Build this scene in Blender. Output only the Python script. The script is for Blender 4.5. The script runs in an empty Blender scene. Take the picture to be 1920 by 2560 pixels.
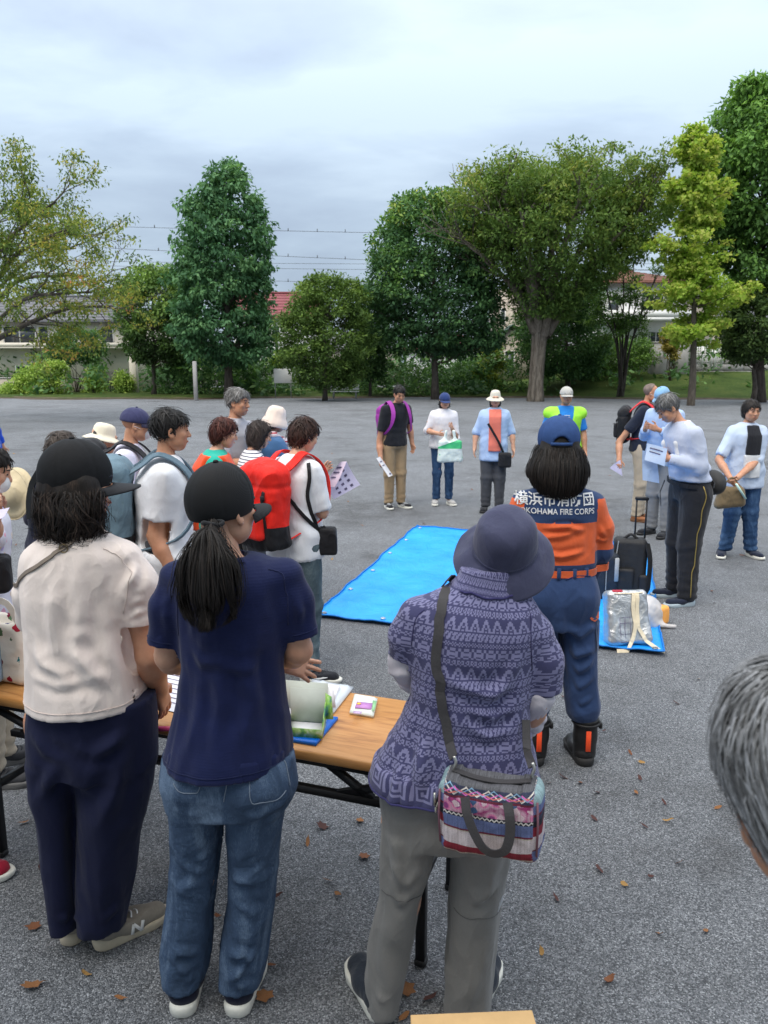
import bpy, math, random
import numpy as np
from mathutils import Matrix, Vector

# ------------------------------------------------------------------ camera, sky, sun, exposure
SC = bpy.context.scene
COL = SC.collection
FPX, CAM_H, PITCH = 1923.0, 1.9, math.radians(10.6)
cam_d = bpy.data.cameras.new('camera')
cam_d.sensor_fit = 'HORIZONTAL'
cam_d.sensor_width = 36.0
cam_d.lens = 36.0 * FPX / 1920.0
cam_d.clip_start = 0.05
cam_d.clip_end = 2000
cam_d.dof.use_dof = True                     # a phone lens: 3.5 mm opening
cam_d.dof.focus_distance = 3.2
cam_d.dof.aperture_fstop = 10.0
cam = bpy.data.objects.new('camera', cam_d)
COL.objects.link(cam)
cam.location = (0, 0, CAM_H)
cam.rotation_euler = (math.pi / 2 - PITCH, 0, 0)
SC.camera = cam
SC.view_settings.view_transform = 'Standard'
SC.view_settings.look = 'None'
SC.view_settings.exposure = 0.55
SC.view_settings.gamma = 1.0
SC.view_settings.use_curve_mapping = False

SUN_EL, SUN_AZ = math.radians(56), math.radians(212)      # high, behind the clouds, over the photographer's left shoulder
world = bpy.data.worlds.new('World')
SC.world = world
world.use_nodes = True
wn, wl = world.node_tree.nodes, world.node_tree.links
wn.clear()
w_out = wn.new('ShaderNodeOutputWorld')
w_sky = wn.new('ShaderNodeTexSky')
w_sky.sky_type = 'NISHITA'
w_sky.sun_disc = False
w_sky.sun_elevation = SUN_EL
w_sky.sun_rotation = SUN_AZ
w_b1 = wn.new('ShaderNodeBackground'); w_b1.inputs['Strength'].default_value = 0.08
wl.new(w_sky.outputs[0], w_b1.inputs['Color'])
w_b2 = wn.new('ShaderNodeBackground'); w_b2.inputs['Strength'].default_value = 1.0
w_tc = wn.new('ShaderNodeTexCoord')
w_sep = wn.new('ShaderNodeSeparateXYZ'); wl.new(w_tc.outputs['Generated'], w_sep.inputs[0])
def wmath(op, a, b=None, clamp=False):
    n = wn.new('ShaderNodeMath'); n.operation = op; n.use_clamp = clamp
    for i, v in enumerate((a, b)):
        if v is None: continue
        if hasattr(v, 'links'): wl.new(v, n.inputs[i])
        else: n.inputs[i].default_value = v
    return n.outputs[0]
w_z = wmath('MAXIMUM', w_sep.outputs['Z'], 0.0)
w_den = wmath('ADD', w_z, 0.22)
w_cmb = wn.new('ShaderNodeCombineXYZ')
wl.new(wmath('DIVIDE', w_sep.outputs['X'], w_den), w_cmb.inputs['X'])
wl.new(wmath('DIVIDE', w_sep.outputs['Y'], w_den), w_cmb.inputs['Y'])
def wnoise(scale, detail, rough, dist, off):
    m = wn.new('ShaderNodeMapping'); m.inputs['Location'].default_value = off
    m.inputs['Scale'].default_value = (1.0, 1.5, 1.0)
    wl.new(w_cmb.outputs[0], m.inputs['Vector'])
    n = wn.new('ShaderNodeTexNoise')
    n.inputs['Scale'].default_value = scale; n.inputs['Detail'].default_value = detail
    n.inputs['Roughness'].default_value = rough; n.inputs['Distortion'].default_value = dist
    wl.new(m.outputs[0], n.inputs['Vector'])
    return n.outputs['Fac']
w_n = wmath('ADD', wmath('MULTIPLY', wnoise(0.85, 6, 0.5, 0.5, (5.6, 3.9, 0)), 0.8),
            wmath('MULTIPLY', wnoise(2.6, 6, 0.55, 0.4, (2.3, 4.4, 0)), 0.26))
w_ramp = wn.new('ShaderNodeValToRGB')
cr = w_ramp.color_ramp
cr.elements[0].position = 0.39; cr.elements[0].color = (0.30, 0.368, 0.468, 1)
cr.elements[1].position = 0.62; cr.elements[1].color = (0.43, 0.52, 0.615, 1)
e = cr.elements.new(0.50); e.color = (0.35, 0.43, 0.53, 1)
wl.new(w_n, w_ramp.inputs[0])
# an overcast dome is brighter overhead than towards the horizon
w_gain = wmath('ADD', 0.83, wmath('MULTIPLY', wmath('POWER', w_z, 1.5), 3.1))
w_mul = wn.new('ShaderNodeVectorMath'); w_mul.operation = 'SCALE'
wl.new(w_ramp.outputs[0], w_mul.inputs[0]); wl.new(w_gain, w_mul.inputs['Scale'])
w_warm = wn.new('ShaderNodeMix'); w_warm.data_type = 'RGBA'; w_warm.blend_type = 'MULTIPLY'
w_warm.inputs[7].default_value = (1.28, 1.08, .92, 1)                  # the cloud deck is whiter overhead
wl.new(wmath('MULTIPLY', wmath('SUBTRACT', w_z, .3), 2.0, True), w_warm.inputs[0]); wl.new(w_mul.outputs[0], w_warm.inputs[6])
wl.new(w_warm.outputs[2], w_b2.inputs['Color'])
w_mix = wn.new('ShaderNodeMixShader'); w_mix.inputs[0].default_value = 0.9
wl.new(w_b1.outputs[0], w_mix.inputs[1]); wl.new(w_b2.outputs[0], w_mix.inputs[2])
wl.new(w_mix.outputs[0], w_out.inputs[0])

sun_d = bpy.data.lights.new('sun', 'SUN')
sun_d.energy = 1.5
sun_d.angle = math.radians(40)
sun_d.color = (1.0, 0.92, 0.8)
sun = bpy.data.objects.new('sun', sun_d)
COL.objects.link(sun)
sun.location = (0, 0, 60)
_sd = Vector((math.sin(SUN_AZ) * math.cos(SUN_EL), math.cos(SUN_AZ) * math.cos(SUN_EL), math.sin(SUN_EL)))
sun.rotation_euler = _sd.to_track_quat('Z', 'Y').to_euler()

# ------------------------------------------------------------------ helpers: pixels of the survey photograph to places
V = lambda *a: np.array(a, float)
def ray(px, py):
    x, y = (px - 960) / FPX, (1280 - py) / FPX
    return V(x, math.cos(PITCH) + y * math.sin(PITCH), -math.sin(PITCH) + y * math.cos(PITCH))
def at(px, py, Y):
    d = ray(px, py); return V(0, 0, CAM_H) + d * (Y / d[1])
def gr(px, py, z=0.0):
    d = ray(px, py); return V(0, 0, CAM_H) + d * ((z - CAM_H) / d[2])

# ------------------------------------------------------------------ helpers: numpy noise
_rs = np.random.RandomState(11)
_PERM = _rs.rand(64, 64, 64).astype(np.float32)
def vnoise(P):
    P = np.asarray(P, np.float64)
    i = np.floor(P).astype(int); f = P - i; f = f * f * (3 - 2 * f)
    i0 = i & 63; i1 = (i + 1) & 63
    g = lambda a, b, c: _PERM[a[:, 0], b[:, 1], c[:, 2]]
    x0 = g(i0, i0, i0) * (1 - f[:, 0]) + g(i1, i0, i0) * f[:, 0]
    x1 = g(i0, i1, i0) * (1 - f[:, 0]) + g(i1, i1, i0) * f[:, 0]
    x2 = g(i0, i0, i1) * (1 - f[:, 0]) + g(i1, i0, i1) * f[:, 0]
    x3 = g(i0, i1, i1) * (1 - f[:, 0]) + g(i1, i1, i1) * f[:, 0]
    y0 = x0 * (1 - f[:, 1]) + x1 * f[:, 1]; y1 = x2 * (1 - f[:, 1]) + x3 * f[:, 1]
    return (y0 * (1 - f[:, 2]) + y1 * f[:, 2]) * 2 - 1
def fbm(P, o=3):
    s = 0; a = 1; t = 0
    for k in range(o):
        s = s + a * vnoise(P * 2 ** k + 17.3 * k); t += a; a *= 0.5
    return s / t
def ridge(P, o=2):
    return (1 - np.abs(fbm(P, o)) * 2.2)

# ------------------------------------------------------------------ helpers: objects
def mesh_np(name, verts, faces, smooth=True):
    me = bpy.data.meshes.new(name)
    verts = np.asarray(verts, np.float32)
    if isinstance(faces, np.ndarray):
        nf, k = faces.shape
        loops = faces.reshape(-1).astype(np.int32)
        starts = np.arange(0, nf * k, k, dtype=np.int32)
    else:
        nf = len(faces)
        lens = np.array([len(f) for f in faces], np.int32)
        loops = np.array([i for f in faces for i in f], np.int32)
        starts = np.concatenate([[0], np.cumsum(lens)[:-1]]).astype(np.int32)
    me.vertices.add(len(verts)); me.vertices.foreach_set('co', verts.reshape(-1))
    me.loops.add(len(loops)); me.loops.foreach_set('vertex_index', loops)
    me.polygons.add(nf); me.polygons.foreach_set('loop_start', starts)
    if smooth: me.polygons.foreach_set('use_smooth', np.ones(nf, bool))
    me.update(calc_edges=True)
    return me
def vattr(me, name, arr):
    arr = np.asarray(arr, np.float32)
    if arr.ndim == 1:
        a = me.attributes.new(name, 'FLOAT', 'POINT'); a.data.foreach_set('value', arr)
    else:
        a = me.attributes.new(name, 'FLOAT_VECTOR', 'POINT'); a.data.foreach_set('vector', arr.reshape(-1))
def link(name, me, mat=None, parent=None, loc=None, rz=None):
    o = bpy.data.objects.new(name, me)
    COL.objects.link(o)
    if mat is not None and me is not None and len(me.materials) == 0:
        for m in (mat if isinstance(mat, (list, tuple)) else [mat]): me.materials.append(m)
    if parent is not None: o.parent = parent
    if loc is not None: o.location = loc
    if rz is not None: o.rotation_euler = (0, 0, rz)
    return o
def tag(o, label=None, cat=None, group=None, kind=None):
    if label: o['label'] = label
    if cat: o['category'] = cat
    if group: o['group'] = group
    if kind: o['kind'] = kind
    return o
def thing(name, label, cat, loc=(0, 0, 0), rz=0.0, group=None):
    o = bpy.data.objects.new(name, None)
    o.empty_display_size = 0.1
    COL.objects.link(o); o.location = loc; o.rotation_euler = (0, 0, rz)
    return tag(o, label, cat, group)

class MB:
    """collects boxes, bars, tubes, sheets and lathes into one mesh"""
    def __init__(s): s.v = []; s.f = []; s.n = 0; s.flat = []
    def raw(s, v, f):
        v = np.asarray(v, float); s.v.append(v)
        s.f += [tuple(int(i) + s.n for i in q) for q in f]; s.n += len(v); return s
    def box(s, c, d, rz=0.0, M=None):
        x, y, z = np.array(d) / 2
        v = np.array([(i * x, j * y, k * z) for k in (-1, 1) for j in (-1, 1) for i in (-1, 1)])
        if M is None: M = rotz(rz)
        v = v @ np.array(M).T + np.array(c)
        return s.raw(v, [(0, 2, 3, 1), (4, 5, 7, 6), (0, 1, 5, 4), (2, 6, 7, 3), (0, 4, 6, 2), (1, 3, 7, 5)])
    def bevbox(s, c, d, b, rz=0.0, M=None):
        x, y, z = np.array(d) / 2
        rings = []
        for zz, ins in ((-z, b), (-z + b, 0), (z - b, 0), (z, b)):
            xx, yy = x - ins, y - ins
            q = min(b, xx * .5, yy * .5)
            rings.append([(xx - q, -yy, zz), (xx, -yy + q, zz), (xx, yy - q, zz), (xx - q, yy, zz), (-xx + q, yy, zz), (-xx, yy - q, zz), (-xx, -yy + q, zz), (-xx + q, -yy, zz)])
        v = np.array([p for r in rings for p in r])
        if M is None: M = rotz(rz)
        v = v @ np.array(M).T + np.array(c)
        f = []
        for r in range(3):
            for i in range(8):
                a, b2 = r * 8 + i, r * 8 + (i + 1) % 8
                f.append((a, b2, b2 + 8, a + 8))
        f.append(tuple(range(7, -1, -1))); f.append(tuple(range(24, 32)))
        return s.raw(v, f)
    def tube(s, pts, r, n=8, flat=None, cap=True, up=(0, 0, 1)):
        pts = np.array(pts, float); m = len(pts)
        r = np.broadcast_to(np.array(r, float), (m,)) if np.ndim(r) <= 1 else r
        T = np.gradient(pts, axis=0); T /= np.linalg.norm(T, axis=1)[:, None] + 1e-9
        up = np.array(up, float)
        if abs(T[0] @ up) > 0.95: up = V(1, 0, 0) if abs(T[0][0]) < .9 else V(0, 1, 0)
        N = up - T[0] * (T[0] @ up); N /= np.linalg.norm(N)
        vs = []
        for i in range(m):
            N = N - T[i] * (T[i] @ N); N /= np.linalg.norm(N) + 1e-9
            B = np.cross(T[i], N)
            fl = 1.0 if flat is None else flat
            for k in range(n):
                a = 2 * math.pi * k / n + (math.pi / n if n == 4 else 0)
                vs.append(pts[i] + r[i] * (math.cos(a) * N * fl + math.sin(a) * B))
        f = []
        for i in range(m - 1):
            for k in range(n):
                a, b = i * n + k, i * n + (k + 1) % n
                f.append((a, b, b + n, a + n))
        if cap:
            f.append(tuple(range(n - 1, -1, -1))); f.append(tuple((m - 1) * n + k for k in range(n)))
        return s.raw(vs, f)
    def strap(s, pts, nrm, w, t=0.003):
        """flat band along pts with face normal nrm (one or per point)"""
        pts = np.array(pts, float); m = len(pts)
        nrm = np.broadcast_to(np.array(nrm, float), (m, 3)).copy()
        T = np.gradient(pts, axis=0); T /= np.linalg.norm(T, axis=1)[:, None] + 1e-9
        nrm -= T * (T * nrm).sum(1)[:, None]; nrm /= np.linalg.norm(nrm, axis=1)[:, None] + 1e-9
        S = np.cross(T, nrm)
        w = np.broadcast_to(np.array(w, float), (m,))[:, None] / 2
        v = np.stack([pts - S * w, pts + S * w, pts + S * w + nrm * t, pts - S * w + nrm * t], 1).reshape(-1, 3)
        f = []
        for i in range(m - 1):
            for k in range(4):
                a, b = i * 4 + k, i * 4 + (k + 1) % 4
                f.append((a, a + 4, b + 4, b))
        f.append((0, 1, 2, 3)); e = (m - 1) * 4; f.append((e + 3, e + 2, e + 1, e)); s.flat += range(len(s.f), len(s.f) + len(f))
        return s.raw(v, f)
    def lathe(s, prof, c=(0, 0, 0), n=24, M=None, sx=1, sy=1):
        v = []
        for r, z in prof:
            for k in range(n):
                a = 2 * math.pi * k / n
                v.append((r * math.cos(a) * sx, r * math.sin(a) * sy, z))
        v = np.array(v)
        if M is not None: v = v @ np.array(M).T
        f = []
        for i in range(len(prof) - 1):
            for k in range(n):
                a, b = i * n + k, i * n + (k + 1) % n
                f.append((a, b, b + n, a + n))
        f.append(tuple(range(n - 1, -1, -1))); f.append(tuple((len(prof) - 1) * n + k for k in range(n)))
        return s.raw(v + np.array(c), f)
    def sheet(s, P, thick=0.0):
        """P: (m,n,3) grid; thick: solid slab below (along -z)"""
        m, n = P.shape[:2]; a = np.arange(m * n).reshape(m, n)
        top = [(a[i, j], a[i + 1, j], a[i + 1, j + 1], a[i, j + 1]) for i in range(m - 1) for j in range(n - 1)]
        if not thick: return s.raw(P.reshape(-1, 3), top)
        Q = np.concatenate([P.reshape(-1, 3), P.reshape(-1, 3) - [0, 0, thick]])
        k = m * n
        f = top + [tuple(x + k for x in q[::-1]) for q in top]
        edge = list(a[0]) + list(a[1:, -1]) + list(a[-1, -2::-1]) + list(a[-2:0:-1, 0])
        f += [(edge[i], edge[(i + 1) % len(edge)], edge[(i + 1) % len(edge)] + k, edge[i] + k) for i in range(len(edge))]
        return s.raw(Q, f)
    def me(s, name, smooth=False):
        me = mesh_np(name, np.concatenate(s.v), s.f, smooth)
        for i in s.flat: me.polygons[i].use_smooth = False
        return me
    def build(s, name, mat, parent=None, smooth=False, loc=None, rz=None):
        return link(name, s.me(name, smooth), mat, parent, loc, rz)
def rotz(a): return np.array([[math.cos(a), -math.sin(a), 0], [math.sin(a), math.cos(a), 0], [0, 0, 1.0]])
def rotx(a): return np.array([[1.0, 0, 0], [0, math.cos(a), -math.sin(a)], [0, math.sin(a), math.cos(a)]])
def roty(a): return np.array([[math.cos(a), 0, math.sin(a)], [0, 1.0, 0], [-math.sin(a), 0, math.cos(a)]])
def crom(pts, n=8):
    """Catmull-Rom through pts"""
    P = np.array(pts, float); P = np.vstack([2 * P[0] - P[1], P, 2 * P[-1] - P[-2]])
    out = []
    for i in range(1, len(P) - 2):
        for t in np.linspace(0, 1, n, endpoint=False):
            a, b, c, d = P[i - 1], P[i], P[i + 1], P[i + 2]
            out.append(.5 * (2 * b + (c - a) * t + (2 * a - 5 * b + 4 * c - d) * t * t + (3 * b - a - 3 * c + d) * t ** 3))
    out.append(P[-2]); return np.array(out)

# ------------------------------------------------------------------ helpers: distance fields meshed by surface nets
class Field:
    def __init__(s, h): s.h = h; s.ops = []
    def add(s, fn, lo, hi, k=0.02, mode='u'):
        s.ops.append((fn, np.array(lo, float), np.array(hi, float), k, mode)); return s
    def cap(s, a, b, ra, rb, k=0.02, mode='u', sq=None):
        a = np.array(a, float); b = np.array(b, float); d = b - a; L2 = d @ d + 1e-12; R = max(ra, rb)
        if sq is None:
            def fn(X, Y, Z):
                x, y, z = X - a[0], Y - a[1], Z - a[2]
                t = np.clip((x * d[0] + y * d[1] + z * d[2]) / L2, 0, 1)
                return np.sqrt((x - t * d[0]) ** 2 + (y - t * d[1]) ** 2 + (z - t * d[2]) ** 2) - (ra + (rb - ra) * t)
            ex = R
        else:                                                  # squeezed along the unit vector sq[0] by the factor sq[1]
            u = np.array(sq[0], float); u /= np.linalg.norm(u); q = sq[1]
            def fn(X, Y, Z):
                x, y, z = X - a[0], Y - a[1], Z - a[2]
                t = np.clip((x * d[0] + y * d[1] + z * d[2]) / L2, 0, 1)
                x, y, z = x - t * d[0], y - t * d[1], z - t * d[2]
                w = x * u[0] + y * u[1] + z * u[2]
                e = w / q - w
                return (np.sqrt((x + e * u[0]) ** 2 + (y + e * u[1]) ** 2 + (z + e * u[2]) ** 2) - (ra + (rb - ra) * t)) * min(1, q)
            ex = R * max(1, q)
        return s.add(fn, np.minimum(a, b) - ex, np.maximum(a, b) + ex, k, mode)
    def chain(s, pts, rs, k=0.02, mode='u', sq=None):
        for i in range(len(pts) - 1): s.cap(pts[i], pts[i + 1], rs[i], rs[i + 1], k, mode, sq)
        return s
    def ell(s, c, r, M=None, k=0.02, mode='u'):
        c = np.array(c, float); r = np.array(r, float)
        A = np.eye(3) if M is None else np.array(M).T
        mr = r.min()
        def fn(X, Y, Z):
            x, y, z = X - c[0], Y - c[1], Z - c[2]
            u = (A[0, 0] * x + A[0, 1] * y + A[0, 2] * z) / r[0]
            v = (A[1, 0] * x + A[1, 1] * y + A[1, 2] * z) / r[1]
            w = (A[2, 0] * x + A[2, 1] * y + A[2, 2] * z) / r[2]
            return (np.sqrt(u * u + v * v + w * w) - 1) * mr
        R = r.max() if M is not None else r
        return s.add(fn, c - R, c + R, k, mode)
    def rbox(s, c, d, rad, M=None, k=0.01, mode='u'):
        c = np.array(c, float); hb = np.array(d, float) / 2 - rad
        A = np.eye(3) if M is None else np.array(M).T
        def fn(X, Y, Z):
            x, y, z = X - c[0], Y - c[1], Z - c[2]
            u = abs(A[0, 0] * x + A[0, 1] * y + A[0, 2] * z) - hb[0]
            v = abs(A[1, 0] * x + A[1, 1] * y + A[1, 2] * z) - hb[1]
            w = abs(A[2, 0] * x + A[2, 1] * y + A[2, 2] * z) - hb[2]
            o = np.sqrt(np.maximum(u, 0) ** 2 + np.maximum(v, 0) ** 2 + np.maximum(w, 0) ** 2)
            return o + np.minimum(np.maximum(np.maximum(u, v), w), 0) - rad
        R = np.array(d) / 2 if M is None else np.linalg.norm(np.array(d) / 2) * np.ones(3)
        return s.add(fn, c - R, c + R, k, mode)
    def prof(s, rows, k=0.02, mode='u'):
        """rows (z, cx, cy, rx, ry, n) along z"""
        Rr = np.array(sorted([tuple(r) + ((2.0,) if len(r) == 5 else ()) for r in rows]), float)
        zz = Rr[:, 0]
        zs = np.linspace(zz[0], zz[-1], 128)
        from_ = [np.interp(zs, zz, Rr[:, i]) for i in range(1, 6)]
        for _ in range(5):
            for i in range(5):
                a = from_[i]; b = a.copy(); b[1:-1] = .25 * a[:-2] + .5 * a[1:-1] + .25 * a[2:]; from_[i] = b
        def fn(X, Y, Z):
            cx, cy, rx, ry, n = [np.interp(Z, zs, q) for q in from_]
            u = np.abs((X - cx) / rx); v = np.abs((Y - cy) / ry)
            d = ((u ** n + v ** n) ** (1 / n) - 1) * np.minimum(rx, ry)
            return np.maximum(d, np.maximum(Z - zz[-1], zz[0] - Z))
        mx = (Rr[:, 3] + np.abs(Rr[:, 1])).max(); 
        lo = (min(Rr[:, 1] - Rr[:, 3]), min(Rr[:, 2] - Rr[:, 4]), zz[0]); hi = (max(Rr[:, 1] + Rr[:, 3]), max(Rr[:, 2] + Rr[:, 4]), zz[-1])
        return s.add(fn, lo, hi, k, mode)
    def sleeve(s, pts, rs, k=.035, inner=.010, depth=.03):
        """a chain of capsules cut square at its end, with a hollow mouth"""
        pts = [np.array(p, float) for p in pts]; s.chain(pts, rs, k)
        n = pts[-1] - pts[-2]; n /= np.linalg.norm(n); e = pts[-1]; r = rs[-1]
        def fn(X, Y, Z):
            x, y, z = X - e[0], Y - e[1], Z - e[2]; q = x * n[0] + y * n[1] + z * n[2]; t = np.clip(q, -.01, .1)
            return np.maximum(-q, np.sqrt((x - t * n[0]) ** 2 + (y - t * n[1]) ** 2 + (z - t * n[2]) ** 2) - r * 1.12)
        a, b = e - n * .01, e + n * .1
        s.add(fn, np.minimum(a, b) - r * 1.2, np.maximum(a, b) + r * 1.2, 0, 'sub')
        if inner: s.cap(e - n * depth, e + n * .02, r - inner, r - inner, k=0, mode='sub')
        return s
    def clip(s, fn): return s.add(fn, (-1e9,) * 3, (1e9,) * 3, 0, 'clip')
    def mesh(s, smooth=2):
        h = s.h
        U = [o for o in s.ops if o[4] == 'u']
        lo = np.min([o[1] for o in U], 0) - 3 * h; hi = np.max([o[2] for o in U], 0) + 3 * h
        n = np.ceil((hi - lo) / h).astype(int) + 1
        ax = [lo[i] + h * np.arange(n[i]) for i in range(3)]
        D = np.full(tuple(n), 0.5, np.float32)
        for fn, a, b, k, mode in s.ops:
            m = k + 2.5 * h
            sl = []
            for i in range(3):
                i0 = int(np.clip(np.floor((a[i] - m - lo[i]) / h), 0, n[i])); i1 = int(np.clip(np.ceil((b[i] + m - lo[i]) / h) + 1, 0, n[i]))
                sl.append(slice(i0, i1))
            if any(q.start >= q.stop for q in sl): continue
            X = ax[0][sl[0]][:, None, None]; Y = ax[1][sl[1]][None, :, None]; Z = ax[2][sl[2]][None, None, :]
            d = fn(X, Y, Z).astype(np.float32); cur = D[tuple(sl)]
            if mode == 'u':
                if k > 0:
                    hh = np.maximum(k - np.abs(cur - d), 0) / k
                    D[tuple(sl)] = np.minimum(cur, d) - hh * hh * k * .25
                else: D[tuple(sl)] = np.minimum(cur, d)
            elif mode == 'sub':
                if k > 0:
                    hh = np.maximum(k - np.abs(cur + d), 0) / k
                    D[tuple(sl)] = np.maximum(cur, -d) + hh * hh * k * .25
                else: D[tuple(sl)] = np.maximum(cur, -d)
            else:
                D[tuple(sl)] = np.maximum(cur, d)
        D[0] = D[-1] = 1; D[:, 0] = D[:, -1] = 1; D[:, :, 0] = D[:, :, -1] = 1
        v, f = surfnet(D, lo, h)
        if smooth: v = taubin(v, f, smooth)
        return v, f
_CO = [(i, j, k) for i in (0, 1) for j in (0, 1) for k in (0, 1)]
_ED = [(a, b) for a in range(8) for b in range(a + 1, 8) if sum(x != y for x, y in zip(_CO[a], _CO[b])) == 1]
def surfnet(D, lo, h):
    S = D < 0
    c = np.zeros(tuple(np.array(D.shape) - 1), np.int8)
    sh = [slice(0, -1), slice(1, None)]
    for i, j, k in _CO: c += S[sh[i], sh[j], sh[k]]
    act = (c > 0) & (c < 8)
    ci = np.argwhere(act)
    idx = np.full(c.shape, -1, np.int32); idx[act] = np.arange(len(ci))
    val = [D[ci[:, 0] + i, ci[:, 1] + j, ci[:, 2] + k] for i, j, k in _CO]
    acc = np.zeros((len(ci), 3)); cnt = np.zeros(len(ci))
    for a, b in _ED:
        da, db = val[a], val[b]; x = (da < 0) != (db < 0)
        t = np.where(x, da / np.where(x, da - db, 1), 0)
        pa = np.array(_CO[a], float); pb = np.array(_CO[b], float)
        acc += np.where(x[:, None], pa + t[:, None] * (pb - pa), 0); cnt += x
    v = lo + h * (ci + acc / cnt[:, None])
    F = []
    for axis in range(3):
        s0 = [slice(None)] * 3; s1 = [slice(None)] * 3
        s0[axis] = slice(0, -1); s1[axis] = slice(1, None)
        A, B = S[tuple(s0)], S[tuple(s1)]
        e = np.argwhere(A != B); o1, o2 = [q for q in range(3) if q != axis]
        e = e[(e[:, o1] > 0) & (e[:, o2] > 0)]
        flip = A[tuple(e.T)]
        def cell(u, w):
            q = e.copy(); q[:, o1] -= u; q[:, o2] -= w; return idx[tuple(q.T)]
        q = np.stack([cell(1, 1), cell(0, 1), cell(0, 0), cell(1, 0)], 1)
        if axis == 1: q = q[:, ::-1]
        q[~flip] = q[~flip][:, ::-1]
        F.append(q)
    F = np.concatenate(F); F = F[(F >= 0).all(1)]
    return v, F
def edges_of(f):
    k = f.shape[1]
    return np.concatenate([np.stack([f[:, i], f[:, (i + 1) % k]], 1) for i in range(k)])
def lap(v, E, n):
    o = np.zeros_like(v)
    for i in range(3): o[:, i] = np.bincount(E[:, 0], v[E[:, 1], i], n) + np.bincount(E[:, 1], v[E[:, 0], i], n)
    d = np.bincount(E[:, 0], minlength=n) + np.bincount(E[:, 1], minlength=n)
    return o / np.maximum(d, 1)[:, None]
def taubin(v, f, it):
    E = edges_of(f); n = len(v)
    for _ in range(it):
        v = v + .5 * (lap(v, E, n) - v); v = v - .52 * (lap(v, E, n) - v)
    return v
def normals(v, f):
    a, b, c, d = v[f[:, 0]], v[f[:, 1]], v[f[:, 2]], v[f[:, -1]]
    fn = np.cross(c - a, d - b)
    N = np.zeros_like(v)
    for i in range(f.shape[1]):
        for k in range(3): N[:, k] += np.bincount(f[:, i], fn[:, k], len(v))
    return N / (np.linalg.norm(N, axis=1)[:, None] + 1e-12)
def push(v, f, d): return v + normals(v, f) * d[:, None]
def segd(v, pts):
    """distance to a polyline and the position (0..1) along it"""
    pts = np.array(pts, float); best = np.full(len(v), 1e9); par = np.zeros(len(v)); m = len(pts) - 1
    for i in range(m):
        a, d = pts[i], pts[i + 1] - pts[i]
        t = np.clip(((v - a) @ d) / (d @ d + 1e-12), 0, 1)
        q = np.linalg.norm(v - a - t[:, None] * d, axis=1); w = q < best
        best[w] = q[w]; par[w] = (i + t[w]) / m
    return best, par
def crease(v, pts, amp, w):
    """fold ridge along a polyline, with a hollow on each side of it"""
    d, t = segd(v, pts)
    e = 1.7 * np.sin(np.clip(t * .94 + .03, 0, 1) * math.pi) ** .7
    q = d / w
    return amp * e * (.35 * np.exp(-q * q) + .8 * np.exp(-1.5 * np.sqrt(q * q + .015)) - .5 * np.exp(-((q - 1.8) ** 2)))

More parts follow.
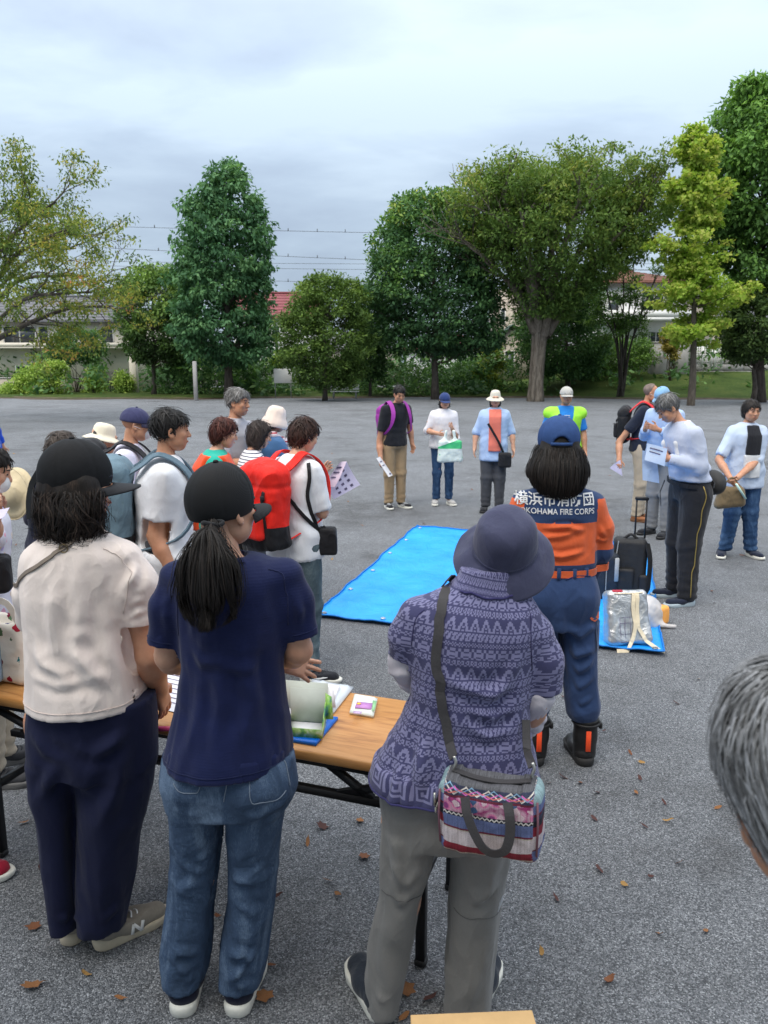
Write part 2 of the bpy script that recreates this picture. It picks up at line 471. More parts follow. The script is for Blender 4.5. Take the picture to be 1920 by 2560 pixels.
# ------------------------------------------------------------------ helpers: node materials
class NT:
    def __init__(s, name):
        s.m = bpy.data.materials.new(name); s.m.use_nodes = True
        s.n, s.l = s.m.node_tree.nodes, s.m.node_tree.links
        s.p = s.n['Principled BSDF']
    def node(s, t, **kw):
        n = s.n.new(t)
        for k, v in kw.items():
            if hasattr(n, k) and k not in n.inputs: setattr(n, k, v)
            else: n.inputs[k].default_value = v
        return n
    def set(s, sock, v):
        if hasattr(v, 'links'): s.l.new(v, sock)
        else: sock.default_value = v
    def obj(s, scale=(1, 1, 1), loc=(0, 0, 0), rot=(0, 0, 0), kind='Object', attr=None):
        if attr:
            t = s.node('ShaderNodeAttribute', attribute_name=attr).outputs['Vector']
        else: t = s.node('ShaderNodeTexCoord').outputs[kind]
        m = s.node('ShaderNodeMapping')
        m.inputs['Scale'].default_value = scale; m.inputs['Location'].default_value = loc; m.inputs['Rotation'].default_value = rot
        s.l.new(t, m.inputs['Vector']); return m.outputs[0]
    def noise(s, vec, scale, detail=3, rough=.5, dist=0.0, out='Fac'):
        n = s.node('ShaderNodeTexNoise')
        n.inputs['Scale'].default_value = scale; n.inputs['Detail'].default_value = detail
        n.inputs['Roughness'].default_value = rough; n.inputs['Distortion'].default_value = dist
        s.l.new(vec, n.inputs['Vector']); return n.outputs[out]
    def vor(s, vec, scale, feature='F1', out='Distance', rnd=1.0):
        n = s.node('ShaderNodeTexVoronoi', feature=feature)
        n.inputs['Scale'].default_value = scale; n.inputs['Randomness'].default_value = rnd
        s.l.new(vec, n.inputs['Vector']); return n.outputs[out]
    def math(s, op, a, b=None, c=None, clamp=False):
        n = s.node('ShaderNodeMath', operation=op, use_clamp=clamp)
        for i, v in enumerate((a, b, c)):
            if v is not None: s.set(n.inputs[i], v)
        return n.outputs[0]
    def ramp(s, fac, stops, interp='LINEAR'):
        n = s.node('ShaderNodeValToRGB'); r = n.color_ramp; r.interpolation = interp
        while len(r.elements) < len(stops): r.elements.new(0.5)
        for e, (p, c) in zip(r.elements, stops):
            e.position = p; e.color = tuple(c) + (1,) if len(c) == 3 else c
        s.l.new(fac, n.inputs[0]); return n.outputs[0]
    def mix(s, fac, a, b, mode='MIX'):
        n = s.node('ShaderNodeMix', data_type='RGBA', blend_type=mode)
        s.set(n.inputs[0], fac)
        for i, v in ((6, a), (7, b)):
            if hasattr(v, 'links'): s.l.new(v, n.inputs[i])
            else: n.inputs[i].default_value = tuple(v) + (1,) if len(v) == 3 else v
        return n.outputs[2]
    def bump(s, height, strength=.3, dist=.01, prev=None):
        n = s.node('ShaderNodeBump'); n.inputs['Strength'].default_value = strength; n.inputs['Distance'].default_value = dist
        s.l.new(height, n.inputs['Height'])
        if prev is not None: s.l.new(prev, n.inputs['Normal'])
        return n.outputs[0]
    def out(s, color=None, rough=None, normal=None, **kw):
        if color is not None: s.set(s.p.inputs['Base Color'], color if hasattr(color, 'links') else (tuple(color) + (1,))[:4])
        if rough is not None: s.set(s.p.inputs['Roughness'], rough)
        if normal is not None: s.l.new(normal, s.p.inputs['Normal'])
        for k, v in kw.items(): s.set(s.p.inputs[k.replace('_', ' ')], v)
        return s.m
def srgb(r, g, b):
    f = lambda c: (c / 255 / 12.92) if c / 255 <= .04045 else ((c / 255 + .055) / 1.055) ** 2.4
    return (f(r), f(g), f(b))
def tone(c, k): return tuple(min(1, x * k) for x in c)
_MC = {}
def crumple(t, sc=6.5, dist=.9):
    n = t.node('ShaderNodeTexNoise', noise_type='RIDGED_MULTIFRACTAL')
    for k, v in (('Scale', sc), ('Detail', 2.5), ('Roughness', .45), ('Lacunarity', 2.1), ('Offset', .9), ('Gain', 1.6), ('Distortion', dist)): n.inputs[k].default_value = v
    n.normalize = True
    t.l.new(t.obj((1, 1, .6), rot=(.3, .5, .2)), n.inputs['Vector']); return n.outputs['Fac']
def cloth(col, var=.16, rough=.88, wr=.5, weave=900, sheen=.15):
    key = ('cloth', tuple(round(x, 4) for x in col), var, rough, wr)
    if key in _MC: return _MC[key]
    t = NT('cloth'); o = t.obj()
    n = t.noise(o, 7, 5, .6); n2 = t.noise(o, 160, 2, .6)
    f = t.math('ADD', t.math('MULTIPLY', n, .7), t.math('MULTIPLY', n2, .3))
    c = t.ramp(f, [(.3, tone(col, 1 - var)), (.7, tone(col, 1 + var))])
    b = t.bump(t.noise(t.obj((1, 1, .55)), 26, 4, .55, .6), wr, .006)
    b = t.bump(crumple(t), .55 * wr, .02, b)
    b = t.bump(t.noise(o, weave, 1, .5), .25, .0006, b)
    _MC[key] = t.out(c, rough, b, Sheen_Weight=sheen, Specular_IOR_Level=.2); return _MC[key]
def denim(col, fade):
    key = ('denim',) + tuple(col)
    if key in _MC: return _MC[key]
    t = NT('denim'); o = t.obj()
    n = t.noise(t.obj((1, 1, .35)), 9, 5, .65, .8); n2 = t.noise(t.obj((60, 60, 9)), 9, 2, .6)
    f = t.math('ADD', t.math('MULTIPLY', n, .72), t.math('MULTIPLY', n2, .28))
    c = t.ramp(f, [(.32, tone(col, .62)), (.5, col), (.68, fade)])
    b = t.bump(t.noise(t.obj((1, 1, 1.5)), 22, 4, .6, 1.0), .55, .008)
    b = t.bump(crumple(t, 8), .3, .02, b)
    b = t.bump(n2, .2, .001, b)
    _MC[key] = t.out(c, .85, b, Specular_IOR_Level=.2); return _MC[key]
def nylon(col, rough=.6, wr=.8): return cloth(col, .1, rough, wr, 700, .05)
def plain(name, col, rough=.5, var=.08, scale=40, bump=.1, bscale=120, metal=0.0, spec=.4, **kw):
    key = (name, tuple(round(x, 4) for x in col), rough, metal)
    if key in _MC: return _MC[key]
    t = NT(name); o = t.obj()
    c = t.ramp(t.noise(o, scale, 4, .6), [(.3, tone(col, 1 - var)), (.7, tone(col, 1 + var))])
    b = t.bump(t.noise(o, bscale, 3, .6), bump, .003)
    _MC[key] = t.out(c, rough, b, Metallic=metal, Specular_IOR_Level=spec, **kw); return _MC[key]
def skin(col=srgb(196, 148, 120)):
    key = ('skin',) + tuple(col)
    if key in _MC: return _MC[key]
    t = NT('skin'); o = t.obj()
    c = t.ramp(t.noise(o, 22, 4, .6), [(.3, (col[0] * .9, col[1] * .8, col[2] * .76)), (.7, tone(col, 1.07))])
    b = t.bump(t.noise(o, 260, 3, .6), .12, .001)
    _MC[key] = t.out(c, .48, b, Subsurface_Weight=.12, Subsurface_Radius=(.012, .005, .003), Specular_IOR_Level=.35)
    return _MC[key]
def hairm(col, light=None, k=1.0):
    key = ('hair',) + tuple(col)
    if key in _MC: return _MC[key]
    light = light or tone(col, 2.2)
    t = NT('hair')
    at_ = t.node('ShaderNodeAttribute', attribute_name='tint').outputs['Fac']
    o = t.obj((1, 1, .12))
    n = t.noise(o, 240, 3, .6, .3)
    f = t.math('ADD', t.math('MULTIPLY', n, .6), t.math('MULTIPLY', at_, .4))
    c = t.ramp(f, [(.25, tone(col, .7)), (.5, col), (.75, light)])
    b = t.bump(n, .5, .003)
    _MC[key] = t.out(c, .58, b, Specular_IOR_Level=.28); return _MC[key]
# ================================================================== THE SETTING
R_ = np.random.RandomState(5)
def bank(x, y):
    """grassy bank beyond the ground on the right"""
    a = np.clip((y - 50) / 12, 0, 1); a = a * a * (3 - 2 * a)
    b = np.clip((x - 6) / 10, 0, 1)
    return 1.5 * a * b
def ground_mat():
    t = NT('gravel'); o = t.obj()
    cell = t.vor(o, 225, out='Color'); sepn = t.node('ShaderNodeSeparateColor'); t.l.new(cell, sepn.inputs[0])
    fine = t.noise(o, 420, 2, .7)
    big = t.noise(o, .55, 6, .62, .4); mid = t.noise(o, 3.1, 5, .65, .3)
    v = t.math('ADD', t.math('MULTIPLY', sepn.outputs[0], .78), t.math('MULTIPLY', fine, .3))
    c = t.ramp(v, [(.10, (.043, .047, .054)), (.40, (.100, .107, .118)), (.68, (.186, .195, .210)), (.88, (.29, .301, .32)), (.99, (.58, .60, .63))])
    patch = t.ramp(t.math('ADD', t.math('MULTIPLY', big, .6), t.math('MULTIPLY', mid, .4)), [(.38, (.62, .61, .60)), (.46, (.88, .88, .88)), (.53, (1.0, 1.0, 1.0)), (.62, (1.14, 1.14, 1.15))])
    c = t.mix(1.0, c, patch, 'MULTIPLY')
    d1 = t.vor(o, 225, out='Distance')
    b = t.bump(t.math('SUBTRACT', 1.0, d1), .85, .006)
    b = t.bump(fine, .35, .002, b)
    b = t.bump(t.noise(t.obj((1, 1.8, 1)), 9, 4, .6, .6), .5, .02, b)
    return t.out(c, .72, b, Specular_IOR_Level=.45)
def grid_sheet(name, x0, x1, y0, y1, nx, ny, zf, mat, kind='structure'):
    xs, ys = np.linspace(x0, x1, nx), np.linspace(y0, y1, ny)
    X, Y = np.meshgrid(xs, ys, indexing='ij')
    P = np.stack([X, Y, zf(X, Y)], -1)
    mb = MB(); mb.sheet(P)
    o = mb.build(name, mat, smooth=True)
    return tag(o, kind=kind)
gm = ground_mat()
xs = np.unique(np.concatenate([np.linspace(-260, 260, 53), np.linspace(-40, 40, 41)]))
ys = np.unique(np.concatenate([np.linspace(-60, 420, 49), np.linspace(44, 70, 27)]))
X, Y = np.meshgrid(xs, ys, indexing='ij')
mb = MB(); mb.sheet(np.stack([X, Y, bank(X, Y)], -1))
ground = tag(mb.build('ground', gm, smooth=True), kind='structure')

def grass_mat(a, b, c3):
    t = NT('grass'); o = t.obj()
    n = t.math('ADD', t.math('MULTIPLY', t.noise(o, .5, 5, .6), .5), t.math('MULTIPLY', t.noise(o, 7, 4, .7), .5))
    c = t.ramp(n, [(.33, a), (.5, b), (.66, c3)])
    return t.out(c, .95, t.bump(t.noise(o, 12, 4, .7), .9, .12), Specular_IOR_Level=.1)
gmat = grass_mat((.030, .052, .014), (.058, .094, .022), (.105, .12, .034))
def edge_y(x): return 50.5 + 1.6 * np.sin(x * .16 + 1) + .6 * np.sin(x * .71) - .06 * np.minimum(x, 0) * 0 - .045 * np.maximum(x, 0)
xs = np.linspace(-70, 70, 281); us = np.linspace(0, 1, 60)
X, U = np.meshgrid(xs, us, indexing='ij')
Y = edge_y(X) + U * (72 - edge_y(X)); P3 = np.stack([X.ravel() * 2.3, Y.ravel() * 2.3, 0 * X.ravel()], 1)
Z = bank(X, Y) + .02 + .09 * np.clip(U * 12, 0, 1) * (1 + fbm(P3, 3).reshape(X.shape))
mb = MB(); mb.sheet(np.stack([X, Y, Z], -1)); tag(mb.build('grass', gmat, smooth=True), kind='structure')
# bare leaf-strewn earth along the edge of the gravel
soil = plain('soil', (.085, .062, .04), .95, .45, 2.0, .5, 14)
xs = np.linspace(-60, 60, 161); us = np.linspace(0, 1, 6)
X, U = np.meshgrid(xs, us, indexing='ij')
P3 = np.stack([X.ravel() * .6, 0 * X.ravel(), U.ravel() * 3], 1)
Y = edge_y(X) - 1.3 + U * 1.7 + (fbm(P3, 2).reshape(X.shape)) * .7
mb = MB(); mb.sheet(np.stack([X, Y, bank(X, Y) + .008 + .06 * (U > .9) ], -1)); tag(mb.build('path', soil, smooth=True), kind='structure')

# ------------------------------------------------------------------ leaves, limbs, trees
LEAF_K = 2.75
def leaf_mat(stops, trans=.28):
    t = NT('leaves')
    a = t.node('ShaderNodeAttribute', attribute_name='tint').outputs['Fac']
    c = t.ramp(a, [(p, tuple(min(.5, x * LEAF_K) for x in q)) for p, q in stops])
    d = t.node('ShaderNodeBsdfTranslucent'); t.l.new(t.mix(1.0, c, (1.25, 1.3, .7), 'MULTIPLY'), d.inputs['Color'])
    t.out(c, .6, Specular_IOR_Level=.14)
    mx = t.node('ShaderNodeMixShader'); mx.inputs[0].default_value = trans
    t.l.new(t.p.outputs[0], mx.inputs[1]); t.l.new(d.outputs[0], mx.inputs[2])
    t.l.new(mx.outputs[0], t.n['Material Output'].inputs[0]); return t.m
def bark_mat(a, b):
    t = NT('bark'); o = t.obj((1, 1, .25))
    c = t.ramp(t.noise(o, 9, 5, .65, .6), [(.32, a), (.66, b)])
    return t.out(c, .9, t.bump(t.noise(o, 16, 4, .6, .5), .9, .04), Specular_IOR_Level=.15)
def leaf_cloud(rng, C, Rc, per, size, tint, flat=.6, droop=.35, aspect=.55, clumpvar=.22, leafvar=.16):
    """C: clump centres, Rc: clump radii; returns verts, quads, tint"""
    C = np.asarray(C); n = len(C)
    Rc = np.broadcast_to(np.asarray(Rc, float), (n,))
    per = np.broadcast_to(np.asarray(per), (n,)).astype(int)
    ix = np.repeat(np.arange(n), per); m = len(ix)
    q = rng.normal(size=(m, 3)); q /= np.linalg.norm(q, axis=1)[:, None]
    q *= (rng.rand(m) ** .45)[:, None]
    q[:, 2] *= flat
    P = C[ix] + q * Rc[ix][:, None]
    d = rng.normal(size=(m, 3)) * .75 + q * .9; d[:, 2] -= droop
    d /= np.linalg.norm(d, axis=1)[:, None]
    nrm = rng.normal(size=(m, 3)) * .55; nrm[:, 2] += 1.0; nrm += q * .5
    sd = np.cross(d, nrm); sd /= np.linalg.norm(sd, axis=1)[:, None] + 1e-9
    up = np.cross(sd, d)
    L = size * (.65 + .7 * rng.rand(m))[:, None]; W = L * aspect * .5
    a = P; b = P + d * L * .45 + sd * W - up * L * .05; c = P + d * L - up * L * .14; e = P + d * L * .45 - sd * W - up * L * .05
    v = np.stack([a, b, c, e], 1).reshape(-1, 3)
    f = np.arange(m * 4).reshape(m, 4)
    T = np.broadcast_to(np.asarray(tint, float), (n,))[ix] + (rng.rand(n) - .5)[ix] * clumpvar * 2 + (rng.rand(m) - .5) * leafvar * 2
    return v, f, np.repeat(np.clip(T, 0, 1), 4)
def crown_obj(v, f, tint, mat, parent, stuff=False):
    me = mesh_np('crown', v, f, False); vattr(me, 'tint', tint)
    return link('crown', me, mat, parent)
def envelope(rng, rows, n, inner=.45, power=1.0, lump=.18, seed=0):
    """rows (z, cx, R): sample n clump centres inside the solid of revolution, most of them near its surface"""
    Rr = np.array(sorted(rows), float)
    zs = np.linspace(Rr[0, 0], Rr[-1, 0], 200); rr = np.interp(zs, Rr[:, 0], Rr[:, 2])
    w = rr + .15 * rr.max(); cdf = np.cumsum(w) / w.sum()
    z = np.interp(rng.rand(n), cdf, zs)
    a = rng.rand(n) * 2 * math.pi
    R = np.interp(z, Rr[:, 0], Rr[:, 2]); cx = np.interp(z, Rr[:, 0], Rr[:, 1])
    q = np.stack([np.cos(a) * 1.6 + seed, np.sin(a) * 1.6, z * .45], 1)
    R = R * (1 + lump * fbm(q, 2) * 1.6)
    r = R * (inner + (1 - inner) * rng.rand(n) ** .55)
    return np.stack([cx + r * np.cos(a), r * np.sin(a), z], 1), r / np.maximum(R, .01)
def limb(mb, a, b, r0, r1, rng, wob=.06, n=5, seg=5):
    a, b = np.array(a, float), np.array(b, float); L = np.linalg.norm(b - a)
    t = np.linspace(0, 1, seg)[:, None]
    p = a + (b - a) * t + (rng.normal(size=(seg, 3)) * wob * L) * np.sin(t * math.pi)
    mb.tube(p, np.linspace(r0, r1, seg), n); return p
def tree_solid(name, label, px, Y, rows, base_py, trunk, nclump, per, size, stops, cr, group=None, droop=.35, inner=.45, aspect=.5, flat=.6, lump=.18, topt=.25, bark=((.055, .045, .038), (.13, .11, .095)), seed=1, cat='tree', fork=.0):
    """a dense crown: rows of (py, x left, x right) outline it"""
    rng = np.random.RandomState(seed)
    base = at(px, base_py, Y); gz = float(bank(base[0], Y)); base[2] = gz
    t = thing(name, label, cat, base, 0, group)
    rr = []
    for py, xl, xr in rows:
        a, b = at(xl, py, Y), at(xr, py, Y)
        rr.append((a[2] - gz, (a[0] + b[0]) / 2 - base[0], (b[0] - a[0]) / 2))
    lump *= 1.5; per = int(per * .7); size *= 1.18
    C, q = envelope(rng, rr, nclump, inner, lump=lump, seed=seed)
    z0, z1 = min(r[0] for r in rr), max(r[0] for r in rr)
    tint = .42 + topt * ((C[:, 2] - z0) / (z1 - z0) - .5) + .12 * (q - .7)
    v, f, tt = leaf_cloud(rng, C, cr * (.7 + .6 * rng.rand(nclump)), per, size, tint, flat, droop, aspect)
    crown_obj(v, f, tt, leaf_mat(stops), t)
    mb = MB(); H = z1; r = trunk
    xc = np.interp(np.linspace(0, 1, 8), [0, 1], [0, np.interp(z1 * .9, [a[0] for a in sorted(rr)], [a[1] for a in sorted(rr)])])
    pts = np.stack([xc + .1 * rng.normal(size=8) * np.linspace(0, 1, 8), .1 * rng.normal(size=8), np.linspace(-.1, z1 * .93, 8)], 1)
    pts[0, :2] = 0
    mb.tube(pts, np.interp(np.linspace(0, 1, 8), [0, .06, 1], [r * 1.35, r, r * .12]), 9)
    for i in rng.choice(nclump, min(nclump, 46), replace=False):
        c = C[i]; zz = max(z0 * .75, c[2] - .35 * abs(c[2]) * .5 - .4)
        zz = min(zz, z1 * .85)
        x = np.interp(zz, pts[:, 2], pts[:, 0]); y = np.interp(zz, pts[:, 2], pts[:, 1])
        limb(mb, (x, y, zz), c, r * .3 * (1 - zz / z1 * .7), .015, rng)
    mb.build('trunk', bark_mat(*bark), t, True)
    return t

G_DARK = [(.0, (.010, .022, .010)), (.35, (.022, .048, .018)), (.6, (.040, .078, .026)), (.85, (.075, .125, .038)), (1, (.115, .17, .05))]
tree_solid('sweetgum_tree', 'tall cone-shaped dark green tree standing alone left of centre', 572, 50,
           [(400, 560, 578), (425, 535, 600), (470, 500, 628), (520, 478, 652), (580, 462, 672), (650, 452, 683), (720, 450, 688), (790, 452, 694), (850, 460, 690), (890, 480, 672), (905, 510, 640)],
           985, .26, 560, 84, .25, [(0, (.010, .026, .013)), (.35, (.024, .058, .026)), (.6, (.045, .092, .040)), (.85, (.075, .135, .055)), (1, (.11, .18, .075))], .62, droop=.75, seed=3, topt=.15)
tree_solid('evergreen_tree', 'large round dense dark evergreen flecked with yellow shoots', 1088, 48,
           [(480, 1040, 1130), (505, 1000, 1165), (550, 965, 1195), (600, 940, 1215), (660, 926, 1232), (720, 924, 1250), (780, 930, 1262), (830, 945, 1262), (865, 975, 1245), (885, 1020, 1190)],
           988, .22, 800, 80, .215, [(0, (.008, .020, .010)), (.35, (.020, .046, .019)), (.6, (.036, .075, .026)), (.82, (.075, .125, .032)), (.95, (.22, .26, .04)), (1, (.36, .38, .06))], .6, droop=.1, seed=4, topt=.42, lump=.12)
tree_solid('osmanthus_tree', 'rounded olive green bushy tree beside the maroon roofed house', 812, 46,
           [(692, 790, 860), (710, 750, 890), (745, 722, 915), (790, 705, 930), (840, 698, 938), (890, 705, 930), (940, 730, 905), (965, 760, 880)],
           985, .14, 420, 95, .17, [(0, (.012, .022, .007)), (.35, (.027, .048, .012)), (.6, (.047, .076, .018)), (.85, (.08, .115, .026)), (1, (.12, .15, .04))], .5, droop=-.1, seed=6, lump=.12)
tree_solid('broadleaf_tree', 'mid green broadleaf tree tucked behind the cone-shaped tree', 385, 54,
           [(664, 340, 420), (690, 300, 455), (730, 286, 480), (780, 290, 492), (830, 305, 490), (870, 315, 480), (900, 345, 455)],
           985, .16, 360, 85, .22, [(0, (.012, .022, .008)), (.35, (.028, .052, .016)), (.6, (.055, .092, .024)), (.85, (.105, .16, .035)), (1, (.16, .22, .05))], .6, seed=7, topt=.5)
tree_solid('sweetgum_tree', 'huge bright green tree rising out of the right edge', 1900, 44,
           [(205, 1845, 1940), (240, 1812, 1995), (300, 1782, 2040), (370, 1765, 2070), (450, 1762, 2090), (540, 1774, 2090), (620, 1792, 2080), (690, 1805, 2060), (740, 1835, 2020)],
           985, .3, 760, 82, .245, [(0, (.014, .030, .010)), (.35, (.032, .066, .018)), (.6, (.060, .115, .026)), (.85, (.105, .175, .038)), (1, (.16, .24, .05))], .62, droop=.6, seed=8, topt=.3)
tree_solid('evergreen_tree', 'low dark olive evergreen at the right edge under the huge tree', 1885, 43,
           [(700, 1860, 1930), (730, 1832, 1985), (780, 1812, 2010), (830, 1802, 2020), (870, 1808, 2010), (900, 1825, 1980)],
           970, .14, 330, 95, .17, [(0, (.010, .018, .008)), (.4, (.026, .045, .015)), (.65, (.046, .072, .02)), (.88, (.08, .11, .03)), (1, (.12, .15, .045))], .5, seed=9, droop=.1)
tree_solid('evergreen_tree', 'dark shady evergreen directly behind the spreading tree trunk', 1420, 55,
           [(690, 1370, 1470), (730, 1320, 1505), (790, 1290, 1520), (850, 1285, 1525), (900, 1300, 1500), (940, 1330, 1480)],
           985, .16, 420, 90, .2, G_DARK, .62, seed=10, topt=.1)
tree_solid('evergreen_tree', 'small dark evergreen wedged between olive bush and round evergreen', 925, 52,
           [(705, 910, 940), (740, 895, 960), (800, 885, 975), (870, 890, 970), (940, 905, 955)],
           985, .1, 200, 85, .18, G_DARK, .5, seed=12)
def shrub(label, rows, Y, base_py, n, per, size, stops, cr, seed, group='shrubs along the park edge'):
    px = sum(r[1] + r[2] for r in rows) / (2 * len(rows))
    rng = np.random.RandomState(seed)
    base = at(px, base_py, Y); gz = float(bank(base[0], Y)); base[2] = gz
    t = thing('shrub', label, 'shrub', base, 0, group)
    rr = []
    for py, xl, xr in rows:
        a, b = at(xl, py, Y), at(xr, py, Y); rr.append((max(a[2] - gz, .02), (a[0] + b[0]) / 2 - base[0], (b[0] - a[0]) / 2))
    C, q = envelope(rng, rr, n, .35, lump=.15, seed=seed)
    C[:, 1] *= .6
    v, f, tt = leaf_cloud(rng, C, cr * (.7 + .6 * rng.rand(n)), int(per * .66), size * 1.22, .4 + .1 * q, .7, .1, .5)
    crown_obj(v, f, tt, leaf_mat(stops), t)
    mb = MB()
    for i in rng.choice(n, 9): limb(mb, (rng.normal() * .06, rng.normal() * .06, -.05), C[i], .035, .008, rng)
    mb.build('stem', bark_mat((.05, .04, .03), (.11, .09, .07)), t, True); return t
SH_Y = [(0, (.03, .045, .01)), (.4, (.075, .10, .02)), (.7, (.16, .19, .035)), (1, (.28, .30, .06))]
SH_G = [(0, (.012, .024, .008)), (.4, (.032, .062, .016)), (.7, (.065, .11, .026)), (1, (.12, .17, .045))]
SH_L = [(0, (.03, .05, .012)), (.4, (.08, .125, .025)), (.7, (.14, .2, .04)), (1, (.22, .28, .06))]
shrub('yellow-green shrub in front of the green gabled house', [(845, 1215, 1250), (870, 1185, 1262), (920, 1180, 1265), (975, 1190, 1255)], 56, 985, 90, 80, .15, SH_Y, .4, 21)
shrub('dark clipped shrub under the windows of the cream house', [(822, 150, 240), (845, 125, 258), (880, 118, 262), (905, 130, 250)], 58, 985, 170, 85, .15, G_DARK, .45, 22)
shrub('low bright hedge shrub before the cream house at far left', [(905, 110, 150), (935, 30, 170), (975, 0, 165), (990, 5, 160)], 55, 992, 170, 75, .16, SH_L, .42, 23)
shrub('bright leafy shrub left of the house gate', [(925, 225, 250), (950, 212, 258), (985, 212, 258)], 57, 990, 60, 70, .15, SH_L, .35, 24)
shrub('bright leafy shrub right of the house gate', [(930, 295, 322), (955, 288, 330), (985, 290, 328)], 57, 990, 60, 70, .15, SH_L, .35, 25)
shrub('light green shrub beside the white notice board', [(880, 690, 725), (905, 672, 735), (915, 680, 730)], 57, 985, 60, 70, .15, SH_L, .35, 26)
shrub('dark hedge below the cone-shaped tree', [(905, 400, 700), (930, 385, 690), (985, 385, 690)], 56, 988, 330, 60, .16, G_DARK, .45, 27)
shrub('dark hedge below the round evergreen', [(905, 780, 1290), (935, 770, 1300), (984, 775, 1300)], 57, 986, 480, 60, .16, G_DARK, .5, 28)
shrub('dark tangled undergrowth below the small thin tree', [(848, 1500, 1610), (870, 1420, 1640), (915, 1400, 1640), (925, 1410, 1600)], 58, 930, 260, 75, .16, SH_G, .45, 29)
shrub('russet-tinged ivy shrub climbing the grey gate pillar', [(815, 1662, 1690), (850, 1655, 1700), (895, 1660, 1692)], 57, 930, 70, 70, .13, [(0, (.05, .04, .012)), (.4, (.10, .085, .02)), (.7, (.16, .13, .03)), (1, (.25, .2, .06))], .3, 30)

# ------------------------------------------------------------------ branching trees
GROW_CAP = None
def grow(rng, mb, tips, p, d, L, r, depth, spread, up, n=3, droop=0.0, minr=.012, wob=.08):
    d = np.array(d, float); d /= np.linalg.norm(d)
    seg = 4 if depth > 1 else 3
    pts = [np.array(p, float)]
    for i in range(seg):
        d = d + rng.normal(size=3) * wob; d[2] += (up - droop * i) * .12; d /= np.linalg.norm(d)
        pts.append(pts[-1] + d * L / seg)
    pts = np.array(pts); r1 = max(minr, r * .62)
    if GROW_CAP is not None and GROW_CAP(pts[-1]): return
    mb.tube(pts, np.linspace(r, r1, seg + 1), 6 if r > .05 else 4, cap=False)
    if depth == 0:
        tips.append((pts[-1], d)); tips.append((pts[-2], d)); return
    if depth <= 2: tips.append((pts[-1], d))
    k = n + (rng.rand() < .4)
    ph = rng.rand() * 6.28
    for i in range(k):
        a = ph + i * 2 * math.pi / k + rng.normal() * .4
        u = np.cross(d, V(.3, .2, 1)); u /= np.linalg.norm(u); w = np.cross(d, u)
        q = d + (u * math.cos(a) + w * math.sin(a)) * spread * (.6 + .7 * rng.rand())
        s = pts[-1] if i < 2 else pts[-1 - rng.randint(1, seg)]
        grow(rng, mb, tips, s, q, L * (.62 + .22 * rng.rand()), r1 * .82, depth - 1, spread, up, n, droop, minr, wob)
# zelkova: stout fluted trunk that splits low into a wide vase
Yz = 45.0
zb = at(1340, 985, Yz); zb[2] = bank(zb[0], Yz)
zel = thing('zelkova_tree', 'wide vase-shaped tree with stout forked trunk and yellowing top', 'tree', zb)
rng = np.random.RandomState(14)
mb = MB(); tips = []
W = lambda px, py, dy=0.0: at(px, py, Yz + dy) - zb
fork = W(1352, 800)
mb.tube(crom([(0, 0, -.2), (.02, 0, 1.2), W(1346, 880), W(1352, 812)], 4), np.interp(np.linspace(0, 1, 13), [0, .12, .7, 1], [.56, .40, .36, .3]), 12)
for i in range(5):
    a = i * 1.26 + .3
    mb.tube(crom([(math.cos(a) * .42, math.sin(a) * .42, -.1), (math.cos(a) * .27, math.sin(a) * .27, 1.5), W(1350, 830) + V(math.cos(a) * .30, math.sin(a) * .30, 0), W(1352, 790) + V(math.cos(a) * .6, math.sin(a) * .5, .3)], 4), [.14] * 4 + [.18] * 5 + [.17] * 4, 7)
limbs = [(1210, 640, -.5), (1180, 520, 1.2), (1255, 485, -1.4), (1330, 475, .6), (1405, 460, 2.2), (1450, 490, -2.0), (1520, 500, .8), (1590, 540, -.6), (1440, 520, -3.2), (1300, 520, -3.0), (1350, 500, 3.4), (1490, 560, 3.0), (1240, 560, 2.8), (1560, 600, 1.5)]
zc = []
GROW_CAP = lambda p: p[2] + zb[2] > 12.9 + .16 * p[1] + .9 * math.sin(p[0] * 1.7 + p[1])
for (px, py, dy) in limbs:
    e = W(px, py, dy)
    s = fork + V((px - 1352) * .0018, dy * .07, -.25 - rng.rand() * .9)
    mid1 = s + (e - s) * .35 + V(0, 0, .6); mid2 = s + (e - s) * .7 + V(0, 0, .35)
    pts = crom([s, mid1, mid2, e], 4)
    mb.tube(pts, np.linspace(.27, .06, len(pts)), 8, cap=False)
    for k in (5, 7, 8, 10, 11, 12):
        d = pts[min(k + 1, len(pts) - 1)] - pts[k - 1]
        d = d / np.linalg.norm(d) + rng.normal(size=3) * V(.7, .7, .35)
        grow(rng, mb, tips, pts[k], d, 2.1, .075, 2, .62, .9, 3, wob=.12)
# a few bare twigs stick out of the top
GROW_CAP = None
for px, py in [(1235, 375), (1180, 410), (1455, 375), (1130, 460)]:
    e = W(px, py + 28, rng.normal()); s = e + V((1370 - px) * .0035, 0, -3.2)
    for j in range(3):
        limb(mb, s + rng.normal(size=3) * .3, e + rng.normal(size=3) * V(.55, .4, .4) - V(0, 0, .5), .022, .007, rng, .05, 4)
mb.build('trunk', bark_mat((.075, .062, .05), (.21, .185, .155)), zel, True)
TP = np.array([p for p, d in tips])
xl = np.interp(TP[:, 2] + zb[2], [3, 5.2, 7.5, 10, 13, 15], [-1.6, -3.5, -4.9, -5.2, -4.6, -3.2]); xr = np.interp(TP[:, 2] + zb[2], [3, 5.2, 7.5, 10, 13, 15], [2.2, 4.5, 7.2, 8.1, 7.2, 5.5])
TP = TP[(TP[:, 0] > xl) & (TP[:, 0] < xr) & (TP[:, 2] > 3.6 - zb[2]) & (TP[:, 2] + zb[2] < 13.9 + .16 * TP[:, 1])]
low = []
rng2 = np.random.RandomState(15)
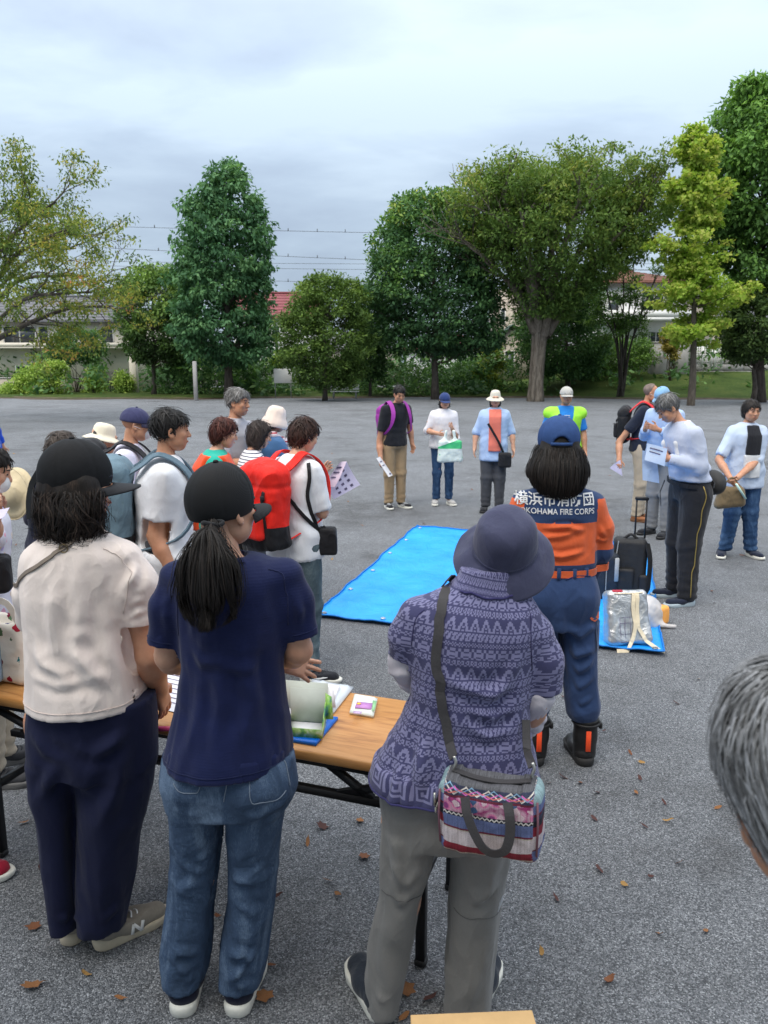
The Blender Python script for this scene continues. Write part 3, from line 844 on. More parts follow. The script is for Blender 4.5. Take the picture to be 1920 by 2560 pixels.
zrows = [(bpy_y, l, r) for bpy_y, l, r in [(398, 1270, 1580), (430, 1160, 1660), (470, 1130, 1690), (550, 1140, 1690), (620, 1180, 1650), (690, 1235, 1560), (750, 1268, 1480), (790, 1280, 1440)]]
rr = [(at(0, py, Yz)[2] - zb[2], (W(l, py)[0] + W(r, py)[0]) / 2, (W(r, py)[0] - W(l, py)[0]) / 2) for py, l, r in zrows]
Cz, qz = envelope(rng2, rr, 1250, .2, lump=.2, seed=2)
keep = vnoise(Cz * .75 + 3) > -.12 + .5 * np.clip((Cz[:, 2] + zb[2] - 11.5) / 2.5, 0, 1)
Cz = Cz[keep & (Cz[:, 2] + zb[2] < 13.1 + .16 * Cz[:, 1] + 1.1 * vnoise(Cz * .6))]
rr3 = [(at(0, py, Yz)[2] - zb[2], (W(l, py)[0] + W(r, py)[0]) / 2, (W(r, py)[0] - W(l, py)[0]) / 2) for py, l, r in [(560, 1150, 1640), (640, 1190, 1600), (700, 1240, 1520), (760, 1275, 1450), (800, 1290, 1420)]]
Cl, ql = envelope(rng2, rr3, 360, .35, lump=.15, seed=9)
C = np.concatenate([TP, Cz, Cl]); zz = C[:, 2] + zb[2]
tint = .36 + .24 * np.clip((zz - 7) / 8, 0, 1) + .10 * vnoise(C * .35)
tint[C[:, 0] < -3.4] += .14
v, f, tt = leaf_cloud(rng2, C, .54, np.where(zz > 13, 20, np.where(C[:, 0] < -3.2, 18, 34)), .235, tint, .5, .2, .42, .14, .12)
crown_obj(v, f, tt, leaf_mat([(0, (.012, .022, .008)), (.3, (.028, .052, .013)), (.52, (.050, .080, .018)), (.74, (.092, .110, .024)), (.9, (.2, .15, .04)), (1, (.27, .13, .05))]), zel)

# cherry at the left edge: bare grey twigs, sparse yellowing leaves
Yc = 30.0
cb = at(-70, 1030, Yc); cb[2] = 0
che = thing('cherry_tree', 'sparse yellowing tree with long bare twigs at left edge', 'tree', cb)
rng = np.random.RandomState(23); mb = MB(); tips = []
W = lambda px, py, dy=0.0: at(px, py, Yc + dy) - cb
mb.tube(crom([(0, 0, -.2), (.05, 0, 1.0), W(-60, 880), W(-70, 800)], 4), np.linspace(.34, .24, 13), 10)
for path, r in [([W(-60, 880), W(10, 838, -.5), W(90, 800, -1), W(180, 770, -1.4), W(280, 765, -1.6)], .13),
             ([W(-65, 860), W(-10, 760), W(50, 700, .4), W(140, 690, .8), W(225, 690, 1)], .11),
             ([W(-70, 820), W(-30, 690, -1), W(20, 600, -1.4), W(80, 550, -1.6), W(140, 505, -1.5)], .12),
             ([W(-70, 800), W(-60, 640, 1), W(-20, 560, 1.4), W(25, 500, 1.6)], .11),
             ([W(-65, 830), W(20, 660, -2.2), W(110, 600, -2.6), W(200, 560, -2.7)], .09),
             ([W(-65, 850), W(0, 720, 2), W(90, 640, 2.4), W(190, 620, 2.6)], .09),
             ([W(-60, 850), W(60, 750, -2.6), W(150, 735, -3), W(230, 730, -3)], .08),
             ([W(-70, 800), W(-150, 650), W(-230, 560)], .12), ([W(-70, 800), W(-140, 500), W(-160, 420)], .1), ([W(-70, 840), W(-90, 720, -2.5), W(-30, 640, -3.5)], .1)]:
    pts = crom(path, 5); m = len(pts)
    mb.tube(pts, np.linspace(r, .035, m), 7, cap=False)
    for k in range(m // 4, m, 2):
        d = pts[min(k + 1, m - 1)] - pts[k - 1]; d = d / np.linalg.norm(d) + rng.normal(size=3) * V(.55, .7, .5)
        grow(rng, mb, tips, pts[k], d, 1.15, .035, 2, .55, .25, 2, droop=.15, minr=.007, wob=.1)
mb.build('trunk', bark_mat((.05, .042, .038), (.13, .115, .10)), che, True)
C = np.array([p for p, d in tips]); keep = rng.rand(len(C)) < np.clip(1.25 - (C[:, 0] - 1.5) * .13, .35, 1); C = C[keep]
v, f, tt = leaf_cloud(rng, C, .42, 34, .13, .34 + .12 * (C[:, 0] > 4) + .22 * vnoise(C * .5), .45, .5, .45, .22, .25)
crown_obj(v, f, tt, leaf_mat([(0, (.018, .032, .010)), (.35, (.045, .070, .016)), (.6, (.090, .105, .022)), (.82, (.16, .14, .03)), (.95, (.22, .10, .035)), (1, (.25, .07, .04))], .35), che)

# ginkgo: slim, tiered, yellow-green
Yg = 40.0
gb = at(1728, 1000, Yg); gb[2] = bank(gb[0], Yg)
gin = thing('ginkgo_tree', 'slim tiered yellow-green ginkgo left of the huge green tree', 'tree', gb)
rng = np.random.RandomState(31); mb = MB()
W = lambda px, py, dy=0.0: at(px, py, Yg + dy) - gb
tr = crom([(0, 0, -.2), (0, 0, 1.5), W(1735, 780), W(1740, 560), W(1738, 330)], 6)
mb.tube(tr, np.linspace(.22, .03, len(tr)), 9)
C, tn = [], []
for i in range(150):
    py = 320 + 560 * rng.rand() ** .9
    s = V(np.interp(W(0, py)[2], tr[:, 2], tr[:, 0]), 0, W(0, py)[2])
    R = np.interp(py, [310, 360, 430, 500, 600, 680, 760, 830, 880], [.2, .6, 1.05, 1.3, 1.9, 2.0, 2.7, 2.6, 1.2]) * (.55 + .5 * rng.rand())
    R *= .62 + .5 * (math.sin(py * .052) > -.2)
    a = rng.rand() * 6.283
    e = s + V(math.cos(a) * R, math.sin(a) * R, .45 * R * (1.1 if py < 600 else .35))
    p = limb(mb, s, e, .035, .012, rng, .04, 4)
    for u in np.linspace(.3, 1, 6): C.append(s + (e - s) * u + rng.normal(size=3) * .12); tn.append(.5 + .2 * u)
mb.build('trunk', bark_mat((.06, .05, .04), (.14, .12, .10)), gin, True)
v, f, tt = leaf_cloud(rng, np.array(C), .30, 34, .19, np.array(tn), .6, .3, .8, .15, .2)
crown_obj(v, f, tt, leaf_mat([(0, (.026, .050, .008)), (.35, (.068, .112, .016)), (.6, (.112, .162, .026)), (1, (.19, .23, .05))], .45), gin)

# thin multi-stemmed tree before the white house
Ys = 50.0
sb = at(1555, 940, Ys); sb[2] = bank(sb[0], Ys)
thn = thing('small_tree', 'thin many-stemmed tree in front of the white house', 'tree', sb)
rng = np.random.RandomState(37); mb = MB(); tips = []
W = lambda px, py, dy=0.0: at(px, py, Ys + dy) - sb
for (px, py) in [(1515, 720), (1560, 690), (1600, 730), (1640, 740), (1540, 760), (1585, 660), (1500, 780), (1640, 690)]:
    pts = crom([V(rng.normal() * .1, rng.normal() * .1, -.1), W(1555 + (px - 1555) * .3, 850, rng.normal() * .3), W(px, py, rng.normal() * .8)], 5)
    mb.tube(pts, np.linspace(.09, .03, len(pts)), 6, cap=False)
    for k in (5, 7, 9): grow(rng, mb, tips, pts[k], pts[k] - pts[k - 1] + rng.normal(size=3) * .25, .95, .03, 1, .7, .2, 3, minr=.01)
mb.build('trunk', bark_mat((.035, .03, .026), (.085, .075, .065)), thn, True)
C = np.array([p for p, d in tips])
v, f, tt = leaf_cloud(rng, C, .5, 44, .17, .4, .35, .1, .45)
crown_obj(v, f, tt, leaf_mat(SH_G), thn)

# two broad trees behind the photographer: their crowns shade the near ground, their leaves lie on it
for i, (x, y, lab) in enumerate([(-3.4, -5.2, 'broad shade tree behind the viewpoint on the left'), (4.6, -6.0, 'broad shade tree behind the viewpoint on the right')]):
    rng = np.random.RandomState(41 + i)
    t = thing('shade_tree', lab, 'tree', (x, y, 0))
    rr = [(3.6, 0, 1.6), (4.6, 0, 3.6), (6.2, 0, 4.6), (8.0, 0, 3.9), (9.6, 0, 1.4)]
    C, q = envelope(rng, rr, 330, .3)
    v, f, tt = leaf_cloud(rng, C, .7, 60, .2, .45, .5, .2, .6)
    crown_obj(v, f, tt, leaf_mat(G_DARK), t)
    mb = MB(); mb.tube(crom([(0, 0, -.2), (.1, 0, 2), (0, .1, 4.5), (.1, 0, 8)], 4), np.linspace(.28, .06, 13), 9)
    for j in rng.choice(330, 26): limb(mb, (0, 0, 2.6 + rng.rand() * 3), C[j], .08, .02, rng)
    mb.build('trunk', bark_mat((.05, .04, .03), (.12, .1, .08)), t, True)

# ------------------------------------------------------------------ houses
glass = NT('window_glass').out((.045, .055, .065), .12, Specular_IOR_Level=.6)
M_cream = plain('wall_cream', (.62, .57, .48), .85, .06, 3, .15, 30)
M_white = plain('wall_white', (.70, .70, .69), .8, .05, 3, .15, 30)
M_beige = plain('wall_beige', (.46, .40, .33), .85, .06, 3, .15, 30)
M_conc = plain('concrete', (.33, .32, .31), .9, .15, 2, .3, 20)
M_grey = plain('grey_metal', (.30, .31, .32), .5, .08, 8, .1)
M_frame = plain('white_frame', (.72, .72, .70), .5, .04, 8, .05)
M_dframe = plain('dark_frame', (.09, .085, .08), .5, .1, 8, .05)
M_rgrey = plain('roof_grey', (.15, .15, .165), .8, .2, 6, .3, 30)
M_rmar = plain('roof_maroon', (.23, .065, .075), .75, .2, 6, .3, 30)
M_rgreen = plain('roof_green', (.075, .115, .10), .75, .2, 6, .3, 30)
M_rred = plain('roof_rust', (.20, .09, .065), .8, .2, 6, .3, 30)
def window(parent, c, w, h, mull=1, frame=None, depth=.12, rows=1):
    """frame with pane behind it on a wall facing the camera (-Y); c: centre of its face"""
    mb = MB(); b = .06
    for s in (-1, 1):
        mb.box((c[0] + s * (w / 2), c[1] - depth / 2, c[2]), (b, depth, h + b))
        mb.box((c[0], c[1] - depth / 2 + .002, c[2] + s * h / 2), (w - b, depth, b))
    for k in range(mull): mb.box((c[0] - w / 2 + w * (k + 1) / (mull + 1), c[1] - depth / 2 + .01, c[2]), (.06, depth * .7, h - b))
    for k in range(rows - 1): mb.box((c[0], c[1] - depth / 2 + .014, c[2] - h / 2 + h * (k + 1) / rows), (w - b, depth * .5, .05))
    f = mb.build('window', frame or M_frame, parent)
    p = MB(); p.box((c[0], c[1] - .02, c[2]), (w - b, .03, h - b)); p.build('pane', glass, f)
def tiled_slope(mb, a, b, c, d, n):
    """courses of tiles from the eave a-b up to the ridge d-c, each proud of the one above"""
    a, b, c, d = map(lambda q: np.array(q, float), (a, b, c, d))
    nn = np.cross(b - a, d - a); nn /= np.linalg.norm(nn)
    if nn[2] < 0: nn = -nn
    for i in range(n):
        t0, t1 = i / n, (i + 1.12) / n; t1 = min(t1, 1)
        p = [a + (d - a) * t0, b + (c - b) * t0, b + (c - b) * t1, a + (d - a) * t1]
        lift = [.05, .05, .012, .012]
        top = [q + nn * l for q, l in zip(p, lift)]; bot = [q - nn * .03 for q in p]
        mb.raw(np.array(top + bot), [(0, 1, 2, 3), (7, 6, 5, 4), (0, 4, 5, 1), (1, 5, 6, 2), (2, 6, 7, 3), (3, 7, 4, 0)])
def house(label, c, w, d, h, rise, wall, roofm, wins, over=.5, rz=0.0, hip=True, doors=(), gable_front=False, n=9, extra=None):
    """c: middle of its front (camera side) foot; wins: (x, z, w, h, mullions)"""
    t = thing('house', label, 'house', c, rz, None)
    mb = MB(); mb.box((0, d / 2, h / 2), (w, d, h))
    if gable_front: mb.raw([(-w / 2, 0, h), (w / 2, 0, h), (0, 0, h + rise), (-w / 2, d, h), (w / 2, d, h), (0, d, h + rise)], [(0, 1, 2), (3, 5, 4), (0, 2, 5, 3), (1, 4, 5, 2)])
    mb.build('wall', wall, t)
    r = MB(); o = over; z = h - .05
    if gable_front:
        for s in (-1, 1):
            k = rise / (w / 2)
            tiled_slope(r, (s * (w / 2 + o), -o, h - k * o), (s * (w / 2 + o), d + o, h - k * o), (0, d + o, h + rise + .06), (0, -o, h + rise + .06), n)
    else:
        ix = min(d / 2 + o, w / 2) if hip else -o * 0
        A, B, Cc, D = (-w / 2 - o, -o, z), (w / 2 + o, -o, z), (w / 2 + o, d + o, z), (-w / 2 - o, d + o, z)
        E, F = (-w / 2 - o + ix, d / 2, z + rise), (w / 2 + o - ix, d / 2, z + rise)
        tiled_slope(r, A, B, F, E, n); tiled_slope(r, Cc, D, E, F, n)
        if hip:
            tiled_slope(r, B, Cc, F, F, n); tiled_slope(r, D, A, E, E, n)
        r.box((0, d / 2, z + rise + .06), (w + 2 * o - 2 * ix, .3, .18))
        r.box((0, -o + .01, z - .1), (w + 2 * o, .1, .16))
    r.build('roof', roofm, t)
    for q in wins: window(t, (q[0], 0, q[1]), q[2], q[3], q[4], q[5] if len(q) > 5 else None)
    for (x, dw, dh) in doors:
        m = MB(); m.bevbox((x, -.05, dh / 2), (dw, .1, dh), .02); m.build('door', M_dframe, t)
    return t
Yh = 66.0
def base_of(px, Y):
    p = at(px, 985, Y); p[2] = float(bank(p[0], Y)) ; return p
b0 = base_of(120, Yh)
zx = lambda px, py, b, Y=Yh: (at(px, py, Y) - b)[[0, 2]]
def win_px(b, x0, y0, x1, y1, mull, Y=Yh, fr=None):
    a, c = zx(x0, y0, b, Y), zx(x1, y1, b, Y)
    return ((a[0] + c[0]) / 2, (a[1] + c[1]) / 2, c[0] - a[0], a[1] - c[1], mull) + ((fr,) if fr else ())
hA = house('cream house with grey tiled roof behind the sparse yellowing tree', b0, 16.5, 9, zx(0, 800, b0)[1], 2.3, M_cream, M_rgrey,
      [win_px(b0, 8, 816, 92, 862, 1), win_px(b0, 96, 816, 124, 862, 0), win_px(b0, 252, 818, 285, 858, 0), win_px(b0, 40, 915, 108, 948, 1)], .6)
mb = MB(); a, c = zx(0, 866, b0), zx(330, 880, b0)
mb.box((0, -.6, a[1] - .12), (16.6, 1.2, .16)); mb.box((0, -1.17, a[1] + .1), (16.6, .06, .34)); mb.build('balcony', M_cream, hA)
mb = MB(); mb.tube([(zx(47, 815, b0)[0], -.9, a[1]), (zx(47, 815, b0)[0], -.9, zx(0, 770, b0)[1])], .05, 6); mb.build('downpipe', M_dframe, hA)
b1 = base_of(305, 70)
house('low cream gabled house just right of the grey tiled one', b1, 5.2, 8, zx(0, 822, b1, 70)[1], 1.5, M_cream, M_rgrey, [win_px(b1, 262, 835, 290, 862, 0, 70), win_px(b1, 312, 850, 334, 875, 0, 70)], .4, gable_front=True)
b2 = base_of(690, 72)
house('white house with a maroon tiled roof', b2, 7.4, 8, zx(0, 790, b2, 72)[1], 2.4, M_white, M_rmar, [win_px(b2, 680, 815, 700, 850, 0, 72)], .45, n=8, hip=False)
b3 = base_of(1275, 66)
house('pale house with a green gabled porch roof', b3, 3.4, 6, zx(0, 862, b3, 66)[1], 1.6, M_beige, M_rgreen, [win_px(b3, 1262, 878, 1284, 935, 0, 66), win_px(b3, 1252, 772, 1262, 812, 0, 66)], .45, gable_front=True, n=7)
mb = MB(); mb.box((1.2, 4.5, 3.9), (4.4, 5, 7.8)); mb.build('tower_wall', M_beige, SC.objects[[o.name for o in SC.objects if o.get('label', '').startswith('pale house with')][0]])
b4 = base_of(1590, 62)
hW = house('white two-storey house with rust tiled roof behind thin tree', b4, 6.8, 8, zx(0, 702, b4, 62)[1], 1.2, M_white, M_rred,
      [win_px(b4, 1604, 728, 1632, 792, 1, 62), win_px(b4, 1520, 740, 1545, 790, 0, 62), win_px(b4, 1636, 738, 1656, 785, 0, 62), win_px(b4, 1625, 830, 1652, 862, 1, 62), win_px(b4, 1500, 850, 1540, 890, 1, 62)], .5)
a = zx(0, 800, b4, 62)
mb = MB(); mb.box((.2, -.7, a[1]), (7.2, 1.4, .22)); mb.box((.2, -1.36, a[1] + .38), (7.2, .07, .55)); mb.build('balcony', M_frame, hW)
b5 = base_of(1690, 66)
house('grey-walled house mostly hidden behind the ginkgo', b5, 5.5, 7, zx(0, 735, b5, 66)[1], 1.0, M_beige, M_rgrey, [win_px(b5, 1668, 748, 1700, 775, 1, 66, M_dframe), win_px(b5, 1660, 820, 1700, 850, 1, 66)], .5)

for i, (px, Y, w, ht, top, lab, wm, rm) in enumerate([(480, 84, 9, 885, 1.6, 'far cream house glimpsed behind the cone-shaped tree', M_cream, M_rgrey), (880, 88, 11, 868, 1.8, 'far pale house hidden behind the olive and dark evergreens', M_beige, M_rgrey),
        (1130, 86, 10, 872, 1.8, 'far white house hidden behind the round evergreen', M_white, M_rmar), (1400, 90, 12, 860, 2, 'far beige house behind the spreading tree trunk', M_beige, M_rgrey), (1830, 84, 12, 800, 2, 'far beige house at the right edge behind the trees', M_beige, M_rgrey), (-60, 92, 12, 860, 2, 'far house beyond the left edge of the park', M_white, M_rgrey)]):
    b = base_of(px, Y); hh = zx(0, ht, b, Y)[1]
    house(lab, b, w, 8, hh, top, wm, rm, [(x, hh * .75, 1.2, 1.1, 1) for x in (-w * .3, w * .25)] + [(x, hh * .3, 1.4, 1.2, 1) for x in (-w * .25, w * .3)], .5, n=7)
shrub('long dark hedge line behind the whole park edge', [(880, -100, 2020), (920, -120, 2040), (975, -120, 2040)], 76, 980, 900, 48, .38, G_DARK, .9, 33, 'hedges behind the park')
# ------------------------------------------------------------------ walls, fences, posts
mb = MB(); p0, p1 = at(1470, 930, 60), at(1945, 930, 60); z = 1.5
stone = thing('retaining_wall', 'long grey retaining wall above the grass bank on the right', 'wall', ((p0[0] + p1[0]) / 2, 62.5, 1.0))
Lw = p1[0] - p0[0]
nb = 14
for r_ in range(3):
    for k in range(nb):
        w = Lw / nb; x = -Lw / 2 + w * (k + .5) + (w / 2 if r_ % 2 else 0)
        if r_ == 0 and k == 0:
            m0 = MB(); m0.bevbox((0, 0, 0), (w - .03, .4, .47), .03); bme = m0.me('block')
        o = link('block', bme, M_conc, stone, (x, .02 * ((k * 7 + r_ * 3) % 3), .45 + r_ * .5))
mb = MB(); mb.box((0, .25, .9), (Lw, .3, 1.5)); mb.build('mortar', M_conc, stone)
def post(label, px, py0, py1, Y, w, mat, name='gate_pillar', cat='pillar', cap_=True):
    b = at(px, py1, Y); t = at(px, py0, Y); b[2] = bank(b[0], Y)
    q = thing(name, label, cat, b)
    mb = MB(); mb.bevbox((0, 0, (t[2] - b[2]) / 2), (w, w, t[2] - b[2]), .03); mb.build('shaft', mat, q)
    if cap_:
        mb = MB(); mb.bevbox((0, 0, t[2] - b[2] + .05), (w + .1, w + .1, .1), .02); mb.build('cap', mat, q)
    return q
post('broad grey gate pillar left of the ivy shrub', 1645, 858, 930, 60, 1.2, M_conc)
post('broad grey gate pillar between ivy shrub and ginkgo', 1700, 858, 930, 60, .85, M_conc)
post('beige gate pillar of the cream house', 338, 885, 988, 58, .5, M_cream)
post('thin grey post standing before the cone-shaped tree', 490, 903, 990, 46, .22, M_conc, 'grey_post', 'post', False)
# white lattice fence
fb = at(1770, 930, 61); fb[2] = 1.5 + .45
fen = thing('lattice_fence', 'white lattice fence on the wall right of the ginkgo', 'fence', fb)
fx = lambda px: at(px, 880, 61)[0] - fb[0]
ft = at(0, 866, 61)[2] - fb[2]
for px in (1728, 1757, 1780, 1788, 1806):
    m = MB(); m.box((fx(px), 0, ft / 2), (.14, .08, ft + .02)); m.build('fence_post', M_frame, fen)
for (a, b) in ((1731, 1755), (1760, 1778), (1790, 1804)):
    w = fx(b) - fx(a); 
    for k in range(9):
        m = MB(); m.box((fx(a) + w / 2, .03, ft * (k + .5) / 9), (w, .03, .05)); m.build('rail', M_frame, fen)
    for k in range(max(3, int(w / .14))):
        m = MB(); m.box((fx(a) + w * (k + .5) / max(3, int(w / .14)), -.01, ft / 2), (.04, .03, ft)); m.build('slat', M_frame, fen)
# house gate with bars
gt = at(273, 985, 58); gt[2] = 0
gate = thing('house_gate', 'dark barred gate between two bright shrubs', 'gate', gt)
for k in range(9):
    m = MB(); m.box((-.55 + k * .1375, 0, .8), (.05, .04, 1.45)); m.build('bar', M_dframe, gate)
for z in (.1, .85, 1.55):
    m = MB(); m.box((0, .05, z), (1.2, .05, .07)); m.build('rail', M_dframe, gate)
# garden wall in front of the cream house
gw = at(150, 985, 60); gw[2] = 0
gwl = thing('garden_wall', 'low beige garden wall in front of the cream house', 'wall', (at(60, 985, 60)[0], 60.0, 0))
mb = MB(); mb.bevbox((0, 0, .55), (9.4, .25, 1.1), .03); mb.build('panel', M_beige, gwl)
mb = MB(); mb.bevbox((0, 0, 1.15), (9.5, .35, .09), .02); mb.build('coping', M_conc, gwl)
# notice board and bench
nbp = at(708, 985, 50); nbp[2] = 0
nbd = thing('notice_board', 'blank white notice board on two legs under the olive bushy tree', 'sign', nbp)
zt = at(0, 922, 50)[2]; zb_ = at(0, 958, 50)[2]
m = MB(); m.bevbox((0, 0, (zt + zb_) / 2), (1.15, .05, zt - zb_), .015); m.build('board', M_frame, nbd)
for s in (-1, 1):
    m = MB(); m.tube([(s * .5, .05, -.05), (s * .5, .05, zt)], .03, 8); m.build('leg', M_grey, nbd)
bp = at(862, 985, 49); bp[2] = 0
bn = thing('park_bench', 'pale park bench in the shade below the round evergreen', 'bench', bp)
for k in range(3):
    m = MB(); m.bevbox((0, -.16 + k * .16, .45), (1.8, .13, .05), .01); m.build('slat', M_frame, bn)
for k in range(2):
    m = MB(); m.bevbox((0, .27, .62 + k * .17), (1.8, .04, .13), .01); m.build('backrest', M_frame, bn)
for s in (-.7, .7):
    m = MB(); m.box((s, 0, .21), (.1, .42, .42)); m.build('leg', M_conc, bn)
# power lines with spacers
M_wire = plain('wire', (.10, .11, .12), .6)
def wire(label, px0, py0, px1, py1, Y, r, spac=()):
    a, b = at(px0, py0, Y), at(px1, py1, Y); d = b - a
    a2, b2 = a - d * 1.2, b + d * 1.2
    t = np.linspace(0, 1, 25)[:, None]; L = np.linalg.norm(b2 - a2)
    pts = a2 + (b2 - a2) * t; pts[:, 2] -= .004 * L * (4 * t[:, 0] * (1 - t[:, 0]) - .7)
    q = thing('power_line', label, 'power line', a, 0, 'power lines across the sky')
    mb = MB(); mb.tube(pts - a, r, 5); mb.build('cable', M_wire, q)
    for px in spac:
        s = (px - px0) / (px1 - px0); p = d * s
        m = MB(); m.box((p[0], 0, p[2] + .02), (.09, .09, .34)); m.build('spacer', M_wire, q)
wire('topmost power line, crossing left of the cone-shaped tree', 245, 563, 955, 580, 95, .028, (284, 386, 720, 793, 863, 935))
wire('second power line from the top with paired spacers', 270, 618, 930, 648, 95, .028, (289, 396, 720, 793, 863))
wire('third power line from the top, thin and plain', 300, 652, 930, 658, 95, .024)
wire('fourth power line from the top, thin and plain', 330, 664, 930, 672, 95, .024)
wire('lowest power line just above the olive bushy tree', 340, 690, 930, 707, 95, .026, (720,))

# ------------------------------------------------------------------ fallen leaves
M_leafs = [plain('dry_leaf', c, .8, .3, 30, .3, 60) for c in ((.17, .065, .028), (.24, .105, .038), (.075, .03, .025), (.33, .19, .06))]
rng = np.random.RandomState(77)
def leaf_mesh(kind, k):
    n = 12; pts = []
    for i in range(n):
        a = 2 * math.pi * i / n
        r = (.5 + .09 * (1 if i % 2 == 0 else -1) * (kind == 1)) * (1 + .15 * rng.normal() * .5)
        x, y = r * math.cos(a), r * math.sin(a) * (.45 if kind == 0 else .8)
        pts.append((x, y, .10 * (x * x * 3 * (1 if k % 2 else .4) + abs(y) * .9) + .05 * rng.rand()))
    pts.append((0, 0, .015)); pts.append((.75, .03, .09))
    f = [(i, (i + 1) % n, n) for i in range(n)] + [(0, n + 1, 1)]
    return mesh_np('fallen_leaf', pts, f, False)
LM = [[leaf_mesh(kd, k) for k in range(3)] for kd in (0, 1)]
LMM = []
for kd in (0, 1):
    for k in range(3):
        for m in M_leafs:
            me = LM[kd][k].copy(); me.materials.append(m); LMM.append((kd, me))
leaf_spots = [(80, 2470, 1), (805, 2070, 1), (900, 2055, 1), (768, 2110, 0), (820, 2205, 0), (845, 2240, 0), (910, 2145, 1), (662, 2497, 1), (545, 2295, 0), (85, 2322, 1), (105, 2165, 0), (110, 2150, 0),
    (1015, 2478, 1), (1075, 2500, 0), (1355, 2385, 0), (1492, 1985, 0), (1497, 2178, 0), (1370, 1960, 0), (1405, 1945, 0), (1575, 1885, 0), (1605, 1910, 0), (1600, 1950, 0), (1795, 2022, 0), (1612, 2070, 0), (1763, 2332, 0), (1650, 2340, 0), (1625, 2195, 0),
    (1410, 1745, 0), (1270, 1100, 0), (985, 1215, 0), (1180, 1225, 0), (880, 1195, 0), (920, 1340, 0), (905, 1315, 0), (1060, 1310, 0), (975, 1305, 0), (870, 1255, 0), (760, 1145, 0), (830, 1135, 0), (905, 1130, 0), (885, 1165, 0),
    (1780, 1480, 0), (1785, 1510, 0), (1855, 1390, 0), (1800, 1320, 0), (1530, 1160, 0), (1525, 1190, 0), (1510, 1140, 0), (1630, 1290, 0), (25, 1205, 0), (30, 1255, 1), (40, 1365, 0), (35, 1135, 0), (1510, 1830, 0), (1250, 2090, 0),
    (1485, 2050, 0), (1560, 2215, 0), (1700, 2160, 0), (1520, 2455, 0), (1390, 2250, 0), (1660, 2010, 0), (1590, 1985, 0), (1745, 1700, 0), (1690, 1760, 0), (1830, 1330, 0), (1890, 1290, 0), (1450, 1960, 0), (1130, 1190, 0), (760, 1245, 0), (855, 1085, 0), (1000, 1080, 0), (1165, 1085, 0), (1330, 1130, 0), (700, 1120, 0), (1700, 1100, 0), (1880, 1120, 0), (1755, 1145, 0),
    (740, 1880, 0), (690, 2245, 0), (500, 2380, 0), (60, 2060, 0), (215, 2440, 0), (300, 2500, 0), (830, 1400, 0), (770, 1480, 0)]
GRP = 'dry leaves scattered on the gravel'
for k in range(8):
    y = 1150 + 1400 * rng.rand() ** .8; leaf_spots.append((rng.choice([rng.randint(650, 1400), rng.randint(1280, 1900), rng.randint(20, 1900)]) + int(30 * rng.normal()), int(y), 0))
for i, (px, py, kd) in enumerate(leaf_spots):
    p = gr(px, py)
    c = [q for q in LMM if q[0] == kd]; me = c[rng.randint(len(c))][1]
    o = link('fallen_leaf', me, None, None, (p[0], p[1], .008)); s = (.048 if kd else .036) * (.8 + .5 * rng.rand()) * (1.25 if py < 1400 else 1)
    o.scale = (s, s, s * (1 + rng.rand())); o.rotation_euler = (rng.normal() * .25, rng.normal() * .25, rng.rand() * 6.28)
    tag(o, 'dry brown fallen leaf lying on the grey gravel', 'leaf', GRP)
# ================================================================== PEOPLE: builders
SKIN = skin(); SKIN_W = skin(srgb(205, 160, 134)); SKIN_T = skin(srgb(186, 138, 110))
M_EYE = plain('eye', (.02, .015, .012), .25); M_LIP = plain('lip', srgb(168, 96, 88), .5)
def hand_prims(F, w, d, n, side, curl=.5, s=1.0, spread=.12, thumb=.6):
    """palm, four unequal fingers of three bones and a thumb from the side of the palm. d: forearm to fingers, n: palm normal (where fingers curl to)"""
    w = np.array(w, float); d = np.array(d, float); d /= np.linalg.norm(d)
    n = np.array(n, float); n = n - d * (n @ d); n /= np.linalg.norm(n)
    t = np.cross(d, n) * side; t /= np.linalg.norm(t)             # towards the thumb
    M = np.stack([t, d, n], 1)
    F.rbox(w + d * .045 * s, np.array([.074, .088, .026]) * s, .012 * s, M, k=.012 * s)
    F.cap(w - d * .02 * s, w + d * .02 * s, .026 * s, .026 * s, k=.02 * s, sq=(n, .75))
    for i, (off, L) in enumerate([(.028, .068), (.009, .076), (-.010, .070), (-.028, .055)]):
        p = w + d * (.085 - .004 * abs(i - 1.2)) * s + t * off * s
        a = curl * (.55 + .1 * i); q = d + t * spread * (1.2 - i) * .5; r = .0088 * s
        for j, f in enumerate((.45, .31, .24)):
            q = q * math.cos(a) + n * math.sin(a) if j == 0 else q * math.cos(a * .95) + (n * math.cos(a) - d * math.sin(a)) * math.sin(a * .95)
            q /= np.linalg.norm(q)
            e = p + q * L * f * s; F.cap(p, e, r, r * .92, k=.004 * s); p = e; r *= .92
    p = w + d * .022 * s + t * .030 * s; q = d * .62 + t * .75 + n * .25 * thumb; q /= np.linalg.norm(q)
    e = p + q * .045 * s; F.cap(p, e, .0125 * s, .0105 * s, k=.012 * s)
    q2 = d * .95 + t * .1 + n * .35 * thumb; q2 /= np.linalg.norm(q2); F.cap(e, e + q2 * .036 * s, .0105 * s, .0085 * s, k=.004 * s)
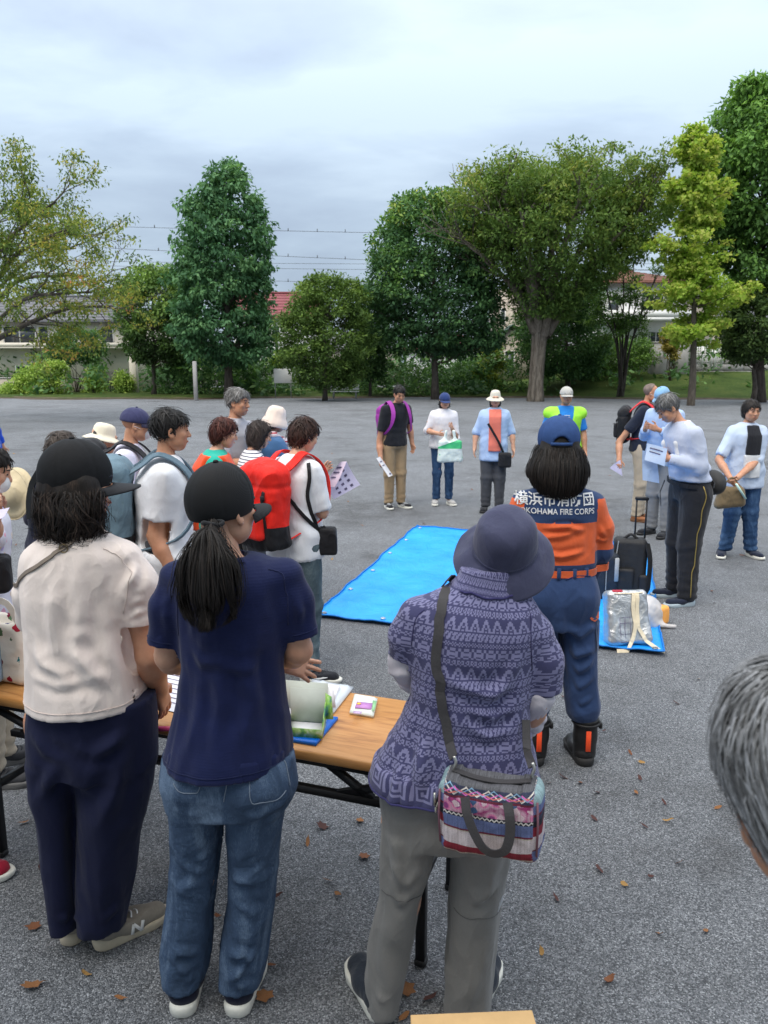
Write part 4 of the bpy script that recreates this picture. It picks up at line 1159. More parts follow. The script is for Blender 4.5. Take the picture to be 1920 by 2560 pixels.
def head_prims(F, g=1.0, fem=True):
    e = lambda c, r, k=.02, M=None, mode='u': F.ell(np.array(c) * g, np.array(r) * g, M, k * g, mode)
    e((0, -.014, .032), (.075, .096, .086)); e((0, .030, -.028), (.062, .062, .086)); e((0, .050, -.088), (.033 if fem else .038, .033, .026), .03)
    for s in (-1, 1):
        e((s * .045, .02, -.062), (.024, .042, .032), .03)
        e((s * .042, .066, -.022), (.022, .020, .02), .02)
        e((s * .032, .092, .006), (.017, .014, .011), .012, None, 'sub')
        e((s * .0325, .080, .004), (.0125, .0115, .0095), .004)
        Mx = rotz(s * .35)
        e((s * .079, -.008, -.012), (.009, .019, .031), .006, Mx); e((s * .083, -.002, -.010), (.006, .010, .018), .004, Mx, 'sub'); e((s * .077, .004, -.036), (.007, .01, .011), .006, Mx)
    e((0, .082, .028), (.046, .014, .011), .016)
    F.cap(V(0, .090, .010) * g, V(0, .110, -.028) * g, .0065 * g, .0115 * g, k=.012 * g)
    for s in (-1, 1): e((s * .011, .100, -.032), (.0085, .009, .0075), .006)
    e((0, .090, -.058), (.021, .010, .0065), .006); e((0, .088, -.068), (.018, .010, .0065), .006)
def rotpt(M, C, v): return np.asarray(v) @ np.array(M).T + np.array(C)
def headM(yaw, pitch, roll=0.0): return rotz(-math.radians(yaw)) @ rotx(-math.radians(pitch)) @ roty(math.radians(roll))
def join(parts):
    v, f, n = [], [], 0
    for a, b in parts: v.append(a); f.append(b + n); n += len(a)
    return np.concatenate(v), np.concatenate(f)
def make_body(parent, sk, mat, hb=.011, hh=.006, hd=.005, face=True, legs=True, g=1.0, fem=True):
    """one skin: head and neck, torso, arms with hands, legs"""
    parts = []
    F = Field(hh); head_prims(F, g, fem); v, f = F.mesh(1)
    C, M = sk['C'], sk['M']; v = rotpt(M, C, v)
    parts.append((v, f))
    B = Field(hb); nb = np.array(sk['neck']); ht = rotpt(M, C, [(0, -.025 * g, -.045 * g)])[0]
    B.cap(nb - V(0, 0, .03), ht, sk.get('neck_r', .053) * g, .050 * g, k=.02)
    B.prof([(z, cx, cy, rx * .86, ry * .84) + tuple(o_) for z, cx, cy, rx, ry, *o_ in sk['torso']], k=.03)
    for side, a in ((1, sk['R']), (-1, sk['L'])):
        S, E_, W_ = map(np.array, a['p'])
        q = a.get('r', 1.0)
        B.chain([S, S + (E_ - S) * .5, E_], [.032 * q, .038 * q, .035 * q], k=.03)
        B.chain([E_, E_ + (W_ - E_) * .35, W_], [.037 * q, .039 * q, .026 * q], k=.02)
        if a.get('hand', True):
            H_ = Field(hd); d = np.array(a.get('d', W_ - E_), float)
            hand_prims(H_, W_, d, a.get('n', (-side, 0, 0)), -side if a.get('flip') else side, a.get('curl', .5), a.get('s', .97) * g, a.get('spread', .12))
            H_.cap(W_ - (W_ - E_) / np.linalg.norm(W_ - E_) * .05, W_, .0285 * q, .026 * q, k=.01)
            parts.append(H_.mesh(1))
    if legs:
        for a in sk['legs']: B.chain(a, [.085, .055, .037], k=.03)
    parts.append(B.mesh(2))
    v, f = join(parts)
    o = link('body', mesh_np('body', v, f), mat, parent)
    if face:
        for s in (-1, 1):
            m = MB(); m.raw(*ball((.0105, .005, .0052), 10, 6))
            v = rotpt(M, C, np.concatenate(m.v) * g + np.array([s * .0325, .0905, .004]) * g); link('eye', mesh_np('eye', v, m.f), M_EYE, o)
        m = MB(); m.raw(*ball((.022, .006, .0042), 12, 6)); v = rotpt(M, C, np.concatenate(m.v) * g + np.array([0, .0975, -.0625]) * g)
        link('mouth', mesh_np('mouth', v, m.f), M_LIP, o)
        for s in (-1, 1):
            m = MB(); m.tube(crom([(s * .016, .0975, .026), (s * .032, .094, .031), (s * .05, .082, .026)], 3), [.002, .003, .003, .003, .0032, .003, .0015], 5)
            v = rotpt(M, C, np.concatenate(m.v) * g); link('eyebrow', mesh_np('eyebrow', v, m.f), M_EYE, o)
    return o
def ball(r, n=12, m=8):
    v = [(0, 0, -r[2])]
    for i in range(1, m):
        a = -math.pi / 2 + math.pi * i / m
        for k in range(n): v.append((r[0] * math.cos(a) * math.cos(6.2832 * k / n), r[1] * math.cos(a) * math.sin(6.2832 * k / n), r[2] * math.sin(a)))
    v.append((0, 0, r[2])); f = []
    for k in range(n): f.append((0, 1 + (k + 1) % n, 1 + k))
    for i in range(m - 2):
        for k in range(n):
            a, b = 1 + i * n + k, 1 + i * n + (k + 1) % n; f.append((a, b, b + n, a + n))
    l = len(v) - 1; q = 1 + (m - 2) * n
    for k in range(n): f.append((q + k, q + (k + 1) % n, l))
    return np.array(v), f
def finish(name, v, f, mat, parent, folds=(), nz=(.004, 6, .6), extra=None, attr=None, ar=None, drape=.012):
    d = np.zeros(len(v))
    if drape:
        z0, z1 = v[:, 2].min(), v[:, 2].max(); cx, cy = np.median(v[:, 0]), np.median(v[:, 1]); th = np.arctan2(v[:, 1] - cy, v[:, 0] - cx)
        w = np.clip(1 - (v[:, 2] - z0) / (z1 - z0), 0, 1)
        d += drape * (.35 + w) * fbm(np.stack([np.cos(th) * 2.6 + v[:, 2] * .8, np.sin(th) * 2.6, v[:, 2] * 1.7 + len(v) % 7], 1), 3)
        d += drape * .55 * np.clip(ridge(np.stack([v[:, 0] * 5 + v[:, 2] * 4, v[:, 1] * 5, v[:, 2] * 4 - v[:, 0] * 3], 1) + len(v) % 13, 2) - .55, 0, 1)
    if nz:
        a, s, zs = nz; d += a * fbm(v * V(s, s, s * zs) + 3.7 * len(v) % 11, 3)
    for q in folds: d += crease(v, *q)
    if extra is not None: d += extra(v)
    N = normals(v, f); N[:, 2] *= np.clip((v[:, 2] - v[:, 2].min() - .006) / .05, 0, 1); v = v + N * d[:, None]
    me = mesh_np(name, v, f)
    if attr: vattr(me, attr, ar(v))
    return link(name, me, mat, parent), v
def loop_at(v, z, c, n=64, out=.001, dz=.012, arc=None):
    """closed polyline that follows the outside of a garment at height z (z may vary with angle)"""
    a = np.arctan2(v[:, 1] - c[1], v[:, 0] - c[0]); r = np.hypot(v[:, 0] - c[0], v[:, 1] - c[1]); P = []
    for k in range(n):
        t = -math.pi + 2 * math.pi * (k + .5) / n
        zz = z(t) if callable(z) else z
        m = (np.abs(np.angle(np.exp(1j * (a - t)))) < 1.6 * math.pi / n) & (np.abs(v[:, 2] - zz) < dz)
        if m.any(): P.append((c[0] + (np.percentile(r[m], 90) + out) * math.cos(t), c[1] + (np.percentile(r[m], 90) + out) * math.sin(t), zz))
    return np.array(P)
def strands(parent, name, v, f, mat, n=1500, steps=9, step=.02, width=.0022, lift=.003, flow=None, sel=None, seed=1, jitter=.25, hang=None):
    """hair locks that run over a hair mass along a flow direction; hang: below this fraction they fall free"""
    from mathutils.kdtree import KDTree
    N = normals(v, f); kd = KDTree(len(v))
    for i, p in enumerate(v): kd.insert(p, i)
    kd.balance()
    rng = np.random.RandomState(seed)
    ids = np.arange(len(v)) if sel is None else np.where(sel(v))[0]
    if len(ids) < 20: return None
    ids = rng.choice(ids, n)
    VV, FF, TT = [], [], []; b = 0
    for i in ids:
        p = v[i] + N[i] * lift * rng.rand(); j = i; L = steps * (.5 + .7 * rng.rand()); m = max(3, int(L)); pts = []; nn = []
        bias = rng.normal(size=3) * jitter; tn = rng.rand(); lf = lift * (.3 + rng.rand())
        d0 = None
        for k in range(m):
            pts.append(p); nn.append(N[j])
            d = (np.array(flow(p)) if flow else V(0, 0, -1.0)) + bias
            d = d - N[j] * (d @ N[j]); d /= np.linalg.norm(d) + 1e-9
            if d0 is not None: d = d0 * .55 + d * .45; d /= np.linalg.norm(d) + 1e-9
            d0 = d
            q = p + d * step
            _, j, dist = kd.find(q)
            if hang is not None and dist > .008:
                if dist > hang: break
                p = q; continue
            p = v[j] + (q - v[j]) - N[j] * ((q - v[j]) @ N[j]) + N[j] * lf
        m = len(pts)
        if m < 3: continue
        pts = np.array(pts); nn = np.array(nn)
        T = np.gradient(pts, axis=0); S = np.cross(T, nn); S /= np.linalg.norm(S, axis=1)[:, None] + 1e-9
        w = width * (.6 + .8 * rng.rand()) * np.sin(np.linspace(.35, 1, m) * math.pi * .97)[:, None]
        w = np.maximum(w, width * .12)
        q = np.stack([pts - S * w, pts + nn * width * .5, pts + S * w], 1).reshape(-1, 3)
        VV.append(q); TT.append(np.full(len(q), tn))
        a = b + 3 * np.arange(m - 1)[:, None]
        FF.append(np.concatenate([a + [0, 1, 4, 3], a + [1, 2, 5, 4]])); b += len(q)
    me = mesh_np(name, np.concatenate(VV), np.concatenate(FF)); vattr(me, 'tint', np.concatenate(TT))
    return link(name, me, mat, parent)
def hair_obj(parent, v, f, mat, name='hair', amp=.004, fr=14):
    v = push(v, f, amp * fbm(v * V(fr, fr, fr * .3), 3))
    me = mesh_np(name, v, f); vattr(me, 'tint', np.clip(.5 + .5 * vnoise(v * 30), 0, 1))
    return link(name, me, mat, parent), v
def hair_mass(style, g=1.0, h=.007):
    F = Field(h)
    F.ell(V(0, -.016, .036) * g, V(.084, .106, .094) * g, k=.02)
    if style == 'bob':
        F.ell(V(0, -.035, -.045) * g, V(.092, .075, .095) * g, k=.03)
        for s in (-1, 1): F.ell(V(s * .075, .0, -.05) * g, V(.022, .045, .075) * g, k=.02)
        ln = ([-.2, -.06, .02, .055, .075, .12], [-.16, -.15, -.12, -.05, .045, .06])
    elif style == 'full':
        F.ell(V(0, -.045, -.02) * g, V(.088, .075, .085) * g, k=.03)
        ln = ([-.2, -.06, -.015, .02, .06, .12], [-.12, -.11, -.05, .0, .045, .06])
    elif style == 'bald':
        ln = ([-.2, -.08, -.02, .0, .02], [-.09, -.08, -.03, .02, .3])
    else:
        ln = ([-.2, -.08, -.03, .005, .035, .075, .12], [-.085, -.075, -.035, -.01, .02, .055, .066])
    xs, zs = np.array(ln[0]) * g, np.array(ln[1]) * g
    F.clip(lambda X, Y, Z: (np.interp(Y, xs, zs) - Z) * .75 + 0 * X)
    return F.mesh(1)
def cap_hat(parent, C, M, mat, visor=None, g=1.0, name='cap', h=.0075, vis_len=.072, droop=.35, rear=False, tilt=0.0, button=True, hgt=1.0, edge=.012):
    """six-panel crown with button, curved visor, adjusting strap over the rear opening"""
    M = np.array(M) @ rotx(math.radians(tilt))
    F = Field(h); r = V(.091, .112, .098 * hgt) * g; c = V(0, -.010, .028) * g
    F.ell(c, r, k=0)
    F.clip(lambda X, Y, Z: edge * g - Z + 0 * X + 0 * Y)
    if rear: F.ell(V(0, -.115, edge + .002) * g, V(.036, .05, .042) * g, k=0, mode='sub')
    v, f = F.mesh(2)
    d = np.zeros(len(v))
    for k in range(6):
        a = math.radians(30 + 60 * k)
        q = [c + r * V(math.cos(a) * math.sin(u), math.sin(a) * math.sin(u), math.cos(u)) for u in np.linspace(.02, 1.75, 9)]
        d += -.0016 * np.exp(-(segd(v, q)[0] / .005) ** 2)
    d += .0012 * fbm(v * 14, 2)
    v = push(v, f, d)
    o = link(name, mesh_np(name, rotpt(M, C, v), f), mat, parent)
    m = MB(); n, k = 19, 8; P = np.zeros((n, k, 3))
    for i, a in enumerate(np.linspace(-1.12, 1.12, n)):
        for j, u in enumerate(np.linspace(0, 1, k)):
            bx, by = r[0] * 1.0 * math.sin(a), c[1] + r[1] * 1.0 * math.cos(a)
            L = vis_len * g * (1 - (abs(a) / 1.14) ** 2.6)
            x, y = bx * (1 + .04 * u), by + L * u
            P[i, j] = (x, y, edge * g + .004 - droop * 26 * g * x * x * (.35 + .65 * u) * .28 - .012 * u * g)
    m.sheet(P, .004); v = rotpt(M, C, np.concatenate(m.v)); link('visor', mesh_np('visor', v, m.f), visor or mat, o)
    if button:
        m = MB(); m.raw(*ball((.008, .008, .005))); link('button', mesh_np('button', rotpt(M, C, np.concatenate(m.v) + c + V(0, 0, r[2])), m.f), mat, o)
    if rear:
        pts = [V(math.sin(a) * r[0] * 1.01, c[1] - math.cos(a) * r[1] * 1.01, (edge + .012) * g) for a in np.linspace(-.5, .5, 9)]
        m = MB(); m.strap(pts, [(p[0], p[1] - c[1], 0) for p in pts], .014, .003); link('strap', mesh_np('strap', rotpt(M, C, np.concatenate(m.v)), m.f), mat, o)
    return o
def brim_hat(parent, C, M, mat, rows, name='hat', n=40, wob=.004, sx=.94, sy=1.1, band=None, seed=0):
    """soft hat turned from (radius, height) rows"""
    m = MB(); m.lathe(rows, n=n, sx=sx, sy=sy); v = np.concatenate(m.v); v[:, 1] -= .01
    r = np.hypot(v[:, 0], v[:, 1]); v[:, 2] += wob * fbm(v * 16 + seed, 2) * np.clip(r / .1, 0, 2) * 1.5; v[:, :2] *= (1 + .25 * wob / .004 * .06 * fbm(v * 9 + seed, 2))[:, None]
    o = link(name, mesh_np(name, rotpt(M, C, v), m.f), mat, parent)
    if band:
        z0, z1, rr, bm = band; m = MB(); m.lathe([(rr, z0), (rr + .003, z0), (rr + .0025, z1), (rr, z1)], n=n, sx=sx, sy=sy); v = np.concatenate(m.v); v[:, 1] -= .01
        link('hat_band', mesh_np('hat_band', rotpt(M, C, v), m.f), bm, o)
    return o
SUNHAT = [(.003, .128), (.04, .125), (.066, .112), (.08, .085), (.087, .04), (.09, .024), (.112, .01), (.135, -.006), (.15, -.018), (.148, -.023), (.132, -.012), (.108, .004), (.087, .016), (.08, .03)]
def shoe_obj(parent, p, yaw, mat, sole, L=.255, w=.092, h=.007, hi=.075, accent=None, name='shoe', z0=0.0, laces=None):
    """p: heel position on the ground; yaw: 0 points along +y, positive turns to +x"""
    Mz = rotz(-yaw); k = L / .255
    F = Field(h)
    F.chain([(0, .045, .05), (0, .12, .045), (.002, .205, .036)], [.040, .042, .037], k=.03, sq=((0, 0, 1), .85))
    F.cap((0, .042, .06), (0, .05, hi + .01), .036, .034, k=.02)
    F.clip(lambda X, Y, Z: .022 - Z + 0 * X + 0 * Y); F.clip(lambda X, Y, Z: Z - hi - np.clip((.03 - Y), -.02, .03) * .5 + 0 * X)
    v, f = F.mesh(1); v = v * V(w / .092, k, 1)
    o = link(name, mesh_np(name, v @ Mz.T + np.array(p) + V(0, 0, z0), f), mat, parent)
    m = MB(); n = 26; ring = []
    for i in range(n):
        a = 2 * math.pi * i / n; y = .127 + .131 * math.sin(a); t = (y + .004) / .262
        hw = np.interp(t, [0, .1, .3, .5, .72, .9, 1], [.026, .037, .039, .040, .047, .037, .018])
        ring.append((math.copysign(hw, math.cos(a)) * min(1, abs(math.cos(a)) * 2.2) ** .6, y))
    ring = np.array(ring) * V(w / .092, k)
    pr = [(.0, .97, 0), (.004, 1.0, 0), (.022, 1.03, 1), (.030, 1.0, 1), (.031, .9, 1)]; vv = []
    for z, q, u in pr:
        for x, y in ring: vv.append((x * q, (y - .127 * k) * q + .127 * k, z * (1 + .35 * (u and max(0, 1 - y / (.09 * k)))) + (.008 * max(0, y / k - .2) / .06 if not u else 0)))
    m.raw(vv, [(i * n + j, i * n + (j + 1) % n, (i + 1) * n + (j + 1) % n, (i + 1) * n + j) for i in range(4) for j in range(n)] + [tuple(range(n - 1, -1, -1)), tuple(4 * n + j for j in range(n))])
    link('sole', mesh_np('sole', np.concatenate(m.v) @ Mz.T + np.array(p) + V(0, 0, z0), m.f), sole, o)
    if laces:
        m = MB()
        for y in (.115, .135, .155): m.tube(crom([(-.028, y, .062), (0, y + .008, .079 - (y - .115) * .35), (.028, y, .062)], 3), .003, 5)
        link('lace', mesh_np('lace', np.concatenate(m.v) * V(1, k, 1) @ Mz.T + np.array(p) + V(0, 0, z0), m.f), laces, o)
    if accent:
        m = MB()
        for s in (-1, 1): m.strap([(s * .0455, .09, .042), (s * .0475, .12, .04), (s * .047, .15, .047), (s * .044, .175, .05)], (s, 0, .2), [.006, .014, .01, .003], .004)
        link('stripe', mesh_np('stripe', np.concatenate(m.v) * V(w / .092, k, 1) @ Mz.T + np.array(p) + V(0, 0, z0), m.f), accent, o)
    return o
TORSO = [(.86, .16, .112), (.95, .168, .12), (1.05, .148, .105), (1.15, .15, .105), (1.25, .163, .113), (1.33, .170, .108), (1.385, .155, .09), (1.43, .10, .068), (1.455, .062, .056)]
POSES = dict(down=((.235, -.01, 1.12), (.255, .05, .88)), fold=((.235, .07, 1.12), (-.03, .215, 1.13)), front=((.235, .03, 1.12), (.11, .25, 1.10)), clasp=((.245, .03, 1.10), (.05, .19, .90)), phone=((.225, .05, 1.12), (.07, .27, 1.22)), hold=((.24, -.02, 1.12), (.22, .2, 1.0)))
def person(label, px, Y, facing, H=1.62, top=None, bottom=None, shoes=None, hair=('short', (.02, .018, .017)), hat=None, arms=('down', 'down'), look=(0, 0), lean=0, fem=True, sk_mat=None, wide=1.0, stance=.09, mask=None, foot_yaw=(12, -12), legs_bent=0, pxy=None, hb=None, face=True, curl=(.5, .5), glasses=False, step=0.0):
    far = Y > 8; hb = hb or (.026 if far else .021); hf = 1.5 if far else 1.2
    s = H / 1.70; rz = math.radians(facing)
    base = at(px, 1280, Y); base[2] = 0
    if pxy is not None: base = np.array(pxy, float)
    t = thing('person', label, 'person', base, rz)
    Ri = rotz(-rz); loc = lambda P: Ri @ (np.array(P, float) - base)
    tl = math.tan(math.radians(lean)); ly = lambda z: max(0, z - .95 * s) * tl
    tors = [(z * s, 0, ly(z * s), rx * s * wide, ry * s * (.5 + .5 * wide)) for z, rx, ry in TORSO]
    neck = V(0, ly(1.44 * s) + .005, 1.44 * s)
    g = .83 if fem else .865
    C = V(0, ly(1.60 * s) + .03 + .0016 * look[1], neck[2] + .165 * g - .0007 * max(0, look[1])); M = headM(look[0], look[1])
    sk = dict(C=C, M=M, neck=neck, torso=tors, legs=[])
    sh = (.165 if fem else .18) * s * wide ** .5
    A = []
    for i, (side, a) in enumerate(((1, arms[0]), (-1, arms[1]))):
        S = V(side * sh, ly(1.375 * s), 1.375 * s)
        if isinstance(a, str): e, w = POSES[a]; E_ = V(side * e[0] * wide ** .5, e[1] + ly(e[2] * s), e[2] * s); W_ = V(side * w[0], w[1] + ly(w[2] * s), w[2] * s); o = {}
        else: E_, W_ = loc(a[0]), loc(a[1]); o = a[2] if len(a) > 2 else {}
        n = V(-side, .2, 0) if a in ('down',) else V(-side * .4, .3, -.8) if a in ('fold', 'clasp') else V(-side, -.3, .2)
        q = dict(p=(S, E_, W_), n=n, curl=curl[i], r=1.0 if fem else 1.12, s=.95 if fem else 1.06); q.update(o); q['k'] = q['r']; q['r'] *= .84 if top.get('sleeve', .45) > .85 else 1; A.append(q)
    sk['R'], sk['L'] = A
    ft = [V(side * stance, -.06 + (i * .03) - step * i, 0) for i, side in enumerate((1, -1))]
    for i, side in enumerate((1, -1)):
        an = ft[i] + V(0, .06, .085); kn = V(side * (.088 * wide ** .5), .03 + legs_bent * .04, .48 * s); sk['legs'].append([V(side * .088 * wide, 0, .88 * s), kn, an])
    bdy = make_body(t, sk, sk_mat or SKIN, hb=hb, hh=.009 if far else .0072, hd=.0075 if far else .0062, face=face, g=g, fem=fem)
    # trousers
    bt = bottom; fit = bt.get('fit', 1.0)
    F = Field(.0145 * hf)
    F.prof([(.84 * s, 0, 0, .155 * s * wide + .01, .115 * s + .012), (.93 * s, 0, 0, .17 * s * wide + .01, .125 * s + .01), (1.03 * s, 0, ly(1.03 * s), .155 * s * wide + .012, .11 * s + .01)], k=.03)
    for L in sk['legs']: F.chain([L[0], L[1], L[2] + V(0, 0, -.02)], [.098 * fit * wide ** .5, .074 * fit, .060 * fit], k=.035)
    zb = bt.get('hem', .06)
    F.clip(lambda X, Y, Z: zb - Z + 0 * X + 0 * Y)
    v, f = F.mesh(2)
    ex = lambda v: .006 * np.clip((.36 - v[:, 2]) / .25, 0, 1) * np.sin(v[:, 2] * 95 + 3 * vnoise(v * 9)) + .004 * np.exp(-((v[:, 2] - .48 * s) / .09) ** 2) * np.sin(v[:, 2] * 80 + 4 * vnoise(v * 7))
    finish('trousers', v, f, bt['mat'], t, nz=(.005, 7, .5), extra=ex, drape=.008)
    # top
    tp = top; ez = min(.03, tp.get('ease', .015)); hem = tp.get('hem', .86) * s
    F = Field(.0122 * hf)
    rows = []
    for z, rx, ry in TORSO:
        k = 1.0 if z < 1.38 else (.55 if z < 1.44 else .2)
        rows.append((z * s, 0, ly(z * s), rx * s * wide + ez * k * (1.25 if z < 1.1 else 1), ry * s * (.5 + .5 * wide) + ez * k * 1.1, 2.3))
    rows = [r for r in rows if r[0] > hem + .02]; r0 = rows[0]; rows = [(hem, 0, ly(hem), max(r0[3], .172 * s * wide + ez), max(r0[4], .125 * s + ez), 2.2)] + rows
    F.prof(rows, k=.03)
    sl = tp.get('sleeve', .45)
    for q in (sk['R'], sk['L']):
        S, E_, W_ = q['p']; k = q['k']
        S = S + V(-.015 * np.sign(S[0]), 0, -.012)
        up = np.linalg.norm(E_ - S); L = up + np.linalg.norm(W_ - E_); e = sl * L
        P, Rr = [S], [.060 * k]
        if e > up: P += [E_, E_ + (W_ - E_) * min(1, (e - up) / (L - up))]; Rr += [.050 * k, (.040 if sl > .9 else .046) * k]
        else: P += [S + (E_ - S) * e / up]; Rr += [.058 * k]
        F.sleeve(P, Rr, .03, None)
    F.cap(neck + V(0, 0, .05), neck + V(0, .02, .12), .05, .06, k=0, mode='sub')
    v, f = F.mesh(2)
    ex = lambda v: .004 * np.sin(v[:, 2] * 60 + 5 * vnoise(v * 6)) * np.clip(1 - np.abs(v[:, 2] - 1.0 * s) / .25, 0, 1)
    so, sv = finish('shirt', v, f, tp['mat'], t, nz=(.005, 8, .55), extra=ex, drape=.007)
    # shoes
    for i in range(2):
        shoe_obj(t, ft[i], math.radians(foot_yaw[i]), shoes['mat'], shoes['sole'], .25 * (1 if fem else 1.08), accent=shoes.get('accent'), laces=shoes.get('laces'), h=.012 if far else .0095)
    # hair, hat
    if hair:
        hm = hairm(hair[1], hair[2] if len(hair) > 2 else None)
        v, f = hair_mass(hair[0], g * (.88 if hat else 1), .010 if far else .0085)
        ho, hv = hair_obj(t, rotpt(M, C, v), f, hm, amp=.007, fr=24)
        if hair[0] != 'bald': strands(ho, 'lock', hv, f, hm, 100 if far else 320, 6, .017, .0065 if far else .0038, .006, seed=int(px) % 97, jitter=.45, hang=.03, sel=(lambda v: ((v - C) @ M)[:, 2] < -.035) if hat else None)
    if hat:
        if hat[0] == 'cap': cap_hat(t, C, M, hat[1], hat[2] if len(hat) > 2 else None, g)
        else: brim_hat(t, C, M, hat[1], [(r * g, z * g) for r, z in (hat[2] if len(hat) > 2 and hat[2] else SUNHAT)], band=hat[3] if len(hat) > 3 else None, seed=px)
    if mask:
        F = Field(.005); F.ell(V(0, .066, -.055) * g, V(.052, .05, .052) * g, k=0); F.clip(lambda X, Y, Z: .035 - Y + 0 * X + 0 * Z); F.clip(lambda X, Y, Z: Z + .008 + 0 * X + 0 * Y)
        v, f = F.mesh(1); mo = link('face_mask', mesh_np('face_mask', rotpt(M, C, v), f), mask, t)
        m = MB()
        for sd in (-1, 1): m.tube(crom([V(sd * .045, .062, -.04) * g, V(sd * .072, .03, -.022) * g, V(sd * .084, -.012, -.012) * g], 3), .0016, 5)
        link('ear_loop', mesh_np('ear_loop', rotpt(M, C, np.concatenate(m.v)), m.f), mask, mo)
    if glasses:
        m = MB()
        for sd in (-1, 1):
            m.tube([V(sd * .032 + .02 * math.cos(a), .106, .004 + .016 * math.sin(a)) * g for a in np.linspace(0, 6.2832, 15)], .0016, 5, cap=False)
            m.tube([V(sd * .052, .104, .006) * g, V(sd * .078, .02, .006) * g, V(sd * .08, -.01, -.004) * g], .0015, 5)
        m.tube([V(-.012, .107, .006) * g, V(.012, .107, .006) * g], .0015, 5)
        link('glasses', mesh_np('glasses', rotpt(M, C, np.concatenate(m.v)), m.f), M_EYE, t)
    return dict(t=t, sk=sk, base=base, rz=rz, C=C, M=M, s=s, g=g, ly=ly, sv=sv, neck=neck, sh=sh, wide=wide, ft=ft, body=bdy)
def W2(P, p):
    """a point in a person's own axes to the world"""
    return rotz(P['rz']) @ np.array(p, float) + P['base']
# ================================================================== PEOPLE in the foreground, seen from behind
class Fig:
    def __init__(s, name, label, px, Y0):
        s.Y0 = Y0; b = at(px, 1280, Y0); s.base = V(b[0], Y0, 0)
        s.t = thing(name, label, 'person', s.base)
    def P(s, px, py, dy=0.0): return at(px, py, s.Y0 + dy) - s.base
    def row(s, py, xl, xr, ry, cy=0.0, n=2.2, dy=0.0):
        a, b = s.P(xl, py, dy), s.P(xr, py, dy)
        return ((a[2] + b[2]) / 2, (a[0] + b[0]) / 2, cy + dy, (b[0] - a[0]) / 2, ry, n)
def hollow(F, rows, zh, t=.010, up=.05):
    """open the hem of a garment: its lower rim becomes a wall of thickness t"""
    r = sorted(rows)[:3]
    z = [q[0] for q in r]; g = lambda i, zz: float(np.interp(zz, z, [q[i] for q in r]))
    F.prof([(zz, g(1, zz), g(2, zz), g(3, zz) - t, g(4, zz) - t, g(5, zz)) for zz in (zh - .02, zh + up * .5, zh + up)], k=0, mode='sub')
def tube_line(parent, pts, r, mat, name='seam', closed=False):
    pts = np.array(pts)
    if closed: pts = np.concatenate([pts, pts[:1]])
    m = MB(); m.tube(pts, r, 5, cap=not closed); return m.build(name, mat, parent, True)
def on_surface(v, f, pts, out=.0012):
    from mathutils.kdtree import KDTree
    N = normals(v, f); kd = KDTree(len(v))
    for i, p in enumerate(v): kd.insert(p, i)
    kd.balance(); o = []
    for p in pts:
        _, j, _ = kd.find(p); q = v[j]; d = np.array(p) - q; o.append(np.array(p) - N[j] * (d @ N[j]) + N[j] * out)
    return np.array(o)
def surf_back(v, x, z):
    """a point on the camera side of a garment at local x, z"""
    m = (np.abs(v[:, 0] - x) < .012) & (np.abs(v[:, 2] - z) < .012)
    return v[m][np.argmin(v[m][:, 1])] if m.any() else V(x, 0, z)
BLACK = cloth((.012, .0125, .015), .25, .8, .35)
CAPBLK = plain('cap_fabric', (.0095, .010, .0115), .75, .2, 30, .3, 90, spec=.25)
HB = hairm((.010, .0078, .0070), (.032, .024, .020))
NAVY = cloth(srgb(30, 36, 74), .14, .85, .45)

# ---------------------------------------------------------------- woman in the cream T-shirt
A = Fig('person', 'woman in loose cream T-shirt, wide navy trousers and black cap', 210, 2.30)
P = A.P
C = P(198, 1206, .02); M = headM(64, 6)
sk = dict(C=C, M=M, neck=P(188, 1318), neck_r=.056, torso=[A.row(1740, 100, 340, .11), A.row(1600, 90, 300, .11), A.row(1480, 80, 290, .11), A.row(1400, 90, 300, .10), A.row(1360, 100, 290, .08), A.row(1330, 130, 250, .06)],
          R=dict(p=(P(318, 1408), P(374, 1640, .0), P(398, 1722, .10)), d=(.10, .35, -.86), n=(-.9, .2, .1), r=1.14, curl=.35),
          L=dict(p=(P(98, 1410), P(90, 1560, .14), P(130, 1640, .33)), r=1.05),
          legs=[[P(130, 1800), P(150, 2060), P(172, 2325)], [P(290, 1800), P(270, 2060), P(262, 2318)]])
make_body(A.t, sk, SKIN, hb=.013, hh=.0065, hd=.0045, g=.93)
rows = [A.row(1748, 76, 362, .172, n=2.2), A.row(1650, 72, 344, .158, n=2.3), A.row(1560, 66, 318, .143), A.row(1475, 62, 314, .14), A.row(1420, 66, 316, .13), A.row(1380, 80, 312, .114), A.row(1350, 102, 292, .090), A.row(1328, 122, 262, .072), A.row(1312, 145, 236, .058)]
F = Field(.0066); F.prof(rows, k=.03)
F.sleeve([P(306, 1405), P(338, 1470, -.005), P(346, 1556, .0)], [.062, .064, .060], .05)
F.chain([P(98, 1405), P(82, 1490, .06), P(84, 1545, .13)], [.056, .056, .052], k=.04)
hollow(F, rows, rows[0][0])
F.cap(P(188, 1318), P(188, 1270, .02), .055, .06, k=.01, mode='sub')
zs = rows[0][0]
F.rbox(P(352, 1730, -.06), (.05, .02, .22), .006, rotz(-.6), k=0, mode='sub')       # slit in the side seam
v, f = F.mesh(4)
bk = lambda px, py: P(px, py, -.15)
